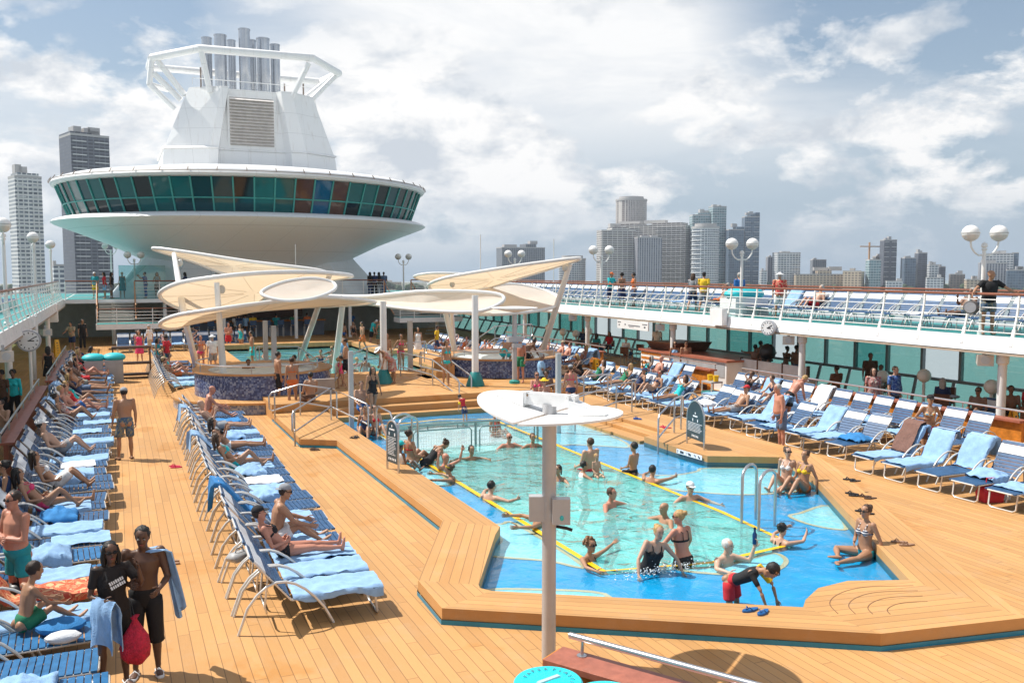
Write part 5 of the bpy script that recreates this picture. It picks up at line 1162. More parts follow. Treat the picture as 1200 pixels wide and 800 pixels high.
# depth sign on the coaming face
a, c = Vector((12.91, 17.70, 0)), Vector((12.855, 18.8, 0)); ps_ = thing('depth_sign', 'white narrow sign with dark lettering on the coaming under the rules board', 'sign', (12.86, 18.25, .145), math.atan2(-(c-a).y, -(c-a).x))
MB().box(-.5, .5, -.02, -.008, -.055, .055).build('plate', WHITE, ps_)
mb = MB()
for (x0, x1, z0, z1) in ((-.46, -.43, .0, .03), (-.46, -.44, -.035, -.015), (-.35, -.32, -.03, .03), (-.31, -.28, -.03, .03), (-.27, -.21, -.03, .02), (-.11, -.10, -.03, .03), (-.04, -.02, -.01, .035), (-.01, .02, -.035, .02), (.03, .05, -.03, .03), (.06, .08, -.035, .01), (.20, .22, 0, .03), (.235, .26, -.01, .02), (.24, .26, -.035, -.015), (.36, .385, -.02, .03), (.39, .44, -.035, .0)): mb.box(x0, x1, -.024, -.0205, z0, z1)
mb.build('lettering', BLACK, ps_)
# hanging white notice under the right deck
a, c = gx(724, 375, 21.2), gx(760, 383, 21.2); hs = thing('hanging_sign', 'long white notice hanging under the right upper deck above the bar hut', 'sign', (21.2, (a.y+c.y)/2, 2.2), rad(-90))
ln = abs(a.y-c.y)/2; MB().box(-ln, ln, -.03, .03, -.15, .24).build('plate', WHITE, hs)
mb = MB()
for (x0, x1, z0, z1) in ((-.95, -.75, .12, .16), (-.9, -.82, -.02, .04), (-.5, -.42, .02, .08), (-.25, .5, .0, .045), (.65, .95, .1, .14), (.75, .85, -.04, .04), (-.2, .1, -.06, -.04)): mb.box(x0*ln, x1*ln, -.036, -.031, z0, z1)
mb.build('lettering', mat('sign_grey', (.15, .16, .18), .5), hs)
# white bar hut under the right deck
bh = thing('bar_hut', 'white bar counter with wooden slats and brown top under the right deck', 'bar counter', (22.6, 31.5, 0))
MB().box(-1.0, 1.0, -3.2, 3.0, 0, 1.12).build('counter', WHITE, bh); MB().box(-1.08, 1.08, -3.3, 3.1, 1.122, 1.2).build('counter_top', REDWOOD, bh)
for i in range(5): MB().box(-1.02, -1.003, .6, 2.95, .1+.22*i, .2+.22*i).build('slat', ORANGE, bh)
MB().box(-1.012, -1.002, -3.1, .4, .5, 1.05).build('panel', GREYP, bh)
MB().hexa([(-.7, .5, 1.2), (.7, .5, 1.2), (.7, 2.6, 1.2), (-.7, 2.6, 1.2), (-.9, .3, 1.62), (.9, .3, 1.62), (.9, 2.8, 1.55), (-.9, 2.8, 1.55)]).build('dark_canopy', DARKWOOD, bh)
scr = thing('grey_screen', 'grey panelled partition under the right deck left of the standing pair', 'partition', (22.4, 26.4, 0))
MB().box(-.04, .04, -1.7, 2.0, .1, 1.25).build('panel', mat('partition_grey', (.55, .57, .60), .4), scr)
for y in (-1.7, -.4, 1.0, 2.0): MB().box(-.06, .06, y-.03, y+.03, 0, 1.3).build('frame_post', DARKWOOD, scr)
q = MB().lathe([(.22, 0), (.27, .8), (.29, .82), (.2, .9), (0, .92)], n=18).build('waste_bin', GREYP, smooth=True, label='grey round waste bin under the right deck beside the grey screen', cat='bin'); q.location = (22.2, 24.5, 0)
sp_ = thing('stage_speaker', 'round black loudspeaker standing on the grey partition', 'speaker', (23.0, 27.6, 1.2))
MB().ell((0, 0, .34), (.3, .33, .34), nu=16).build('body', BLACK, sp_, smooth=True); MB().box(-.15, .15, -.15, .15, -.02, .06).build('foot', BLACK, sp_)
# white globe table lamps under the right deck
for i, (u, v) in enumerate(((1034, 441), (1083, 440), (1162, 453), (643, 384), (660, 389), (675, 391), (690, 388))):
    p = gx(u, v, 24.0 if i < 3 else 24.2); g_ = thing('pedestal_globe', ['white globe lamp on a post behind the couple at the rail', 'white globe lamp on a post behind the bikini woman in a cap', 'white globe lamp on a post at the right edge in the shade'][i] if i < 3 else 'small white globe lamp, %s from the left under the far right deck' % ['first', 'second', 'third', 'fourth'][i-3], 'lamp', (p.x, p.y, 0), 0, 'globe lamps under the right deck')
    MB().lathe([(.07, 0), (.05, .3), (.05, p.z-.22), (.09, p.z-.2)], n=12).build('post', WHITE2, g_, smooth=True); MB().ell((0, 0, p.z), (.22, .22, .22), nu=16, nv=10).build('globe', GLOBE, g_, smooth=True, ang=80)
# A-frame caution signs
def wet_sign(p, rz, label, h=.95):
    a_ = thing('floor_sign', label, 'caution sign', p, rz, 'yellow wet floor signs'); YM = mat('sign_yellow', (.80, .42, .01), .5)
    for s_ in (-1, 1): MB().hexa([(-.16, s_*.2-.012, 0), (.16, s_*.2-.012, 0), (.16, s_*.2+.012, 0), (-.16, s_*.2+.012, 0), (-.10, s_*.03-.012, h), (.10, s_*.03-.012, h), (.10, s_*.03+.012, h), (-.10, s_*.03+.012, h)]).build('panel', YM, a_)
    mb = MB()
    for i in range(5): mb.hexa([(-.05, -.205+.17*(.25+.13*i)/h*h-.012, .22+.13*i), (.05, -.205+.17*(.25+.13*i)-.012, .22+.13*i), (.05, -.195+.17*(.25+.13*i), .22+.13*i), (-.05, -.195+.17*(.25+.13*i), .22+.13*i), (-.05, -.19+.17*(.32+.13*i)-.012, .30+.13*i), (.05, -.19+.17*(.32+.13*i)-.012, .30+.13*i), (.05, -.18+.17*(.32+.13*i), .30+.13*i), (-.05, -.18+.17*(.32+.13*i), .30+.13*i)])
    mb.build('dark_lettering', BLACK, a_); return a_
for (u, v, rz, lb) in ((67, 418, .4, 'yellow wet floor sign in the shade of the left walkway'), (698, 447, .3, 'yellow wet floor sign between the right loungers near the canopy'), (1186, 520, .2, 'yellow wet floor sign beside the nearest right pillar')):
    q = gz(u, v); wet_sign((q.x, q.y, 0), rz, lb)
# housekeeping cart with yellow buckets
q = gx(892, 460, 20.2); ct = thing('towel_cart', 'small cart with yellow handles in front of the orange wall', 'cart', (19.75, 25.9+.8, 0))
MB().box(-.25, .25, -.3, .3, .62, .68).build('top_shelf', GREYP, ct); MB().box(-.25, .25, -.3, .3, .1, .3).build('turquoise_tub', TURQ, ct)
for sx in (-.23, .23):
    for sy in (-.28, .28): MB().tube([(sx, sy, 0), (sx, sy, .66)], .02, 6).build('leg', WHITE2, ct)
for sy in (-.22, .12): MB().lathe([(.09, .69), (.11, .9), (0, .9)], (0, sy, 0), 12).build('yellow_bucket', mat('bucket_yellow', (.85, .5, .01), .4), ct)
# near bins and leaning wall
bn_ = []
LID = mat('turquoise_lid', (.015, .62, .72), .35, var=.05); LIDT = mat('lid_grey_lettering', (.10, .30, .34), .5); BIN = mat('dark_blue_bin', (.01, .08, .14), .4)
def bin_(p, z, label, words):
    b_ = thing('recycling_bin', label, 'recycling bin', p, 0, 'turquoise lidded recycling bins')
    MB().lathe([(.25, 0), (.29, z-.05), (.305, z-.04)], n=36).build('body', BIN, b_, smooth=True)
    MB().lathe([(.312, z-.06), (.318, z-.02), (.30, z), (0, z+.012)], n=40).build('lid', LID, b_, smooth=True)
    MB().hexa([(-.13, -.03, z+.005), (.13, -.03, z+.005), (.13, .02, z+.005), (-.13, .02, z+.005), (-.12, -.025, z+.022), (.12, -.025, z+.022), (.12, .015, z+.022), (-.12, .015, z+.022)]).build('slot', mat('slot_pale', (.45, .62, .64), .4), b_)
    for wd, a0, in words:
        mb = MB()
        for i, ch in enumerate(wd): a = a0-i*.30; text_mb(mb, ch, .062, Matrix.Translation((.215*math.cos(a), .215*math.sin(a), z+.012)) @ Matrix.Rotation(a-math.pi/2, 4, 'Z'))
        mb.build('lettering', LIDT, b_)
    return b_
q = gz(646, 800, .92); b1 = bin_((q.x, q.y+.06, 0), .92, 'recycling bin with turquoise lid marked PAPER at the foot of the mast', [('PAPER', rad(125)), ('PLASTIC', rad(35))]); b1.rotation_euler = (0, 0, .25)
q = gz(697, 803, .92); b2 = bin_((q.x+.0, q.y-.22, 0), .92, 'second recycling bin cut by the lower picture edge', []); 
a, c = gz(646, 768, .85), gz(778, 806, .85); d = c-a; nw = thing('leaning_wall', 'orange leaning wall with steel rail beside the recycling bins', 'wall', (a.x, a.y, 0), math.atan2(d.y, d.x)); ln = 3.2
MB().box(0, ln, -.07, .20, .02, .79).build('panel', ORANGE, nw); MB().box(-.02, ln, -.12, .26, .792, .85).build('cap', REDWOOD, nw); MB().box(-.045, -.002, -.09, .22, .3, .84).build('end_board', ORANGE, nw)
MB().tube([(.1, .19, 1.02), (ln, .19, 1.02)], .033, 12).build('hand_rail', STEEL, nw, smooth=True)
for x in (.25, 1.8): MB().tube([(x, .17, .85), (x, .19, 1.0)], .018, 8).build('rail_post', STEEL, nw); MB().lathe([(.05, .85), (.05, .86), (0, .862)], (x, .17, 0), 12).build('rail_foot', STEEL, nw)
# towel bins with turquoise heaps on the left far deck
tb = thing('towel_bin', 'grey towel bins topped by turquoise bags left of the back row', 'bin', tuple(gz(123, 448)))
for i in range(2):
    MB().box(-.75+.78*i, -.05+.78*i, -.35, .35, 0, .95).build('body', GREYP, tb); MB().ell((-.4+.78*i, 0, 1.05), (.46, .4, .2), nu=12, nv=8).build('turquoise_bag', mat('turquoise_bag', (.02, .50, .56), .5), tb, smooth=True)
sh = thing('wooden_rack', 'dark wooden towel rack beside the turquoise topped bins', 'rack', tuple(gz(155, 442)))
for z in (.1, .6, 1.3): MB().box(-.8, .8, -.3, .3, z, z+.08).build('shelf', DARKWOOD, sh)
for x in (-.78, .72): MB().box(x, x+.06, -.28, .28, 0, 1.3).build('side_panel', DARKWOOD, sh)
# bar counter, stools, tables in the back
bc = thing('bar_counter', 'long dark bar counter under the back balcony', 'bar counter', (9.0, 66.5, 0))
MB().box(-5, 5, -.4, .4, 0, 1.05).build('counter', mat('bar_front_blue', (.12, .15, .2), .5), bc); MB().box(-5.1, 5.1, -.55, .5, 1.06, 1.14).build('counter_top', ORANGE, bc)
MB().box(-4, 4, 2.6, 3.2, 1.2, 2.5).build('bottle_shelf', DARKWOOD, bc)
for i in range(9):
    st_ = thing('bar_stool', f'white framed bar chair, {ordn(i+1)} from the left at the back bar', 'bar stool', (5.0+.95*i, 65.3, 0), 0, 'bar chairs at the back bar')
    MB().box(-.22, .22, -.22, .22, .70, .75).build('seat', BLUESTRAP, st_); MB().box(-.22, .22, -.24, -.2, .85, 1.2).build('backrest', BLUESTRAP, st_)
    for sx in (-.2, .2):
        for sy in (-.2, .2): MB().tube([(sx, sy, 0), (sx, sy, .72 if sy > 0 else 1.22)], .018, 6).build('leg', WHITE2, st_)
# dining tables and chairs in the shade on both sides
def cafe_set(x, y, label, n=2):
    t_ = thing('cafe_table', label+', table', 'table', (x, y, 0), 0, 'tables in the shaded side walkways')
    MB().lathe([(0, .70), (.42, .70), (.42, .74), (0, .742)], n=20).build('tabletop', DARKWOOD, t_); MB().lathe([(.25, 0), (.25, .03), (.04, .06), (.04, .7)], n=12).build('pedestal', GREYP, t_)
    for k in range(n):
        a = .6+k*math.pi; ch = thing('cafe_chair', label+(', chair on the near side' if k else ', chair on the far side'), 'chair', (x+.75*math.cos(a), y+.75*math.sin(a), 0), a+math.pi/2, 'chairs in the shaded side walkways')
        MB().box(-.22, .22, -.22, .22, .42, .46).build('seat', DARKWOOD, ch); MB().box(-.22, .22, -.25, -.21, .55, .9).build('backrest', DARKWOOD, ch)
        for sx in (-.2, .2):
            for sy in (-.2, .2): MB().tube([(sx, sy, 0), (sx, sy, .44 if sy > 0 else .9)], .018, 5).build('leg', GREYP, ch)
for i, y in enumerate((14.5, 17.3, 20.2, 23, 36, 39, 42, 45)): cafe_set(23.9, y, f'dark cafe set under the right deck, {ordn(i+1)} from the camera')
for i, y in enumerate((25, 28.4, 36, 40)): cafe_set(-5.4, y, f'dark cafe set under the left deck, {ordn(i+1)} from the camera')
# footwear, bags, bottles
def sandals(p, rz, m, label):
    s_ = thing('sandals', label, 'sandals', p, rz, 'sandals left on the teak')
    for sx, dy, r_ in ((-.08, 0, .1), (.08, .05, -.25)):
        pts = [(.045*math.cos(a)*(1.15 if math.sin(a) > 0 else .9), .135*math.sin(a)) for a in [2*math.pi*i/14 for i in range(14)]]
        so = MB().prism(pts, .002, .024).build('sandal', m, s_); so.location = (sx, dy, 0); so.rotation_euler = (0, 0, r_)
        MB().tube([(-.045, .0, .024), (-.03, .04, .06), (.0, .075, .03), (.03, .04, .06), (.045, .0, .024)], .008, 5).build('strap', m, so)
BRN = mat('brown_sandal', (.09, .05, .03), .6); TANS = mat('tan_sandal', (.3, .17, .10), .6); PNK = mat('pink_flipflop', (.65, .03, .10), .5); BLU = mat('blue_flipflop', (.02, .08, .3), .5)
for (u, v, z, m, r_, lb) in ((1000, 563, PZ, BLACK, 1.3, 'black flip flops on the right coaming near the couple'), (1002, 580, PZ, BLACK, .9, 'dark sandals below the flip flops on the right coaming'), (1018, 583, PZ, BRN, 1.2, 'pair of brown sandals at the outer edge of the right coaming'), (1060, 637, PZ, TANS, 1.2, 'patterned sandals behind the woman in a striped bikini'), (1015, 601, PZ, BLACK, 1.0, 'single dark sandals under the brown pair'), (748, 491, PZ, BLU, .8, 'blue flip flops on the right platform'), (781, 501, PZ, PNK, 1.2, 'pink flip flops beside the tall handrail'),
                             (207, 547, 0, PNK, 1.4, 'red flip flops on the left walkway'), (203, 659, 0, TANS, 1.2, 'tan sandal pair on the walkway beside the couple'), (330, 551, 0, BRN, 1.0, 'brown sandals at the foot of the pool side loungers'), (315, 537, 0, BRN, 1.3, 'dark shoes at the end of the pool side loungers'), (417, 513, PZ, BLACK, .5, 'white and black sandals on the coaming below the left handrail'), (370, 527, 0, BRN, 1.2, 'brown slippers under the jog of the coaming')):
    q = gz(u, v, z); sandals((q.x, q.y, z), r_, m, lb)
def bag(p, s, m, label, strap=True):
    b_ = thing('beach_bag', label, 'bag', p, random.Random(int(p[0]*100)).uniform(0, 3)); hx, hy_, hz_ = s
    MB().loft([[(-hx, -hy_, 0), (hx, -hy_, 0), (hx, hy_, 0), (-hx, hy_, 0)], [(-hx*1.1, -hy_*1.1, hz_*.5), (hx*1.1, -hy_*1.1, hz_*.5), (hx*1.1, hy_*1.1, hz_*.5), (-hx*1.1, hy_*1.1, hz_*.5)], [(-hx*.9, -hy_*.6, hz_), (hx*.9, -hy_*.6, hz_), (hx*.9, hy_*.6, hz_), (-hx*.9, hy_*.6, hz_)]]).build('body', m, b_, smooth=True, ang=80)
    MB().tube([(-hx*.5, 0, hz_), (-hx*.4, 0, hz_*1.5), (hx*.4, 0, hz_*1.5), (hx*.5, 0, hz_)], .012, 6).build('handle', m, b_)
REDB = mat('red_bag', (.55, .015, .03), .6)
q = gz(1148, 594); bag((q.x+.6, q.y+.25, 0), (.2, .14, .32), REDB, 'red bag under the front right loungers')
q = gz(1163, 588); bag((q.x+.4, q.y+.1, 0), (.12, .1, .2), WHITESTRAP, 'white plastic bag beside the red bag')
bag((19.4, 22.3, .40), (.2, .12, .14), REDB, 'red bag on a lounger against the orange wall'); bag((19.2, 17.9, .4), (.18, .1, .1), BLACK, 'black bag on a lounger of the right wall row')
bag((-1.2, 18.9, .40), (.2, .12, .13), BLACK, 'black bag on a lounger near the walkway man'); bag((-1.35, 13.4, .40), (.2, .12, .12), BLACK, 'black bag on the red orange towel')
bag((.35+1.2, 13.5, .4), (.15, .1, .12), GREYP, 'grey bag on the pool side loungers beside the woman')
q = gz(585, 450, .3); bag((q.x, q.y, 0), (.3, .2, .5), BLACK, 'black bags in front of the right hot tub'); bag((q.x+.5, q.y+.1, 0), (.25, .2, .42), TOWELD, 'blue bag in front of the right hot tub')
# ================================================================== PEOPLE
V = Vector
def un(x): return V(x).normalized()
def seg(mb, pts, rads, right, n=10, cap=.7):
    P = [V(p) for p in pts]; rings = []; k = len(P); fr = []
    for i, p in enumerate(P):
        d = (P[min(i+1, k-1)]-P[max(i-1, 0)]).normalized(); a = right-d*right.dot(d)
        if a.length < 1e-3: a = d.orthogonal()
        a.normalize(); b_ = d.cross(a); ra, rb = rads[i] if isinstance(rads[i], tuple) else (rads[i], rads[i]); fr.append((d, a, b_, ra, rb))
        rings.append([p+a*ra*math.cos(2*math.pi*j/n)+b_*rb*math.sin(2*math.pi*j/n) for j in range(n)])
    def capr(i, sgn, f, o_):
        d, a, b_, ra, rb = fr[i]; c = P[i]+d*sgn*min(ra, rb)*o_
        return [c+a*ra*f*math.cos(2*math.pi*j/n)+b_*rb*f*math.sin(2*math.pi*j/n) for j in range(n)]
    if cap:
        rings = [capr(0, -1, .35, cap*1.15), capr(0, -1, .75, cap*.8)]+rings+[capr(k-1, 1, .75, cap*.8), capr(k-1, 1, .35, cap*1.15)]
    return mb.loft(rings)
POSE = {}
def pose(name, **kw):
    d = dict(T=(0, .02, 1), uaR=(.17, -.03, -1), faR=(.04, .16, -1), thR=(.06, .02, -1), shR=(.02, -.04, -1), ft=None, hip=None, N=None, look=None)
    base = kw.pop('base', None)
    if base: d.update(POSE[base])
    for s_ in ('ua', 'fa', 'th', 'sh'):
        if s_+'R' in kw and s_+'L' not in kw: kw[s_+'L'] = (-kw[s_+'R'][0],)+tuple(kw[s_+'R'][1:])
    d.update(kw)
    for s_ in ('ua', 'fa', 'th', 'sh'):
        if s_+'L' not in d: d[s_+'L'] = (-d[s_+'R'][0],)+tuple(d[s_+'R'][1:])
    POSE[name] = d
pose('stand'); pose('stand2', thL=(-.14, .10, -1), shL=(-.04, -.06, -1), uaL=(-.22, .05, -1), faL=(-.0, .45, -.9))
pose('walk', thR=(.04, .38, -1), thL=(-.04, -.22, -1), shR=(.0, -.04, -1), shL=(0, -.55, -1), uaR=(.16, -.3, -1), uaL=(-.16, .25, -1), faR=(.03, .1, -1), faL=(0, .55, -.9))
pose('armsx', uaR=(.2, .22, -1), faR=(-.92, .5, .12)); pose('hips', uaR=(.62, -.3, -1), faR=(-.75, .45, -.5))
pose('handhead', uaR=(.75, .25, .7), faR=(-.75, .1, .65), uaL=(-.3, .0, -1), faL=(.4, .3, -.7))
pose('photo', uaR=(.2, .8, -.35), faR=(-.2, .6, .75)); pose('bend', T=(0, .72, .70), uaR=(.12, .15, -1), faR=(0, .25, -1), thR=(.06, -.15, -1), shR=(.02, -.02, -1), N=(0, .9, .4))
pose('rail', T=(0, .12, 1), uaR=(.75, .45, -.55), faR=(.55, .7, -.45)); pose('railfront', T=(0, .14, 1), uaR=(.25, .5, -.8), faR=(-.1, .9, -.25))
pose('point', uaR=(.9, .5, .0), faR=(.8, .6, .05)); pose('hold', uaR=(.18, .1, -1), faR=(-.35, .85, .15))
pose('sit', thR=(.14, 1, -.04), shR=(.04, .06, -1), T=(0, -.06, 1), uaR=(.18, .2, -1), faR=(-.15, .9, -.35), hip=.12)
pose('sitlow', base='sit', T=(0, .15, 1)); pose('sit_drink', base='sit', uaR=(.2, .5, -.8), faR=(-.3, .5, .85))
pose('sit_leg', T=(0, .22, 1), thR=(.13, .86, .42), shR=(.04, .80, -.62), uaR=(.14, .62, -.75), faR=(-.05, .92, -.3), hip=.12, ft=(0, 1, -.3), N=(0, .25, 1))
pose('recline', T=(0, -.62, .78), thR=(.07, 1, .05), shR=(.03, 1, -.10), ft=(.15, .42, 1), uaR=(.26, .30, -.8), faR=(-.16, .85, .0), hip=.12, N=(0, -.25, 1))
pose('recline_knee', base='recline', thR=(.05, .74, .68), shR=(.02, .66, -.75), thL=(-.08, 1, .05), shL=(-.03, 1, -.08)); pose('recline_knees', base='recline', thR=(.06, .74, .68), shR=(.02, .66, -.75))
pose('recline_phone', base='recline', uaR=(.2, .55, -.5), faR=(-.25, .3, .9)); pose('recline_head', base='recline', uaR=(.75, -.2, .55), faR=(-.75, -.3, .35), uaL=(-.75, -.2, .55), faL=(.75, -.3, .35))
pose('flat', base='recline', T=(0, -.96, .26), N=(0, -.9, .45))
pose('swim', uaR=(.75, .45, -.25), faR=(.35, .9, -.05), thR=(.12, .30, -1), shR=(0, -.45, -1)); pose('swim_low', uaR=(.8, .5, .08), faR=(.1, 1, .05), thR=(.15, .75, -.75), shR=(0, -.85, -.7))
pose('wave', base='swim', uaR=(.7, .4, .35), faR=(.1, .2, 1)); pose('lean_edge', base='swim_low', T=(0, .15, 1), uaR=(.5, .85, .12), faR=(.05, 1, .02))
pose('reach_side', base='swim_low', uaR=(1, .1, .12), faR=(1, .15, .18), uaL=(-.7, .7, .05), faL=(-.2, 1, 0)); pose('bottle', base='lean_edge', uaL=(-.6, .5, -.1), faL=(-.15, .2, 1))
pose('edge', base='sit', T=(0, .08, 1), uaR=(.35, .05, -1), faR=(.05, .3, -1)); pose('edge_side', base='sit', T=(.12, .1, 1), uaR=(.45, .3, -.9), faR=(-.1, .5, -.8))
pose('floor', thR=(.09, 1, .04), shR=(.02, 1, -.06), ft=(.1, .5, 1), T=(0, -.28, 1), uaR=(.28, -.45, -1), faR=(.04, -.1, -1), hip=.12)
pose('floor_knees', thR=(.07, .75, .62), shR=(.02, .70, -.72), T=(0, -.12, 1), uaR=(.22, .1, -1), faR=(-.1, .9, -.3), hip=.12); pose('floor_mix', base='floor_knees', thL=(-.1, 1, .05), shL=(-.02, 1, -.05), uaR=(.3, -.35, -1), faR=(.05, -.15, -1))
pose('cross', thR=(.62, .78, .08), shR=(-.75, .62, -.05), thL=(-.35, .93, .05), shL=(.1, .99, -.05), T=(0, -.05, 1), uaR=(.15, .1, -1), faR=(-.6, .75, -.1), uaL=(-.4, -.25, -1), faL=(-.1, -.05, -1), hip=.11)
pose('crouch', T=(0, .75, .6), thR=(.15, .85, -.45), shR=(.05, -.55, -.85), uaR=(.1, .45, -.9), faR=(.05, .6, -.75), N=(0, .8, .6))
pose('splash', T=(.05, .28, 1), thR=(.08, .1, -1), shR=(0, -.05, -1), uaR=(.45, .15, -1), faR=(.1, .5, -.9))
pose('wade', T=(0, .12, 1), thR=(.08, .2, -1), shR=(0, -.1, -1), uaR=(.55, .3, -.7), faR=(.2, .5, -.8))
pose('boyreach', T=(0, .86, .52), thR=(.09, .12, -1), shR=(.02, -.12, -1), uaR=(.10, .40, -.92), faR=(-.08, .35, -.95), N=(0, .95, .35), look=(0, .5, -.85))
pose('couple_w', uaR=(.24, -.05, -1), faR=(-.42, .88, -.05), uaL=(-.42, .50, -.62), faL=(.22, .22, 1), thL=(-.07, .05, -1), thR=(.08, -.03, -1), N=(.05, .06, 1)); pose('couple_m', uaR=(.18, .15, -1), faR=(-.35, .8, .1), uaL=(-.24, .15, -1), faL=(.3, .75, -.2), N=(.0, .25, 1), look=(.1, .9, -.35))
SK = {'dark': (.115, .055, .032), 'brown': (.19, .095, .055), 'tan': (.38, .20, .115), 'fair': (.50, .295, .20), 'pale': (.56, .36, .26), 'red': (.50, .22, .145)}
SKM = {k: mat('skin_'+k, c, .48, var=.10, vscale=5, bump=.06, bscale=30) for k, c in SK.items()}
HC = {'black': (.012, .010, .009), 'brown': (.06, .03, .015), 'dbrown': (.028, .015, .009), 'blond': (.42, .26, .10), 'grey': (.36, .35, .33), 'white': (.62, .61, .58), 'ginger': (.22, .10, .04)}
HM = {k: mat('hair_'+k, c, .6, var=.35, vscale=30, bump=.3, bscale=80) for k, c in HC.items()}
def cm(name, col, **k): return mat('cloth_'+name, col, .85, var=.14, vscale=9, bump=.25, bscale=45, **k)
C = dict(black=cm('black', (.012, .012, .014)), navy=cm('navy', (.02, .04, .11)), blue=cm('blue', (.03, .13, .38)), teal=cm('teal', (.01, .26, .30)), red=cm('red', (.55, .02, .03)), white=cm('white', (.72, .72, .72)), grey=cm('grey', (.28, .29, .31)), yellow=cm('yellow', (.80, .50, .02)),
         green=cm('green', (.02, .20, .10)), orange=cm('orange', (.65, .16, .04)), pink=cm('pink', (.70, .05, .16)), lblue=cm('light_blue', (.25, .45, .68)), brown=cm('brown', (.10, .05, .03)), denim=cm('denim', (.09, .14, .24)), turq=cm('turquoise', (.02, .50, .52)), sheer=cm('sheer_black', (.018, .013, .012)), beige=cm('beige', (.45, .36, .24)),
         floral=blotch('cloth_floral', [(.5, .1, .08), (.5, .42, .35), (.3, .08, .12), (.55, .5, .42)], 14), hawaii=blotch('cloth_hawaii', [(.02, .07, .28), (.05, .15, .42), (.2, .33, .55), (.015, .04, .2)], 10), redhaw=blotch('cloth_redhaw', [(.55, .02, .03), (.6, .04, .04), (.65, .5, .3), (.5, .02, .02)], 12),
         stripe=stripes('cloth_stripe', [(.02, .03, .07), (.7, .7, .7)], 2, .022), gstripe=stripes('cloth_green_stripe', [(.02, .22, .16), (.12, .06, .04)], 2, .08), bluepat=blotch('cloth_bluepat', [(.06, .11, .18), (.10, .16, .24), (.30, .25, .12), (.08, .13, .2)], 12), colour=blotch('cloth_colour', [(.6, .1, .05), (.7, .5, .05), (.05, .3, .5), (.7, .6, .5)], 20))
PENDING = []
def person(label, loc, rz, pz='stand', sex='m', h=1.72, skin='tan', hair=('short', 'dbrown'), wear=(('trunks', 'navy'),), vox=.02, k=1.0, belly=0.0, group=None, face=None, over=None, shz=None, name='person'):
    ps = dict(POSE[pz]); ps.update(over or {}); S = h/1.75; fem = sex == 'f'; child = sex == 'c'
    T = un(ps['T']); R = V((1, 0, 0)); R = (R-T*R.dot(T)).normalized(); F = T.cross(R); hs = 1.0 if not child else 1.18
    P = V((0, 0, 0)); sw = .165 if fem else (.155 if child else .19); sw *= .5+.5*k; hw = .088*(.7+.3*k)
    J = {}
    for s_, n_ in ((1, 'R'), (-1, 'L')):
        hj = P+R*s_*hw-T*.03; kn = hj+un(ps['th'+n_])*.42; an = kn+un(ps['sh'+n_])*.405
        sh = P+T*.475+R*s_*sw; el = sh+un(ps['ua'+n_])*.285; wr = el+un(ps['fa'+n_])*.25
        sd = un(ps['sh'+n_]); fd = V(ps['ft']) if ps['ft'] else (F if abs(F.z) < .8 else V((0, 1, 0))); 
        if ps['ft']: fd = V((ps['ft'][0]*s_, ps['ft'][1], ps['ft'][2]))
        else: fd = V((fd.x+.15*s_, fd.y, 0))
        fd = fd-sd*fd.dot(sd)*.85; fd.normalize(); J[n_] = (hj, kn, an, sh, el, wr, sd, fd)
    N_ = un(ps['N']) if ps['N'] else (T+V((0, 0, .6))).normalized(); neck = P+T*.535
    hc = neck+N_*.165*hs+F*.025; lk = V(ps['look']) if ps['look'] else (F*.9+V((0, .15, -.05)))
    if face is not None: lk = Matrix.Rotation(rad(face), 3, 'Z') @ lk
    HU = (N_*.8+V((0, 0, .35))).normalized() if not ps['look'] else N_; HF = lk-HU*lk.dot(HU); HF.normalize(); HR = HF.cross(HU)
    HB = Matrix((HR, HF, HU)).transposed()
    if ps['hip'] is not None: zoff = ps['hip']*1.0/S*S
    else: zoff = -min(min(J[q][2].z-.055+min(0, J[q][7].z*.17) for q in 'RL'), 1e9)*1.0+.022
    # torso rings: (along, half width, half depth, forward)
    if fem: TR = [(-.10, .10, .085, -.015), (-.04, .165, .115, -.02), (.03, .172, .118, -.015), (.13, .128, .092, .0), (.21, .122, .09, .005), (.30, .138, .10, .005), (.40, .150, .098, 0), (.475, .135, .075, -.01), (.53, .062, .055, -.012)]
    else: TR = [(-.10, .10, .08, -.005), (-.04, .150, .105, -.01), (.03, .160, .112, -.008), (.13, .148, .100, .004), (.22, .152, .105, .008), (.31, .168, .116, .006), (.40, .178, .115, 0), (.475, .155, .085, -.012), (.53, .072, .062, -.014)]
    if child: TR = [(a, b_*.86, c*.86, d) for a, b_, c, d in TR]
    def bel(t): return belly*math.exp(-((t-.12)/.13)**2)
    TR = [(a, b_*(k if a < .5 else 1)+bel(a)*.6, c*(k if a < .5 else 1)+bel(a)*.8, d+bel(a)*.75) for a, b_, c, d in TR]
    # keep the spine slightly curved
    def tp(t, fo): return P+T*t+F*fo
    def torso(mb, t0, t1, inf, n=14, cap=.5):
        ts = [t0]+[r[0] for r in TR if t0 < r[0] < t1]+[t1]; pts, rr_ = [], []
        for t_ in ts:
            i = max(0, min(len(TR)-2, next((q for q in range(len(TR)-1) if TR[q+1][0] >= t_), len(TR)-2))); f = (t_-TR[i][0])/(TR[i+1][0]-TR[i][0]); a = [TR[i][q]+(TR[i+1][q]-TR[i][q])*f for q in range(4)]
            pts.append(tp(t_, a[3])); rr_.append((a[1]+inf, a[2]+inf))
        return seg(mb, pts, rr_, R, n, cap)
    lk_ = .8+.2*k; fk = 1.08 if fem else 1.0
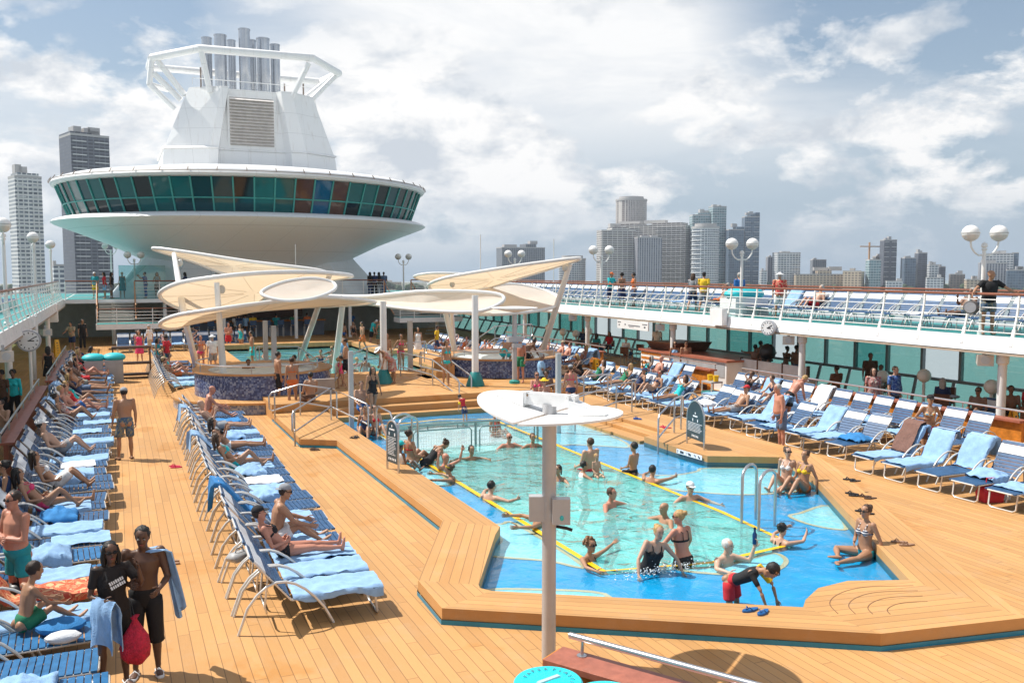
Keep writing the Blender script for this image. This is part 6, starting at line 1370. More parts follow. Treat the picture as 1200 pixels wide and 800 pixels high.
    def leg(mb, n_, f0, f1, inf, flare=0.0, cap=.7):
        hj, kn, an = J[n_][:3]; prof = [(0, .088*fk), (.2, .086*fk), (.6, .068*fk), (1.0, .052), (1.12, .050), (1.32, .056), (1.6, .046), (1.9, .034), (2.0, .034)]
        pts, rr_ = [], []
        for q in [f0]+[x for x, _ in prof if f0 < x < f1]+[f1]:
            i = next((i for i in range(len(prof)-1) if prof[i+1][0] >= q-1e-9), len(prof)-2); (x0, r0), (x1, r1) = prof[i], prof[i+1]; r = r0+(r1-r0)*(q-x0)/(x1-x0)
            p = hj.lerp(kn, q) if q <= 1 else kn.lerp(an, q-1)
            if 1.1 < q < 1.7: p = p-J[n_][7]*.012
            pts.append(p); rr_.append(r*lk_*(.9 if child else 1)+inf+flare*(q-f0)/(f1-f0))
        return seg(mb, pts, rr_, R, 10, cap)
    def arm(mb, n_, f0, f1, inf, cap=.7):
        sh, el, wr = J[n_][3:6]; m_ = (.84 if fem else .8 if child else 1)*(.75+.25*k); prof = [(-.12, .062), (.1, .056), (.45, .049), (1.0, .038), (1.2, .042), (1.6, .034), (2.0, .026)]
        pts, rr_ = [], []
        for q in [f0]+[x for x, _ in prof if f0 < x < f1]+[f1]:
            i = next((i for i in range(len(prof)-1) if prof[i+1][0] >= q-1e-9), len(prof)-2); (x0, r0), (x1, r1) = prof[i], prof[i+1]; r = r0+(r1-r0)*(q-x0)/(x1-x0)
            pts.append(sh.lerp(el, q) if q <= 1 else el.lerp(wr, q-1)); rr_.append(r*m_+inf)
        return seg(mb, pts, rr_, F, 9, cap)
    root = thing(name, label, 'person', (loc[0], loc[1], loc[2]), rad(rz), group)
    if shz is not None: loc = (loc[0], loc[1], shz-((J['R'][3].z+J['L'][3].z)/2+(zoff/S if ps['hip'] is not None else zoff))*S); root.location = loc
    root.scale = (S, S, S); off_ = V((0, 0, zoff/ S if ps['hip'] is not None else zoff))
    def put(mb): mb.v = [tuple(V(p)+off_) for p in mb.v]; return mb
    B_ = MB(); torso(B_, -.10, .53, 0)
    for n_ in 'RL':
        leg(B_, n_, 0, 2.0, 0); arm(B_, n_, -.12, 2.0, 0)
        hj, kn, an, sh, el, wr, sd, fd = J[n_]; a_ = an+sd*.035
        up_ = (-sd-fd*(-sd).dot(fd)).normalized(); sole = a_-up_*.012
        seg(B_, [sole-fd*.045, sole+fd*.03, sole+fd*.10, sole+fd*.165], [(.030, .032), (.036, .034), (.043, .025), (.036, .016)], R, 8)
        seg(B_, [P+T*.49+R*(.04 if n_ == 'R' else -.04), sh+T*.0], [.052, .056*(.85 if fem else 1)], F, 8)
        if fem: B_.ell(tp(.345, .075)+R*(.068 if n_ == 'R' else -.068), (.058*k, .062*k, .06*k), Matrix((R, F, T)).transposed(), 10, 7)
        B_.ell(tp(-.045, -.075)+R*(.07 if n_ == 'R' else -.07), (.075*k, .065, .08), Matrix((R, F, T)).transposed(), 10, 7)
    seg(B_, [neck-T*.03, neck+(hc-neck)*.6], [.056 if not fem else .047, .050 if not fem else .043], R, 9)
    HD = [(-.116, .022, .022, .050), (-.10, .040, .040, .042), (-.07, .055, .062, .020), (-.03, .066, .080, .006), (.015, .072, .092, 0), (.055, .073, .095, -.004), (.085, .064, .082, -.008), (.108, .043, .055, -.01), (.12, .015, .02, -.01)]
    H = lambda p: hc+HB @ (V(p)*hs)
    B_.loft([[H((a*math.cos(2*math.pi*j/14), b_*math.sin(2*math.pi*j/14)+fo, t_)) for j in range(14)] for t_, a, b_, fo in HD])
    B_.loft([[H((s_*w_*math.cos(2*math.pi*j/6), y_+.012*math.sin(2*math.pi*j/6), z_)) for j in range(6)] for s_, w_, y_, z_ in ((1, .006, .088, .022), (1, .012, .102, -.006), (1, .016, .108, -.022), (1, .008, .092, -.034))])
    for s_ in (-1, 1): B_.ell(H((s_*.074, -.008, -.005)), (.010*hs, .020*hs, .032*hs), HB, 8, 5)
    ob = put(B_).build('body', SKM[skin], root, smooth=True, ang=180)
    # hands: palm, four unequal bent fingers and a thumb
    hm = MB()
    for n_ in 'RL':
        wr = J[n_][5]; fd_ = un(ps['fa'+n_]); s_ = 1 if n_ == 'R' else -1
        pn = R*(-s_)+F*.15; pn = (pn-fd_*pn.dot(fd_)).normalized(); sd_ = fd_.cross(pn)*(1 if n_ == 'R' else -1)
        if sd_.dot(F+V((0, 0, .3))) < 0: sd_ = -sd_
        m_ = .92 if fem else (.85 if child else 1)
        seg(hm, [wr-fd_*.02, wr+fd_*.03, wr+fd_*.085*m_], [(.024*m_, .018*m_), (.038*m_, .016*m_), (.042*m_, .013*m_)], sd_, 8)
        for i_, (o_, ln) in enumerate(((.030, .072), (.010, .082), (-.010, .076), (-.030, .060))):
            b0 = wr+fd_*.082*m_+sd_*o_*m_; b1 = b0+(fd_*.9+pn*.25+sd_*o_*.6)*ln*.52*m_; b2 = b1+(fd_*.75+pn*.65)*ln*.5*m_
            seg(hm, [b0, b1, b2], [.0092*m_, .0085*m_, .0068*m_], sd_, 5, .5)
        t0 = wr+fd_*.025*m_+sd_*.030*m_; seg(hm, [t0, t0+(fd_*.7+sd_*.7+pn*.2)*.042*m_, t0+(fd_*1.2+sd_*.75+pn*.45)*.062*m_], [.013*m_, .011*m_, .008*m_], pn, 5, .5)
    put(hm); PENDING.append((ob, vox/S, hm))
    # hair and headwear
    st, hc_ = hair
    if st not in ('bald', 'hat', 'sunhat'):
        hb = MB(); hb.ell(H((0, -.020, .038)), (.084*hs, .092*hs, .094*hs), HB, 22, 14)
        if st in ('long', 'longer'):
            e = .34 if st == 'longer' else .24
            seg(hb, [H((0, -.055, .05)), H((0, -.085, -.08)), H((0, -.095, -e))], [(.088, .055), (.092, .05), (.07, .028)], HR, 10)
            for s_ in (-1, 1): seg(hb, [H((s_*.068, .01, .06)), H((s_*.082, .0, -.05)), H((s_*.080, -.01, -e*.75))], [.026, .03, .018], HR, 6)
        if st == 'bun': hb.ell(H((0, -.105, .075)), (.045, .045, .045), HB, 10, 7)
        if st == 'pony': seg(hb, [H((0, -.10, .05)), H((0, -.135, .0)), H((0, -.125, -.13))], [.026, .03, .012], HR, 7)
        if st == 'curly':
            r_ = random.Random(5)
            for _ in range(26): a, b2 = r_.uniform(0, 6.28), r_.uniform(-.3, 1.2); q = V((.09*math.cos(a)*math.cos(b2), -.03+.095*math.sin(a)*math.cos(b2), .04+.095*math.sin(b2))); (q.y < .06) and hb.ell(H(q), (.03, .03, .03), None, 6, 5)
        hb.v = [tuple(V(p)+noise.noise_vector(V(p)*34)*.013+noise.noise_vector(V(p)*85)*.006) for p in hb.v]; put(hb).build('hair', HM[hc_], root, smooth=True, ang=180)
    if st in ('hat', 'sunhat'): hb = MB(); hb.ell(H((0, -.022, .02)), (.080*hs, .088*hs, .085*hs), HB, 14, 9); put(hb).build('hair', HM[hc_], root, smooth=True, ang=180)
    for w_ in wear:
        typ, cl = w_[0], w_[1]; m_ = C[cl]; g = MB(); nm = typ; rigid = False
        if typ in ('trunks', 'shorts', 'longshorts', 'pants'):
            torso(g, -.11, .075, .012); e = {'trunks': .62, 'shorts': .80, 'longshorts': 1.25, 'pants': 1.93}[typ]
            for n_ in 'RL': leg(g, n_, 0.0, e, .014, .022 if typ != 'pants' else .012, .25)
            nm = 'shorts' if typ != 'pants' else 'trousers'
        elif typ == 'bottom':
            torso(g, -.115, .035, .007)
            for n_ in 'RL': leg(g, n_, 0.0, .10, .006, 0, .3); g.ell(tp(-.045, -.078)+R*(.07 if n_ == 'R' else -.07), (.078*k, .068, .08), Matrix((R, F, T)).transposed(), 10, 7)
            nm = 'bikini_bottom'
        elif typ == 'top':
            for s_ in (-1, 1): g.ell(tp(.345, .080)+R*s_*.068, (.060*k, .064*k, .058*k), Matrix((R, F, T)).transposed(), 10, 7); g.tube([tp(.39, .125*k)+R*s_*.07, tp(.47, .07)+R*s_*.075, tp(.52, -.0)+R*s_*.075, tp(.46, -.10*k)+R*s_*.06, tp(.33, -.10*k)+R*s_*.06], .007, 5)
            torso(g, .315, .345, .006, cap=.1); nm = 'bikini_top'
        elif typ == 'swimsuit':
            torso(g, -.115, .36, .007)
            for n_ in 'RL': leg(g, n_, 0, .08, .006, 0, .3); s_ = 1 if n_ == 'R' else -1; g.ell(tp(.345, .080)+R*s_*.068, (.060*k, .064*k, .062*k), Matrix((R, F, T)).transposed(), 10, 7); g.tube([tp(.39, .125*k)+R*s_*.07, tp(.47, .07)+R*s_*.08, tp(.52, .0)+R*s_*.085, tp(.46, -.09*k)+R*s_*.05, tp(.33, -.10*k)+R*s_*.045], .011, 5); g.ell(tp(-.045, -.078)+R*s_*.07, (.078*k, .068, .08), Matrix((R, F, T)).transposed(), 10, 7)
            nm = 'swimsuit'
        elif typ in ('tee', 'shirt', 'sweater', 'tank', 'rash'):
            inf = .007 if typ == 'rash' else .02
            torso(g, -.04 if typ != 'rash' else .0, .515, inf, cap=.2)
            if fem:
                for s_ in (-1, 1): g.ell(tp(.345, .082)+R*s_*.066, (.066*k, .066*k, .066*k), Matrix((R, F, T)).transposed(), 10, 7)
            for n_ in 'RL':
                s_ = 1 if n_ == 'R' else -1
                if typ != 'tank': arm(g, n_, -.14, {'tee': .62, 'shirt': .72, 'sweater': 1.92, 'rash': .7}[typ], inf*.8, .25); seg(g, [P+T*.485+R*s_*.05, J[n_][3]], [.060+inf*.4, .060+inf*.4], F, 8)
            nm = 'shirt'
        elif typ in ('dress', 'skirt', 'wrap'):
            if typ == 'dress': torso(g, -.04, .43, .014, cap=.2); [g.ell(tp(.345, .082)+R*s_*.066, (.064*k, .066*k, .064*k), Matrix((R, F, T)).transposed(), 10, 7) for s_ in (-1, 1)]
            mid_k = (J['R'][1]+J['L'][1])/2; pts = [tp(.06, -.005), tp(-.06, -.01), P.lerp(mid_k, .55), P.lerp(mid_k, .95)]
            seg(g, pts, [(.155*k, .115*k), (.19*k, .145*k), (.215*k, .17*k), (.235*k, .19*k)], R, 14, .1); nm = 'dress' if typ == 'dress' else 'wrap_skirt'
        elif typ in ('cap', 'backcap', 'sunhat', 'sailorcap', 'visor', 'swimcap', 'band', 'brimhat'):
            nm = {'cap': 'cap', 'backcap': 'cap', 'sunhat': 'sun_hat', 'brimhat': 'sun_hat', 'sailorcap': 'sailor_cap', 'visor': 'cap', 'swimcap': 'swim_cap', 'band': 'head_band'}[typ]
            if typ == 'band': g.lathe([(.09*hs, -.016), (.095*hs, 0), (.09*hs, .016)], (0, 0, 0), 18); g.v = [tuple(H((p[0]*.9, p[1]-.01, p[2]+.062+p[1]*.4))) for p in g.v]
            else:
                g.ell((0, 0, 0), (.089*hs, .1*hs, .080*hs), None, 16, 10); g.v = [tuple(H((p[0], p[1]-.012, max(p[2], -.01)+.062))) for p in g.v]
                if typ in ('cap', 'backcap', 'visor', 'sailorcap'):
                    s_ = -1 if typ == 'backcap' else 1; o_ = len(g.v); arc = [(math.cos(a)*.075, s_*(.075+math.sin(a)*.085)) for a in [math.pi*i/8 for i in range(9)]]
                    q = MB().prism(arc, 0, .008); g.add([H((p[0], p[1], p[2]+.045-.18*max(0, abs(p[1])-.09))) for p in q.v], q.f)
                if typ in ('sunhat', 'brimhat'): q = MB().lathe([(.07, .012), (.17, -.012), (.172, -.004), (.07, .024)], n=20); g.add([H((p[0], p[1]-.01, p[2]+.055)) for p in q.v], q.f)
        elif typ == 'shades':
            for s_ in (-1, 1): g.ell(H((s_*.032, .092, .016)), (.028*hs, .012*hs, .019*hs), HB, 8, 6); g.bar(H((s_*.058, .085, .02)), H((s_*.076, .0, .012)), .006, .008)
            g.bar(H((-.012, .100, .02)), H((.012, .100, .02)), .006, .008); nm = 'sunglasses'
        elif typ == 'armbands':
            for n_ in 'RL': sh, el = J[n_][3:5]; seg(g, [sh.lerp(el, .35), sh.lerp(el, .6), sh.lerp(el, .85)], [.06, .085, .06], F, 10, .1)
            nm = 'arm_bands'
        elif typ == 'shoes':
            for n_ in 'RL':
                an, sd, fd = J[n_][2], J[n_][6], J[n_][7]; up_ = (-sd-fd*(-sd).dot(fd)).normalized(); so = an+sd*.035-up_*.03
                seg(g, [so-fd*.06, so+fd*.04, so+fd*.12, so+fd*.19], [(.036, .02), (.040, .02), (.050, .02), (.038, .02)], R, 8, .4); g.tube([so+fd*.06+R*.05, so+fd*.06+up_*.05, so+fd*.06-R*.05], .014, 6)
            nm = 'sandals'
        put(g).build(nm, m_, root, smooth=True, ang=75)
    if vox <= .016:
        e = MB(); e2 = MB()
        for s_ in (-1, 1): e.ell(H((s_*.031, .086, .014)), (.015*hs, .008, .0075*hs), HB, 8, 5); e2.ell(H((s_*.031, .0925, .014)), (.0065*hs, .004, .0065*hs), HB, 6, 5); e2.bar(H((s_*.018, .094, .037)), H((s_*.046, .088, .038)), .008, .007)
        put(e).build('eyes', mat('eye_white', (.42, .40, .38), .4), root, smooth=True, ang=180); put(e2).build('brows_and_pupils', HM['black'], root, smooth=True, ang=180)
        e = MB(); e.ell(H((0, .083, -.058)), (.023*hs, .010, .0075*hs), HB, 8, 5); put(e).build('mouth', mat('lip', (.30, .07, .06), .5), root, smooth=True, ang=180)
    root['_h'] = 0; del root['_h']
    J['head'] = hc; J['off'] = off_; J['S'] = S; J['F'] = F; J['T'] = T; J['RV'] = R
    return root, J
def wpt(root, J, p):   # point of the figure's frame in the world
    return root.location+Matrix.Rotation(root.rotation_euler.z, 3, 'Z') @ ((V(p)+J['off'])*J['S'])
def near_key(row, u, v, z=.45):
    q = gz(u, v, z); best = min((k for k in LOUNG if k[0] == row), key=lambda k: (V((LOUNG[k][0], LOUNG[k][1], 0))+Matrix.Rotation(LOUNG[k][3], 3, 'Z') @ V((0, 1.0, 0))-V((q.x, q.y, 0))).length); return best
def on_lounger(label, row, u, v, pz='recline', dy=.0, turn=0, **kw):
    key = near_key(row, u, v) if u else (row, v); x, y, z, rz, back = LOUNG[key]; o_ = Matrix.Rotation(rz, 3, 'Z') @ V((0, .90+dy, 0)); vs = kw.get('vox', .02)
    over = dict(kw.pop('over', {})); a = rad(min(back, 62))
    if POSE[pz]['T'][1] < -.3 and pz != 'flat': over['T'] = (0, -math.cos(a)*1.02, math.sin(a))
    return person(label, (x+o_.x, y+o_.y, z+.405), math.degrees(rz)+turn, pz, over=over, **kw)
# ---- the couple at the near left
q = gz(135, 803)
r_, J = person('woman in a sheer black top, blue towel over her arm, near left', (q.x, q.y, 0), 192, 'couple_w', 'f', 1.66, 'dark', ('long', 'black'), (('swimsuit', 'black'), ('tee', 'sheer'), ('shorts', 'sheer'), ('shades', 'black'), ('shoes', 'white')), .011, 1.08)
tx = MB(); rt = random.Random(3)
for j in range(2):
    x = -.085
    while x < .07: w_ = rt.uniform(.014, .022); tx.box(x, x+w_, 0, .003, -.052*j, -.052*j+rt.choice([.036, .04])); tx.box(x+.004, x+w_-.004, .0031, .0045, -.052*j+.012, -.052*j+.02); x += w_+.007
tx = tx.build('shirt_print', WHITESTRAP, r_); tx.location = (-.02, .178, 1.30); tx.rotation_euler = (rad(8), rad(22), 0)
def drape(label, cat_, P0, P1, drop, m, seed=1, thick=.05, group=None):
    """a cloth hung over the line P0-P1, both halves falling down with folds"""
    P0, P1 = V(P0), V(P1); d = (P1-P0); nrm = V((-d.y, d.x, 0)).normalized(); mb = MB(); nu, nv = 16, 14; vs = []
    for j in range(nv+1):
        s_ = j/nv*2-1
        for i in range(nu+1):
            f = i/nu; p = P0.lerp(P1, f); z = -abs(s_)**1.0*drop*(1+.12*math.sin(f*5+seed)) if abs(s_) > .12 else -.01
            w = .05*math.sin(f*math.pi*2.2+seed)*abs(s_)+.03*noise.noise(V((f*6, s_*3, seed)))
            vs.append(p+nrm*(math.copysign(thick*min(1, abs(s_)*4), s_)+w)+V((0, 0, z))+d*.06*math.sin(s_*3+seed)*abs(s_))
    lo_ = [v+nrm*(-.012 if j_ < len(vs)/2 else .012)+V((0, 0, -.004)) for j_, v in enumerate(vs)]; k = len(vs); fs = []
    for j in range(nv):
        for i in range(nu): q_ = j*(nu+1)+i; fs += [(q_, q_+1, q_+nu+2, q_+nu+1), (k+q_+nu+1, k+q_+nu+2, k+q_+1, k+q_)]
    for i in range(nu): q_ = nv*(nu+1)+i; fs += [(i, k+i, k+i+1, i+1), (q_, q_+1, k+q_+1, k+q_)]
    for j in range(nv): q_ = j*(nu+1); fs += [(q_, q_+nu+1, k+q_+nu+1, k+q_), (q_+nu, k+q_+nu, k+q_+2*nu+1, q_+2*nu+1)]
    c0 = V(P0); c0.z = 0; mb.add([v-c0 for v in vs+lo_], fs); ob = mb.build('towel', m, smooth=True, ang=75, label=label, cat=cat_, group=group); ob.location = c0; return ob
el, wr = wpt(r_, J, J['R'][4]), wpt(r_, J, J['R'][5]); dd = (wr-el); drape('light blue towel hung over the forearm of the woman in black', 'towel', el+dd*.25+V((0, 0, .04)), wr+dd*.75+V((0, 0, .04)), .55, TOWELB, 2, .06)
q = gz(184, 793)
r2, J2 = person('bare chested man in long black shorts with a blue towel on his shoulder', (q.x-.10, q.y+.14, 0), 176, 'couple_m', 'm', 1.76, 'dark', ('short', 'black'), (('longshorts', 'black'), ('shoes', 'white')), .011, .98)
sh = wpt(r2, J2, J2['L'][3]); nk = wpt(r2, J2, J2['head']-V((0, 0, .2)))
# towel: over the left shoulder, falling in a point at the side
mb = MB(); vs = []; nu, nv = 14, 18
Lx = (sh-nk); Lx.z = 0; Lx.normalize(); Bk = V((-Lx.y, Lx.x, 0)); Bk = Bk if Bk.y > 0 else -Bk
for j in range(nv+1):
    g_ = j/nv
    for i in range(nu+1):
        f = i/nu*2-1; dn = .02+max(0, g_-.12)*1.02*(1-.22*abs(f-.1)); out = min(1, g_/.16)*.20+.14*g_
        vs.append(nk+Lx*(.05+out+.02*math.sin(f*6+g_*2))+Bk*(f*(.10+.10*g_)+.025*math.sin(f*9)*g_)+V((0, 0, .055-dn)))
lo_ = [v-Lx*.012-V((0, 0, .006)) for v in vs]; k_ = len(vs); fs = []
for j in range(nv):
    for i in range(nu): q_ = j*(nu+1)+i; fs += [(q_, q_+1, q_+nu+2, q_+nu+1), (k_+q_+nu+1, k_+q_+nu+2, k_+q_+1, k_+q_)]
for i in range(nu): q_ = nv*(nu+1)+i; fs += [(i, k_+i, k_+i+1, i+1), (q_, q_+1, k_+q_+1, k_+q_)]
for j in range(nv): q_ = j*(nu+1); fs += [(q_, q_+nu+1, k_+q_+nu+1, k_+q_), (q_+nu, k_+q_+nu, k_+q_+2*nu+1, q_+2*nu+1)]
c0 = V((nk.x, nk.y, 0)); ob = mb.add([v-c0 for v in vs+lo_], fs).build('towel', TOWELB, smooth=True, ang=75, label='light blue towel hanging from the shoulder of the man in long black shorts', cat='towel'); ob.location = c0
wr = wpt(r2, J2, J2['R'][5]); bg_ = thing('mesh_bag', 'round red mesh bag hanging between the couple at the near left', 'bag', (wr.x+.04, wr.y-.10, .30))
mb = MB(); mb.lathe([(0, 0), (.09, .01), (.155, .08), (.165, .18), (.13, .31), (.07, .42), (.025, .50), (.05, .54), (0, .55)], n=22); mb.v = [(x*(1+.10*math.sin(5*z*7+x*20)), y*.62*(1+.12*math.sin(x*30)), z+.012*math.sin(x*25+y*30)) for x, y, z in mb.v]; mb.build('bag_body', mat('red_mesh', (.55, .012, .05), .6, var=.35, vscale=20, bump=1.0, bscale=70), bg_, smooth=True, ang=180)
MB().tube([(-.03, 0, .52), (-.06, .06, wr.z-.30), (.0, .0, .53)], .008, 5).build('cord', BLACK, bg_)
# ---- left walkway and left loungers
q = gz(148, 538); person('man in grey cap and patterned shorts on the left walkway, back turned', (q.x, q.y, 0), 12, 'stand2', 'm', 1.78, 'tan', ('short', 'black'), (('shorts', 'bluepat'), ('cap', 'grey'), ('shoes', 'brown')), .014, 1.06)
q = gz(18, 577, 1.74); person('bare chested man in sunglasses and teal trunks at the left picture edge', (q.x, q.y, 0), 128, 'armsx', 'm', 1.76, 'red', ('short', 'dbrown'), (('trunks', 'teal'), ('shades', 'black')), .013, 1.1, .03)
person('boy with a bare back sitting on a lounger below the man in sunglasses', (-1.12, 11.75, .41), -62, 'sit_leg', 'c', 1.42, 'tan', ('short', 'dbrown'), (('trunks', 'green'),), .013)
ob = MB().ell((0, 0, .06), (.28, .2, .09)).build('towel', TOWELD, smooth=True, label='teal blue towel bunched beside the sitting boy', cat='towel'); ob.location = (-.72, 11.6, .41)
ob = MB().ell((0, 0, .05), (.2, .12, .07)).build('towel', TOWELW, smooth=True, label='small white cloth in front of the sitting boy', cat='towel'); ob.location = (-.68, 11.25, .41)
on_lounger('woman in white shorts lying with knees up on the left row', 'L1', 72, 575, 'recline_knees', sex='f', h=1.66, skin='tan', hair=('long', 'dbrown'), wear=(('top', 'white'), ('shorts', 'white')), vox=.016)
on_lounger('woman stretched out on a blue towel beside the woman in white shorts', 'L1', 100, 590, 'recline_knee', sex='f', h=1.66, skin='tan', hair=('long', 'black'), wear=(('top', 'pink'), ('bottom', 'pink')), vox=.016)
on_lounger('woman in a red swimsuit reclining near the walkway man', 'L1', 110, 476, 'recline', sex='f', h=1.65, skin='fair', hair=('bun', 'brown'), wear=(('swimsuit', 'red'),), vox=.02)
on_lounger('man in blue trunks reclining beyond the woman in red', 'L1', 112, 455, 'recline_head', sex='m', h=1.75, skin='tan', hair=('short', 'dbrown'), wear=(('trunks', 'denim'),))
on_lounger('woman in a bikini with raised knees on the left row, farther along', 'L1', 105, 440, 'recline_knees', sex='f', h=1.66, skin='red', hair=('long', 'blond'), wear=(('top', 'floral'), ('bottom', 'floral')))
on_lounger('person lying with a towel near the end of the left leaning wall', 'L1', 95, 428, 'recline_phone', sex='f', h=1.66, skin='red', hair=('bun', 'blond'), wear=(('top', 'red'), ('bottom', 'red')))
on_lounger('woman sunbathing at the far end of the left row', 'L1', 112, 424, 'recline', sex='f', h=1.66, skin='fair', hair=('long', 'brown'), wear=(('swimsuit', 'navy'),))
q = gz(23, 496); person('woman in a turquoise sweater and black trousers on the shaded left walkway', (q.x-.15, q.y+.3, 0), 170, 'stand', 'f', 1.62, 'brown', ('curly', 'black'), (('pants', 'black'), ('sweater', 'turq')), .018)
q = gz(4, 498); person('person in a brown red top beside the woman in the turquoise sweater', (q.x, q.y, 0), 160, 'stand', 'f', 1.66, 'brown', ('curly', 'black'), (('pants', 'black'), ('tee', 'brown')), .02)
q = gz(58, 455); person('woman in a short black dress walking away on the shaded left walkway', (q.x, q.y, 0), 10, 'walk', 'f', 1.68, 'tan', ('long', 'black'), (('dress', 'black'),), .02)
q = gz(85, 412); person('tan shirted man standing in the shade below the left stairs', (q.x, q.y, 0), 150, 'railfront', 'm', 1.74, 'tan', ('short', 'black'), (('shorts', 'navy'), ('tee', 'beige')), .024)
q = gz(97, 410); person('man in a black t-shirt standing in the shade below the left stairs', (q.x, q.y+.4, 0), 210, 'stand', 'm', 1.8, 'tan', ('short', 'black'), (('pants', 'black'), ('tee', 'black')), .024)
q = gz(6, 488, .9); person('man in sunglasses seated in the shade at the left picture edge', (q.x-.1, q.y, .42), 150, 'sit_drink', 'm', 1.72, 'fair', ('short', 'dbrown'), (('trunks', 'grey'), ('shades', 'black')), .02)
q = gz(10, 545, 1.25); person('dark haired woman seated behind the near left leaning wall', (q.x-.1, q.y, .45), 100, 'sit', 'f', 1.65, 'tan', ('bun', 'black'), (('tank', 'navy'), ('shorts', 'black')), .016)
# ---- row between walkway and pool
on_lounger('woman in black bikini and black cap lying on the pool side row', 'L2', 310, 648, 'recline', sex='f', h=1.68, skin='red', hair=('hat', 'dbrown'), wear=(('top', 'black'), ('bottom', 'black'), ('cap', 'black')), vox=.013, over=dict(faR=(-.5, .8, .1), faL=(.5, .8, .1)))
on_lounger('shirtless man in a grey backward cap sitting upright on the pool side row', 'L2', 330, 625, 'sit_leg', sex='m', h=1.74, skin='tan', hair=('hat', 'dbrown'), wear=(('trunks', 'white'), ('backcap', 'grey'), ('shades', 'black')), vox=.013)
on_lounger('woman with one knee raised in the middle of the pool side row', 'L2', 275, 545, 'recline_knee', sex='f', h=1.66, skin='tan', hair=('long', 'brown'), wear=(('top', 'turq'), ('bottom', 'turq')), vox=.016)
on_lounger('woman lying with a phone farther along the pool side row', 'L2', 262, 522, 'recline_phone', sex='f', h=1.66, skin='tan', hair=('long', 'dbrown'), wear=(('top', 'black'), ('bottom', 'white')), vox=.016)
on_lounger('reclining woman with a red bag beside the left hot tub', 'L3', 212, 440, 'recline_knee', sex='f', h=1.65, skin='red', hair=('bun', 'brown'), wear=(('top', 'red'), ('bottom', 'black')))
on_lounger('sunbather with bent knees behind her beside the left hot tub', 'L3', 215, 432, 'recline_knees', sex='m', h=1.7, skin='red', hair=('short', 'brown'), wear=(('trunks', 'lblue'),))
q = gz(196, 436); person('man in a red shirt standing by the short row left of the left hot tub', (q.x, q.y, 0), 60, 'hips', 'm', 1.72, 'brown', ('short', 'black'), (('shorts', 'navy'), ('shirt', 'red')), .022, 1.05)
q = gz(185, 437); person('woman in a teal top next to the man in the red shirt', (q.x, q.y, 0), 250, 'stand', 'f', 1.62, 'tan', ('long', 'black'), (('shorts', 'grey'), ('tank', 'teal')), .022)
q = gz(236, 434); person('woman in a pink bikini shading her eyes left of the left hot tub', (q.x, q.y, 0), 185, 'handhead', 'f', 1.66, 'red', ('short', 'brown'), (('top', 'orange'), ('bottom', 'pink')), .022)
q = gz(250, 436); person('man in a white shirt and white hat with a backpack by the left hot tub', (q.x, q.y, 0), 20, 'stand', 'm', 1.72, 'fair', ('hat', 'grey'), (('shorts', 'grey'), ('tee', 'white'), ('brimhat', 'white')), .022, 1.1)
q = gz(296, 432, .3); person('slim boy in turquoise trunks standing beside the left hot tub', (q.x, q.y, .3), 90, 'stand', 'm', 1.7, 'tan', ('short', 'black'), (('trunks', 'turq'),), .022, .9)
person('bather sitting in the left hot tub beside the grey post', (6.0, 33.8, .62), 120, 'sit', 'm', 1.7, 'tan', ('short', 'black'), (('trunks', 'navy'),), .022)
person('dark haired bather low in the left hot tub behind the canopy pillar', (4.4, 34.1, .5), 180, 'sit', 'm', 1.7, 'brown', ('short', 'black'), (('trunks', 'black'),), .024)
q = gz(326, 487, 0); person('man in long black trunks standing behind the steel handrail', (q.x+.2, q.y+1.2, .22), -80, 'stand2', 'm', 1.75, 'tan', ('short', 'black'), (('shorts', 'black'),), .018)
q = gz(345, 480, .22); person('woman in an orange bikini with her back turned beside the man in black trunks', (q.x, q.y+.3, .22), 5, 'stand', 'f', 1.66, 'tan', ('bun', 'dbrown'), (('top', 'orange'), ('bottom', 'orange')), .018, 1.05)
q = gz(364, 478, .3); person('man sitting with bare back at the left platform edge', (q.x, q.y, .52), 20, 'sit', 'm', 1.75, 'tan', ('short', 'black'), (('trunks', 'brown'),), .018, 1.05)
# ---- platform between the pools
q = gz(406, 454, MZ); person('shirtless man in black trunks walking across the middle platform', (q.x, q.y, MZ), 75, 'walk', 'm', 1.76, 'tan', ('short', 'dbrown'), (('trunks', 'black'),), .02)
q = gz(398, 455, MZ); person('small child in a pink swimsuit walking with the man in black trunks', (q.x, q.y-.2, MZ), 80, 'walk', 'c', 1.15, 'tan', ('pony', 'black'), (('swimsuit', 'pink'),), .02)
q = gz(437, 492, 0); person('woman in a black one piece swimsuit stepping down into the near pool', (q.x, q.y, 0), 190, 'walk', 'f', 1.68, 'tan', ('longer', 'black'), (('swimsuit', 'black'),), .015, over=dict(uaR=(.25, .0, -1), uaL=(-.25, 0, -1)))
q = gz(456, 448, MZ); person('woman in a white hat and red patterned wrap bending beside the canopy pillar', (q.x, q.y-.3, MZ), 95, 'bend', 'f', 1.62, 'tan', ('hat', 'brown'), (('dress', 'floral'), ('sunhat', 'white')), .02)
q = gz(453, 436, .4); person('shirtless man in white shorts standing behind the woman in the hat', (q.x, q.y, .3), 200, 'stand', 'm', 1.75, 'tan', ('bald', 'brown'), (('shorts', 'white'),), .022)
q = gz(470, 432, .4); person('young woman in a bright pink bikini on the far platform', (q.x, q.y, .3), 185, 'hips', 'f', 1.62, 'tan', ('pony', 'dbrown'), (('top', 'pink'), ('bottom', 'pink')), .022)
q = gz(436, 405); person('white haired man in a turquoise shirt beyond the far pool', (q.x, q.y, 0), 240, 'bend', 'm', 1.75, 'fair', ('short', 'white'), (('shorts', 'black'), ('tee', 'turq')), .026, over=dict(T=(0, .25, 1)))
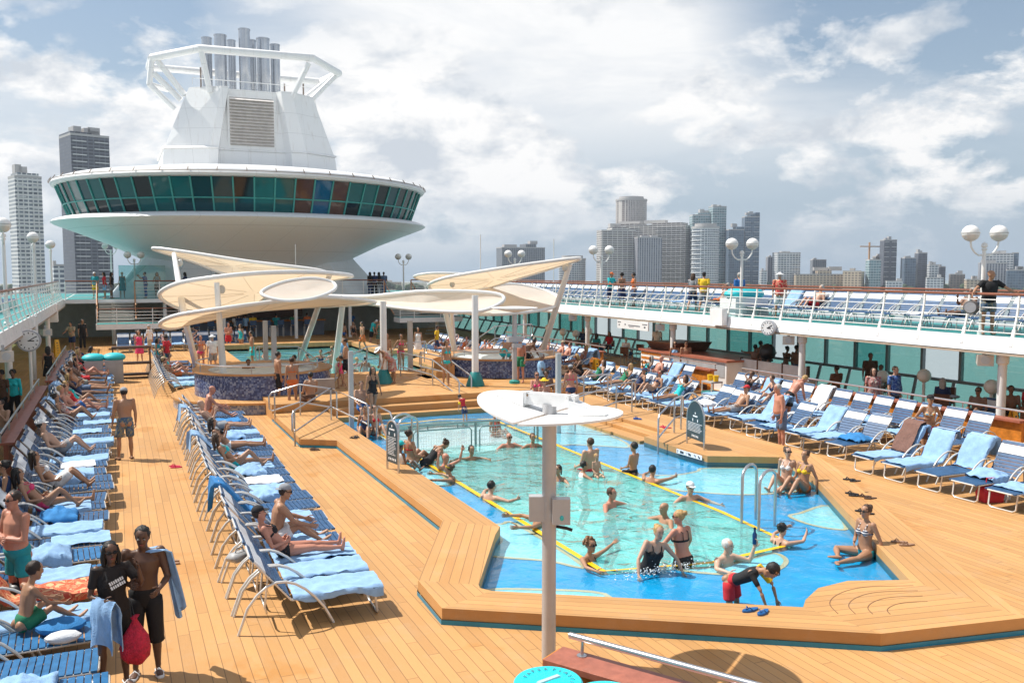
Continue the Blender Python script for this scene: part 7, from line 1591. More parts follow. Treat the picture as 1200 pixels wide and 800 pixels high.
q = gz(447, 406); person('woman in a green striped dress behind the man in turquoise', (q.x, q.y+.5, 0), 200, 'stand', 'f', 1.64, 'tan', ('bun', 'black'), (('dress', 'gstripe'),), .026)
for i, (u, v, pz, lb, sk, wr_) in enumerate(((376, 424, 'swim', 'bather in the far pool left of centre', 'tan', 'navy'), (389, 424, 'swim', 'bather in the far pool right of centre', 'fair', 'black'), (353, 427, 'swim', 'bather beside the left edge of the far pool', 'tan', 'blue'), (395, 440, 'edge', 'bather with blond hair near the white shelf of the far pool', 'fair', 'red'), (428, 438, 'edge', 'bather with a white cap near the right ladder of the far pool', 'fair', 'white'))):
    q = gz(u, v, .25); person(lb, (q.x, q.y, -.85 if pz == 'swim' else .1), 160+40*i, pz, 'm' if i % 2 else 'f', 1.7, sk, ('short', 'dbrown' if i != 3 else 'blond'), (('trunks' if i % 2 else 'swimsuit', wr_),)+((('sailorcap', 'white'),) if i == 4 else ()), .026)
q = gz(402, 418, .3); person('man in a pale blue shirt sitting at the far pool edge', (q.x, q.y, .35), 170, 'sit', 'm', 1.75, 'fair', ('short', 'brown'), (('shorts', 'grey'), ('tee', 'lblue')), .026)
# far people under the back balcony
for (u, v, lb, sx, sk, pz, w_, hr) in (((400, 391, 'woman in teal at the far bar seating', 'f', 'brown', 'sit', (('tank', 'teal'), ('shorts', 'black')), 'black')), (412, 391, 'man in a blue t-shirt at the far bar seating', 'm', 'tan', 'sit', (('tee', 'blue'), ('shorts', 'grey')), 'black'), (402, 403, 'bare chested man sitting in front of the far bar seating', 'm', 'tan', 'sit', (('trunks', 'blue'),), 'dbrown'), (414, 404, 'bare armed woman sitting in front of the far bar seating', 'f', 'tan', 'sit', (('swimsuit', 'black'),), 'dbrown'), (277, 392, 'man in a white shirt at the back bar', 'm', 'tan', 'sit', (('tee', 'white'), ('shorts', 'black')), 'black'), (288, 392, 'man in a light blue shirt at the back bar', 'm', 'tan', 'sit', (('tee', 'lblue'), ('shorts', 'black')), 'dbrown'), (324, 392, 'man in a teal shirt at the back bar', 'm', 'tan', 'sit', (('tee', 'teal'), ('shorts', 'black')), 'black'), (345, 392, 'woman in white at the back bar', 'f', 'tan', 'sit', (('tank', 'white'), ('shorts', 'black')), 'black')):
    q = gy(u, v, 65.4 if v < 395 else 60.5); person(lb, (q.x, q.y, .72 if v < 395 else .3), 180 if v > 395 else (180 if u > 395 else 0), pz, sx, 1.72, sk, ('short', hr), w_, .03)
q = gz(190, 404); person('man in black passing behind the left canopy under the balcony', (q.x, 66, 0), 100, 'walk', 'm', 1.75, 'brown', ('short', 'black'), (('pants', 'black'), ('tee', 'black')), .03)
# back balcony group
for (u, lb, sx, rz_, pz, w_, hr, sk) in ((112, 'person in a white cap, green top and yellow shorts at the stair head', 'm', 150, 'stand2', (('shorts', 'yellow'), ('tee', 'teal'), ('cap', 'white')), ('hat', 'brown'), 'tan'), (123, 'woman in a red top and pale blue shorts at the stair head', 'f', 100, 'stand', (('shorts', 'lblue'), ('tee', 'red')), ('long', 'black'), 'tan'), (131, 'woman in dark clothes beside the woman in red', 'f', 250, 'stand', (('shorts', 'grey'), ('tank', 'black')), ('long', 'black'), 'brown'), (144, 'small woman in teal farther back on the balcony', 'f', 190, 'stand', (('dress', 'teal'),), ('short', 'blond'), 'fair'), (171, 'man in a blue shirt taking a photograph on the balcony', 'm', 100, 'photo', (('pants', 'blue'), ('shirt', 'blue')), ('short', 'black'), 'tan'), (185, 'woman in a pale top right of the photographer', 'f', 170, 'railfront', (('shorts', 'black'), ('tank', 'grey')), ('long', 'black'), 'tan'), (219, 'woman in dark clothes at the balcony rail left of the canopy', 'f', 70, 'railfront', (('pants', 'black'), ('tee', 'navy')), ('long', 'black'), 'brown'),
                                      (434, 'leftmost of the dark clothed group on the back balcony', 'f', 20, 'stand', (('pants', 'navy'), ('tee', 'black')), ('long', 'black'), 'brown'), (439, 'second of the dark clothed group on the back balcony', 'm', 340, 'stand', (('pants', 'black'), ('tee', 'navy')), ('short', 'black'), 'brown'), (444.5, 'third of the dark clothed group on the back balcony', 'f', 10, 'stand', (('pants', 'grey'), ('tee', 'black')), ('long', 'black'), 'brown'), (450, 'tallest at the right of the dark clothed group on the back balcony', 'm', 350, 'stand', (('pants', 'denim'), ('tee', 'denim')), ('short', 'black'), 'brown')):
    q = gy(u, 350, 63.4 if u < 400 else 64.5); q.y += 1.4 if u in (144,) else 0; person(lb, (q.x, q.y, UZ+.002), rz_, pz, sx, 1.7, sk, hr, w_, .026)
# ---- near pool bathers
FLR = -1.35
def bather(label, u, v, rz_, pz='swim', sex='m', h=1.72, skin='tan', hair=('short', 'dbrown'), wear=(('trunks', 'navy'),), z=None, vox=.014, sink=.04, **kw):
    q = gz(u, v, .06); return person(label, (q.x, q.y, FLR if z is None else z), rz_, pz, sex, h, skin, hair, wear, vox, shz=sink, **kw)
bather('bald man raising a hand in the water near the left ladder', 521, 546, -150, 'wave', skin='red', hair=('bald', 'brown'), h=1.70)
bather('woman with a yellow head band at the left yellow edge', 532, 560, 60, 'lean_edge', 'f', 1.66, 'tan', ('bun', 'brown'), (('top', 'black'), ('bottom', 'black'), ('band', 'yellow')))
bather('boy swimming with spread arms in front of the net fence', 552, 536, 180, 'reach_side', 'c', 1.45, 'tan', ('short', 'black'), over=dict(faR=(.9, .4, -.1)))
bather('dark haired man leaning on the left yellow edge', 572, 582, -60, 'lean_edge', 'm', 1.72, 'fair', ('short', 'black'), over=dict(uaR=(.9, .1, -.1)))
bather('bald man in goggles just in front of the net fence', 596, 521, 180, 'swim', skin='red', hair=('bald', 'brown'), wear=(('trunks', 'navy'), ('shades', 'black')))
bather('woman with red straps standing right of the bald man in goggles', 624, 521, 170, 'swim', 'f', 1.68, 'tan', ('bun', 'brown'), (('top', 'red'), ('bottom', 'red')))
bather('dark haired girl in a white top in mid pool', 683, 555, -100, 'swim', 'f', 1.60, 'tan', ('short', 'black'), (('tank', 'white'),))
bather('man in a white captain cap and sunglasses in the pool', 808, 582, 170, 'swim', 'm', 1.70, 'fair', ('hat', 'brown'), (('trunks', 'black'), ('sailorcap', 'white'), ('shades', 'black')))
bather('man with dark hair holding the right yellow edge', 762, 562, -60, 'lean_edge', 'm', 1.70, 'tan', ('short', 'black'))
bather('man half hidden behind the grey lamp mast holding the left edge', 634, 610, 70, 'lean_edge', 'm', 1.74, 'tan', ('short', 'black'), over=dict(uaL=(-.9, .5, .1)))
bather('woman with curly hair and one arm stretched out beside the lamp mast', 690, 652, 200, 'reach_side', 'f', 1.68, 'tan', ('curly', 'ginger'), (('top', 'black'), ('bottom', 'black'), ('shades', 'black')), over=dict(uaL=(-1, -.1, .12), faL=(-1, -.15, .22), uaR=(.6, .8, -.1), faR=(.1, 1, 0)), vox=.013)
r_, J = bather('white haired man holding a blue bottle up at the near yellow edge', 846, 652, 195, 'bottle', 'm', 1.72, 'pale', ('short', 'white'), (('trunks', 'navy'),), vox=.013, over=dict(uaR=(.7, .5, -.1), faR=(.0, 1, 0), uaL=(.0, 0, 0) if False else (-.5, .5, -.15), faL=(-.1, .25, 1)), k=1.1)
bather('woman with a dark bun clasping her hands on the right corner of the yellow edge', 912, 634, -75, 'lean_edge', 'f', 1.66, 'fair', ('bun', 'black'), (('swimsuit', 'black'),), vox=.013, over=dict(faR=(-.35, .9, .35), faL=(.35, .9, .35)))
hd = wpt(r_, J, J['R'][5] if False else J['L'][5]); b_ = thing('water_bottle', 'dark blue bottle held up by the white haired man', 'bottle', (hd.x, hd.y, hd.z+.05)); MB().lathe([(0, 0), (.035, 0), (.037, .16), (.018, .2), (.018, .24), (0, .245)], n=14).build('bottle_body', mat('bottle_blue', (.005, .05, .16), .2), b_, smooth=True); MB().lathe([(.02, .236), (.02, .27), (0, .272)], n=12).build('cap', BLACK, b_)
# seated on the ledge or at the edges
def on_ledge(label, u, v, rz_, pz, *a, z=LZ, **kw):
    q = gz(u, v, .05); return person(label, (q.x, q.y, z), rz_, pz, *a, **kw)
on_ledge('woman in a black swimsuit with wet shoulders sitting at the near yellow edge', 760, 662, 172, 'wade', 'f', 1.68, 'fair', ('bun', 'blond'), (('swimsuit', 'black'),), z=-.95, shz=.40, vox=.012, k=1.15, over=dict(T=(-.16, .22, 1), thR=(.1, .35, -1)))
on_ledge('woman with blond hair and crossed black straps standing at the near yellow edge', 800, 655, 12, 'wade', 'f', 1.70, 'red', ('bun', 'blond'), (('top', 'black'), ('bottom', 'black'), ('shades', 'black')), z=-.90, shz=.50, vox=.012, k=1.1, face=35)
on_ledge('shirtless boy sitting on the right yellow edge with his back turned', 742, 551, 20, 'sit', 'c', 1.45, 'tan', ('short', 'black'), (('trunks', 'black'),), z=-.12, vox=.014)
on_ledge('man with a bare back sitting on the right yellow edge next to a blond child', 691, 548, 10, 'sit', 'm', 1.75, 'fair', ('short', 'brown'), (('trunks', 'red'),), z=-.35, shz=.42, vox=.014)
on_ledge('blond toddler held in front of the man on the right yellow edge', 699, 555, 180, 'sit', 'c', .95, 'fair', ('short', 'blond'), (('trunks', 'beige'),), z=-.15, shz=.30, vox=.014)
on_ledge('toddler in red shirt and yellow arm bands wading in the near pool', 544, 489, 20, 'bend', 'c', 1.0, 'fair', ('short', 'black'), (('rash', 'red'), ('trunks', 'navy'), ('armbands', 'yellow')), z=-.18, vox=.016, over=dict(T=(0, .35, 1)))
on_ledge('woman with a tanned back sitting in the shallow end behind the reflector disc', 581, 500, 200, 'floor_knees', 'f', 1.66, 'tan', ('bun', 'brown'), (('top', 'red'), ('bottom', 'red')), z=-.35, vox=.016)
on_ledge('woman in a dark swimsuit sitting in the far left corner of the pool', 428, 508, 160, 'floor_knees', 'f', 1.66, 'tan', ('bun', 'black'), (('swimsuit', 'navy'),), vox=.015)
on_ledge('fair woman sitting next to the one in the dark swimsuit in the far left corner', 440, 506, 185, 'floor_knees', 'f', 1.64, 'fair', ('bun', 'dbrown'), (('top', 'red'), ('bottom', 'red')), vox=.015)
on_ledge('child in a turquoise cap sitting beside the left rules board', 471, 551, -65, 'floor_knees', 'c', 1.35, 'brown', ('hat', 'black'), (('tank', 'white'), ('trunks', 'teal'), ('cap', 'turq')), vox=.014)
on_ledge('woman in a red bikini sitting with a bottle beside the child in the turquoise cap', 482, 541, -70, 'floor_knees', 'f', 1.66, 'tan', ('bun', 'dbrown'), (('top', 'red'), ('bottom', 'white')), vox=.014)
on_ledge('bather bending over the left ladder', 500, 541, -80, 'bend', 'f', 1.66, 'tan', ('bun', 'brown'), (('swimsuit', 'black'),), z=-.85, vox=.014)
on_ledge('smiling woman in a red and white bikini sitting against the right coaming', 921, 566, 115, 'floor_mix', 'f', 1.66, 'fair', ('bun', 'brown'), (('top', 'white'), ('bottom', 'red'), ('shades', 'black')), vox=.013, face=55)
on_ledge('woman in a yellow and orange bikini sitting in front of the woman in sunglasses', 941, 571, 100, 'floor_knees', 'f', 1.68, 'tan', ('bun', 'brown'), (('top', 'yellow'), ('bottom', 'orange')), vox=.013, over=dict(uaL=(-.35, -.3, -1), faL=(-.08, .0, -1)))
on_ledge('woman in a striped bikini top sitting cross legged against the near right coaming', 1013, 646, 92, 'cross', 'f', 1.66, 'tan', ('bun', 'brown'), (('top', 'stripe'), ('bottom', 'teal'), ('shades', 'black')), vox=.012)
r_, J = on_ledge('boy in a black and yellow rash vest with goggles leaning over the near coaming', 858, 701, 205, 'boyreach', 'c', 1.52, 'tan', ('short', 'black'), (('rash', 'black'), ('trunks', 'red')), z=-.50, vox=.011, over=dict(uaR=(.16, .62, -.75), uaL=(-.12, .66, -.72)))
g = MB(); hc = J['head']
yp = MB()
sh_, el_ = J['L'][3], J['L'][4]; seg(yp, [sh_.lerp(el_, -.22), sh_.lerp(el_, .05), sh_.lerp(el_, .4), sh_.lerp(el_, .82)], [.066, .070, .063, .056], J['F'], 10, .2); yp.v = [tuple(V(p)+J['off']) for p in yp.v]; yp.build('yellow_sleeve', C['yellow'], r_, smooth=True)
gg = MB(); HUp = un((0, .95, .35)); Hf = un((0, .5, -.85)); Hr = V((1, 0, 0)); HBm = Matrix((Hr, Hf, HUp)).transposed()
gg.lathe([(.098, -.010), (.108, 0), (.098, .010)], (0, 0, 0), 20); gg.v = [tuple(hc+HBm @ (V((p[0]*.92, p[1]*1.05-.01, p[2]+.07+p[1]*.25)))+J['off']) for p in gg.v]; gg.build('goggles', BLACK, r_, smooth=True)
q = gz(888, 716, PZ); sandals((q.x, q.y, PZ), 1.9, mat('blue_sandal', (.01, .10, .30), .5), 'blue sandals held by the boy in the rash vest')
# foam splash at the near edge
fm = MB(); rr = random.Random(8); m_ = mat('splash_foam', (.80, .86, .88), .4)
q = gz(775, 668, 0)
for _ in range(420):
    a = rr.gauss(0, .42); b2 = rr.gauss(0, .10); s_ = rr.uniform(.003, .011); fm.ell((a, b2-.3*abs(a)*.2, .004+abs(rr.gauss(0, .045))), (s_*1.4, s_*1.2, s_*.8), nu=6, nv=4)
ob = fm.build('splash', m_, smooth=True, kind='stuff', label='white splash drops around the two women at the near yellow edge', cat='splash'); ob.location = (q.x, q.y, .0)
# ---- right deck
q = gz(915, 527); person('heavy shirtless man in blue trunks standing at the right platform edge', (q.x, q.y, 0), 70, 'stand', 'm', 1.74, 'red', ('short', 'grey'), (('shorts', 'denim'),), .014, 1.15, .06, over=dict(T=(0, .16, 1)))
q = gz(940, 505); person('blond shirtless man bending over a lounger behind the heavy man', (q.x+.2, q.y+.8, 0), -100, 'bend', 'm', 1.76, 'red', ('short', 'blond'), (('trunks', 'black'),), .015, 1.05, over=dict(T=(0, .6, .8)))
q = gz(1090, 462, 1.70); person('woman in a red bikini bottom and black cap standing among the right loungers', (q.x, q.y, 0), 150, 'hips', 'f', 1.68, 'tan', ('hat', 'dbrown'), (('top', 'colour'), ('bottom', 'red'), ('cap', 'black')), .014, 1.08, over=dict(faR=(-.85, .5, -.1)))
q = gz(1008, 432, 1.66); person('woman in a floral top behind the steel rail of the orange wall', (q.x+.55, q.y, 0), 150, 'stand', 'f', 1.66, 'fair', ('long', 'dbrown'), (('dress', 'floral'), ('tee', 'floral')), .015, 1.2)
q = gz(1034, 430, 1.75); person('big man in a blue patterned shirt beside the woman in the floral top', (q.x+.5, q.y, 0), 190, 'stand', 'm', 1.75, 'fair', ('short', 'brown'), (('shorts', 'navy'), ('shirt', 'hawaii')), .015, 1.25, .06)
q = gx(1145, 470, 22.4); person('man in black sitting with raised knee in the shade behind the right pillar', (q.x, q.y, .42), 105, 'floor_knees', 'm', 1.75, 'brown', ('short', 'black'), (('shorts', 'black'), ('shades', 'black')), .016)
lounger('mid', 23.35, q.y, WEST, 'blue lounger in the shade behind the nearest right pillar', 'loungers in the shade under the right deck')
q = gx(1185, 458, 23.6); person('bare chested man seated deep in the shade at the right edge', (q.x, q.y, .42), 130, 'sit', 'm', 1.75, 'brown', ('short', 'black'), (('trunks', 'black'),), .018)
for (u, vt, Xp, lb, sx, rz_, pz, w_, hr, sk, hh_) in ((885, 404, 23.2, 'shirtless man in dark shorts pointing in the shade under the clock', 'm', -60, 'point', (('shorts', 'black'),), ('short', 'black'), 'brown', 1.75), (891, 402, 24.2, 'second shirtless man behind the pointing man', 'm', -80, 'stand', (('shorts', 'black'),), ('short', 'black'), 'brown', 1.8), (921, 405, 24.4, 'woman with a bun at the window in the shade', 'f', -80, 'railfront', (('top', 'black'), ('skirt', 'brown')), ('bun', 'black'), 'brown', 1.68), (933, 408, 24.2, 'tall bare backed person in checked shorts at the window', 'm', -90, 'stand', (('shorts', 'denim'),), ('short', 'black'), 'brown', 1.78), (1020, 418, 24.6, 'dark figure in a hat by the windows behind the couple', 'm', 150, 'stand', (('pants', 'brown'), ('tee', 'brown')), ('short', 'black'), 'brown', 1.74)):
    q = gx(u, vt, Xp); person(lb, (q.x, q.y, 0), rz_, pz, sx, hh_, sk, hr, w_, .02)
q = gx(900, 436, 22.6); person('seated figure with bare shoulders in the shade beside the waste bin', (q.x, q.y, .4), 100, 'sit', 'm', 1.7, 'brown', ('short', 'dbrown'), (('trunks', 'black'),), .02)
q = gx(980, 430, 22.6); person('dark figure lying along the wooden bench behind the orange wall', (q.x, q.y, .5), 0, 'sit', 'm', 1.72, 'brown', ('short', 'black'), (('tee', 'brown'), ('shorts', 'black')), .02)
q = gx(786, 405, 21.5); person('woman in sunglasses wrapped in a blue top behind the orange wall', (q.x+.2, q.y, 0), 160, 'stand', 'f', 1.68, 'tan', ('long', 'brown'), (('dress', 'lblue'), ('shades', 'black')), .018)
q = gx(799, 404, 21.6); person('shirtless man in sunglasses beside the woman in the blue top', (q.x+.2, q.y, 0), 165, 'stand', 'm', 1.74, 'tan', ('short', 'black'), (('trunks', 'navy'), ('shades', 'black')), .018)
q = gx(764, 396, 23.6); person('bartender in white behind the bar hut counter', (q.x+.3, q.y, .3), 120, 'stand', 'm', 1.72, 'brown', ('short', 'black'), (('pants', 'black'), ('tee', 'white')), .022)
q = gz(672, 489); person('woman in a bikini with her back turned walking between the right loungers', (q.x, q.y+.2, 0), -10, 'walk', 'f', 1.66, 'red', ('hat', 'brown'), (('top', 'pink'), ('bottom', 'navy'), ('cap', 'grey')), .018)
q = gz(628, 460, .3); person('man in a light blue shirt standing beside the right hot tub', (q.x+.2, q.y, 0), 250, 'hold', 'm', 1.72, 'brown', ('short', 'grey'), (('shorts', 'black'), ('tee', 'lblue')), .02, 1.1)
q = gz(629, 470, .5); person('woman drinking from a white cup above the reflector disc', (q.x, q.y, .55), 165, 'sit_drink', 'f', 1.66, 'red', ('short', 'brown'), (('top', 'pink'), ('bottom', 'pink'), ('shades', 'black')), .016)
q = gz(638, 474, .5); person('woman in a yellow straw hat next to the woman drinking', (q.x, q.y, .45), 180, 'sit', 'f', 1.62, 'red', ('hat', 'dbrown'), (('top', 'floral'), ('bottom', 'floral'), ('brimhat', 'yellow'), ('shades', 'black')), .016)
q = gz(643, 468, .5); person('dark haired person hunched behind the woman in the straw hat', (q.x, q.y+.2, .5), 160, 'sit', 'm', 1.72, 'brown', ('curly', 'black'), (('trunks', 'black'),), .02)
person('man in turquoise trunks climbing over the rim of the right hot tub', (14.2, 33.0, .72), -50, 'crouch', 'm', 1.75, 'tan', ('short', 'black'), (('trunks', 'turq'),), .018)
person('tanned man crouching on the rim of the right hot tub beside the post', (14.75, 32.3, .72), -75, 'crouch', 'm', 1.75, 'brown', ('short', 'black'), (('trunks', 'black'),), .018)
person('bather sitting in the right hot tub near the handrail', (15.6, 34.3, .6), 90, 'sit', 'm', 1.72, 'tan', ('short', 'dbrown'), (('trunks', 'navy'),), .02)
on_lounger('woman in sunglasses with both knees up at the right platform edge', 'B', 755, 462, 'recline_knees', sex='f', h=1.66, skin='tan', hair=('short', 'dbrown'), wear=(('top', 'navy'), ('bottom', 'navy'), ('shades', 'red')), vox=.016)
on_lounger('legs out sunbather in a red cap beside the rules board', 'B', 800, 482, 'recline', sex='m', h=1.7, skin='tan', hair=('hat', 'brown'), wear=(('trunks', 'grey'), ('cap', 'red')), vox=.016)
for (u, v, lb, sx, hr, w_, pz) in ((664, 432, 'red sunbather on the far right loungers near the canopy post', 'f', ('short', 'brown'), (('top', 'red'), ('bottom', 'red')), 'recline'), (678, 428, 'sunbather with blond hair on the loungers along the far orange wall', 'f', ('long', 'blond'), (('top', 'white'), ('bottom', 'white')), 'recline'), (650, 421, 'man lying on the far loungers behind the right canopy post', 'm', ('short', 'black'), (('trunks', 'navy'),), 'recline_knee')):
    on_lounger(lb, 'A', u, v, pz, sex=sx, h=1.68, skin='red', hair=hr, wear=w_, vox=.022)
for (i, lb, sx) in ((1, 'sunbather on the nearest of the loungers beyond the right hot tub', 'f'), (5, 'sunbather in the middle of the loungers beyond the right hot tub', 'm'), (8, 'sunbather near the far end of the loungers beyond the right hot tub', 'f')):
    on_lounger(lb, 'D', 0, i, 'recline', sex=sx, h=1.68, skin='red', hair=('short', 'brown'), wear=(('trunks', 'navy'),) if sx == 'm' else (('swimsuit', 'orange'),), vox=.026)
on_lounger('sunbather with a rainbow striped umbrella towel on the front right group', 'C', 0, 6, 'recline_knee', sex='f', h=1.66, skin='tan', hair=('long', 'brown'), wear=(('swimsuit', 'navy'),), vox=.018)
m_ = stripes('rainbow_stripes', [(.75, .08, .08), (.85, .5, .02), (.75, .75, .72), (.03, .45, .45), (.8, .75, .1), (.75, .75, .72)], 2, .055)
q = gx(1192, 512, 19.2); pu = thing('beach_ball', 'round rainbow striped beach cushion at the right picture edge', 'cushion', (19.1, 12.35, .45)); MB().ell((0, 0, .3), (.42, .42, .40), nu=24, nv=16).build('striped_cover', m_, pu, smooth=True)
# ---- right upper deck
for (u, v, Xp, lb, sx, rz_, pz, w_, hr, sk) in ((715, 320, 23.2, 'man in a teal shirt and straw cap at the upper rail, left of three', 'm', 200, 'railfront', (('shorts', 'navy'), ('tee', 'turq'), ('cap', 'orange')), ('hat', 'brown'), 'tan'), (729, 320, 23.2, 'bare shouldered woman in the middle of three at the upper rail', 'f', 0, 'stand', (('top', 'brown'), ('skirt', 'navy')), ('curly', 'black'), 'tan'), (743, 320, 23.6, 'woman in a coral top, right of three at the upper rail', 'f', 80, 'stand', (('tank', 'orange'), ('shorts', 'denim')), ('curly', 'black'), 'tan'), (812, 319, 22.6, 'woman in a grey top walking on the right upper deck', 'f', 300, 'walk', (('tee', 'grey'), ('shorts', 'navy')), ('long', 'brown'), 'fair'), (825, 319, 22.7, 'man in a yellow shirt and black cap walking on the right upper deck', 'm', 310, 'walk', (('tee', 'yellow'), ('shorts', 'grey'), ('cap', 'black')), ('hat', 'black'), 'tan'), (867, 318, 22.8, 'broad man in a blue shirt behind the lamp post on the upper deck', 'm', 0, 'stand', (('shirt', 'blue'), ('shorts', 'turq')), ('short', 'grey'), 'fair'), (914, 322, 22.6, 'man in a red patterned shirt and white hat on the right upper deck', 'm', 320, 'stand', (('shirt', 'redhaw'), ('shorts', 'white'), ('brimhat', 'white')), ('hat', 'grey'), 'tan')):
    q = gx(u, v, Xp); person(lb, (q.x, q.y, UZ+.002), rz_, pz, sx, 1.70 if sx == 'm' else 1.66, sk, hr, w_, .018)
q = gx(1160, 318, 22.1); person('balding man in a black v-neck t-shirt leaning on the right upper rail', (q.x, q.y, UZ+.002), 150, 'rail', 'm', 1.78, 'tan', ('bald', 'black'), (('tee', 'black'), ('trunks', 'bluepat')), .013, 1.12, face=55)
# turquoise bag cart on the upper deck behind the lamp
q = gx(872, 352, 22.9); tb2 = thing('towel_bin', 'turquoise covered towel bin behind the lamp post on the upper deck', 'bin', (q.x, q.y, UZ)); MB().box(-.8, .8, -.5, .5, 0, .7).build('body', WHITE, tb2); MB().ell((0, 0, .85), (.9, .55, .3), nu=16, nv=10).build('turquoise_cover', MATS['turquoise_bag'], tb2, smooth=True)
# ---- more sunbathers and guests
WOM = [(('swimsuit', 'red'), 'red swimsuit'), (('swimsuit', 'navy'), 'navy swimsuit'), (('swimsuit', 'pink'), 'pink swimsuit'), (('swimsuit', 'black'), 'black swimsuit'), (('swimsuit', 'green'), 'green swimsuit'), (('swimsuit', 'floral'), 'floral swimsuit'), (('swimsuit', 'turq'), 'turquoise swimsuit')]
MEN = [(('trunks', 'red'), 'red trunks'), (('trunks', 'blue'), 'blue trunks'), (('trunks', 'grey'), 'grey trunks'), (('trunks', 'orange'), 'orange trunks'), (('trunks', 'bluepat'), 'patterned trunks'), (('trunks', 'black'), 'black trunks')]
rq = random.Random(77)
def extra(row, i, vox=.024):
    if (row, i) not in LOUNG: return
    fm_ = rq.random() < .55; w_, nm = rq.choice(WOM if fm_ else MEN); hat = rq.random() < .25; hc_ = rq.choice(['dbrown', 'black', 'brown', 'blond', 'grey'])
    ww = (w_,)+((('brimhat' if fm_ else 'cap', rq.choice(['white', 'beige', 'navy'])),) if hat else ())
    on_lounger(f'{"woman" if fm_ else "man"} in {nm} on {near_name(row, i)}', row, 0, i, rq.choice(['recline', 'recline_knee', 'recline_knees', 'recline_head', 'recline_phone', 'sit_leg']), sex='f' if fm_ else 'm', h=1.66 if fm_ else 1.75, skin=rq.choice(['tan', 'tan', 'red', 'fair', 'brown']), hair=('hat' if hat else rq.choice(['long', 'bun', 'short'] if fm_ else ['short', 'short', 'bald']), hc_), wear=ww, vox=vox, k=rq.choice([.95, 1, 1.08, 1.18]))
for i, (x, y, rz_, sx, w_, lb) in enumerate(((7.4, 40.2, 150, 'm', 'red', 'bather near the near left corner of the far pool'), (10.3, 41.5, 200, 'f', 'pink', 'woman in pink in the right half of the far pool'), (8.6, 44.5, 90, 'm', 'navy', 'man facing left in mid far pool'), (6.9, 47.6, 240, 'f', 'black', 'woman in black near the back left of the far pool'), (10.6, 48.2, 170, 'm', 'blue', 'man in the back right corner of the far pool'), (9.4, 38.9, 10, 'm', 'grey', 'man with his back turned at the front of the far pool'))):
    person(lb, (x, y, -.9), rz_, 'swim', sx, 1.7, ['tan', 'fair', 'red', 'tan', 'brown', 'fair'][i], (['short', 'bun'][sx == 'f'], ['dbrown', 'blond', 'black'][i % 3]), (('trunks' if sx == 'm' else 'swimsuit', w_),), .026, shz=.28)
for i, (u, v, rz_, pz, sx, h_, sk, hr, w_, lb) in enumerate(((655, 560, 120, 'swim', 'f', 1.64, 'tan', ('pony', 'dbrown'), (('top', 'blue'), ('bottom', 'blue')), 'woman with a pony tail in mid pool behind the lamp mast'), (715, 590, 210, 'swim', 'm', 1.76, 'red', ('short', 'brown'), (('trunks', 'navy'),), 'sunburnt man in the middle of the near pool'), (780, 608, 90, 'swim', 'm', 1.7, 'tan', ('bald', 'brown'), (('trunks', 'grey'),), 'bald man in the water in front of the ladder'))):
    bather(lb, u, v, rz_, pz, sx, h_, sk, hr, w_)
taken = {('L1', 0)}
for row, ids in (('L1', (20, 27, 29, 31, 34, 36, 37, 39, 41, 42, 44, 46, 47)), ('L3', (5, 7, 9, 11)), ('BK', (2, 4, 6, 9)), ('A', (10, 12, 16, 17, 21, 23, 25)), ('B', (11, 14, 16, 18, 20)), ('D', (3, 6, 10, 11)), ('U', (12, 20, 27)), ('L2', (19, 22))):
    for i in ids: extra(row, i, .02 if row in ('A', 'B', 'L2') else .026)
for i, y in enumerate((14.5, 17.3, 20.2, 23, 36, 39, 42, 45)):
    for k in (0, 1):
        if (i+k) % 3 == 2: continue
        a = .6+k*math.pi; cl_n = rq.choice(['white', 'navy', 'red', 'grey', 'teal', 'beige']); fm_ = rq.random() < .5
        person(f'{"woman" if fm_ else "man"} in a {cl_n} top at the {ordn(i+1)} cafe table under the right deck, {"near" if k else "far"} chair', (23.9+.75*math.cos(a), y+.75*math.sin(a), .46), math.degrees(a)+90, 'sit', 'f' if fm_ else 'm', 1.7, rq.choice(['tan', 'fair', 'brown']), (rq.choice(['long', 'bun']) if fm_ else 'short', rq.choice(['black', 'dbrown', 'brown', 'grey'])), (('tee', cl_n), ('shorts', 'navy')), .024)
for i, y in enumerate((25, 28.4, 36, 40)):
    a = .6; cl_n = ['white', 'red', 'navy', 'grey'][i]; person(f'man in a {cl_n} top at the {ordn(i+1)} cafe table under the left deck', (-5.4+.75*math.cos(a), y+.75*math.sin(a), .46), math.degrees(a)+90, 'sit', 'm', 1.7, 'tan', ('short', 'black'), (('tee', cl_n), ('shorts', 'navy')), .026)
for i in range(9):
    if i in (1, 2, 5, 6): continue
    cl_n = ['red', '', '', 'navy', 'yellow', '', '', 'green', 'orange'][i]; person(f'guest in {cl_n} on the {ordn(i+1)} bar chair from the left', (5.0+.95*i, 65.3, .75), 0, 'sit', 'm', 1.7, 'tan', ('short', 'dbrown'), (('tee', cl_n), ('shorts', 'grey')), .03)
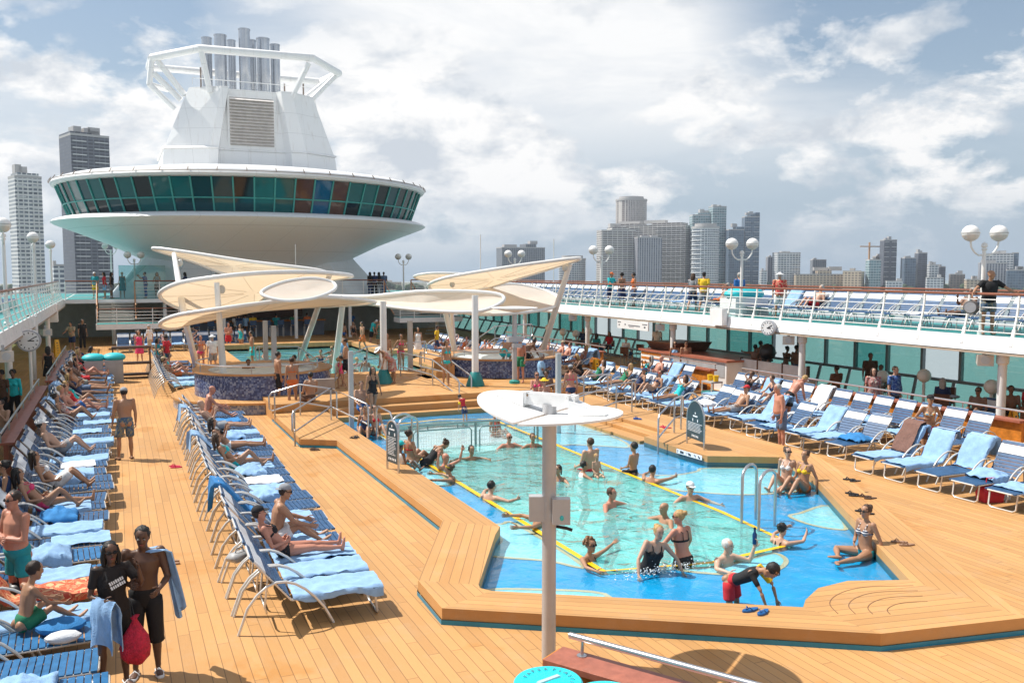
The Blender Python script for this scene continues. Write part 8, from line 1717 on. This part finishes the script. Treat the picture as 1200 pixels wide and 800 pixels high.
for (u, v, z, rz_, pz, sx, w_, hr, sk, lb) in ((283, 414, 0, 120, 'stand', 'f', (('swimsuit', 'turq'),), ('long', 'dbrown'), 'tan', 'woman in a turquoise swimsuit standing beyond the left hot tub'), (268, 412, 0, 200, 'hold', 'm', (('trunks', 'red'),), ('short', 'dbrown'), 'red', 'man in red trunks holding a drink beyond the left hot tub'), (425, 414, .3, 100, 'walk', 'm', (('trunks', 'orange'),), ('short', 'black'), 'tan', 'man in orange trunks walking along the far pool rim'), (490, 420, 0, 170, 'stand', 'f', (('dress', 'white'),), ('long', 'black'), 'tan', 'woman in a white dress near the right stairs'), (512, 417, 0, 240, 'walk', 'm', (('shorts', 'navy'), ('tee', 'yellow')), ('short', 'black'), 'brown', 'man in a yellow t-shirt walking before the right stairs'), (523, 452, MZ, 200, 'stand', 'f', (('top', 'turq'), ('bottom', 'turq')), ('pony', 'brown'), 'tan', 'woman in a turquoise bikini on the middle platform left of the pillar'), (424, 480, .3, 185, 'sit', 'm', (('trunks', 'blue'),), ('short', 'brown'), 'fair', 'man in blue trunks sitting on the far pool steps'), (610, 448, .5, 120, 'stand', 'm', (('trunks', 'green'),), ('short', 'brown'), 'red', 'man in green trunks standing between mast and right hot tub'), (164, 425, 0, 160, 'stand', 'f', (('dress', 'pink'),), ('long', 'brown'), 'fair', 'woman in a pink dress beside the wooden rack'), (176, 416, 0, 60, 'walk', 'm', (('shorts', 'beige'), ('tee', 'white')), ('short', 'grey'), 'fair', 'man in a white t-shirt walking behind the wooden rack')):
    q = gz(u, v, z); person(lb, (q.x, q.y, z), rz_, pz, sx, 1.68, sk, hr, w_, .024)
# ---- turn the joined limbs of every figure into one skin
from mathutils import geometry
for ob, vox, hm in PENDING:
    md_ = ob.modifiers.new('r', 'REMESH'); md_.mode = 'VOXEL'; md_.voxel_size = vox; md_.use_smooth_shade = True
    ms = ob.modifiers.new('s', 'SMOOTH'); ms.factor = .5; ms.iterations = 3
bpy.context.view_layer.update(); dg = bpy.context.evaluated_depsgraph_get()
done = [(ob, hm, bpy.data.meshes.new_from_object(ob.evaluated_get(dg))) for ob, vox, hm in PENDING]
for ob, hm, me in done:
    ob.modifiers.clear(); old = ob.data; mt = old.materials[0]
    bm = bmesh.new(); bm.from_mesh(me); vv = [bm.verts.new(p) for p in hm.v]
    for f in hm.f:
        try: bm.faces.new([vv[i] for i in f])
        except ValueError: pass
    bmesh.ops.recalc_face_normals(bm, faces=bm.faces); bm.to_mesh(me); bm.free()
    me.polygons.foreach_set('use_smooth', [True]*len(me.polygons)); me.name = 'body'; me.materials.clear(); me.materials.append(mt); ob.data = me; bpy.data.meshes.remove(old)
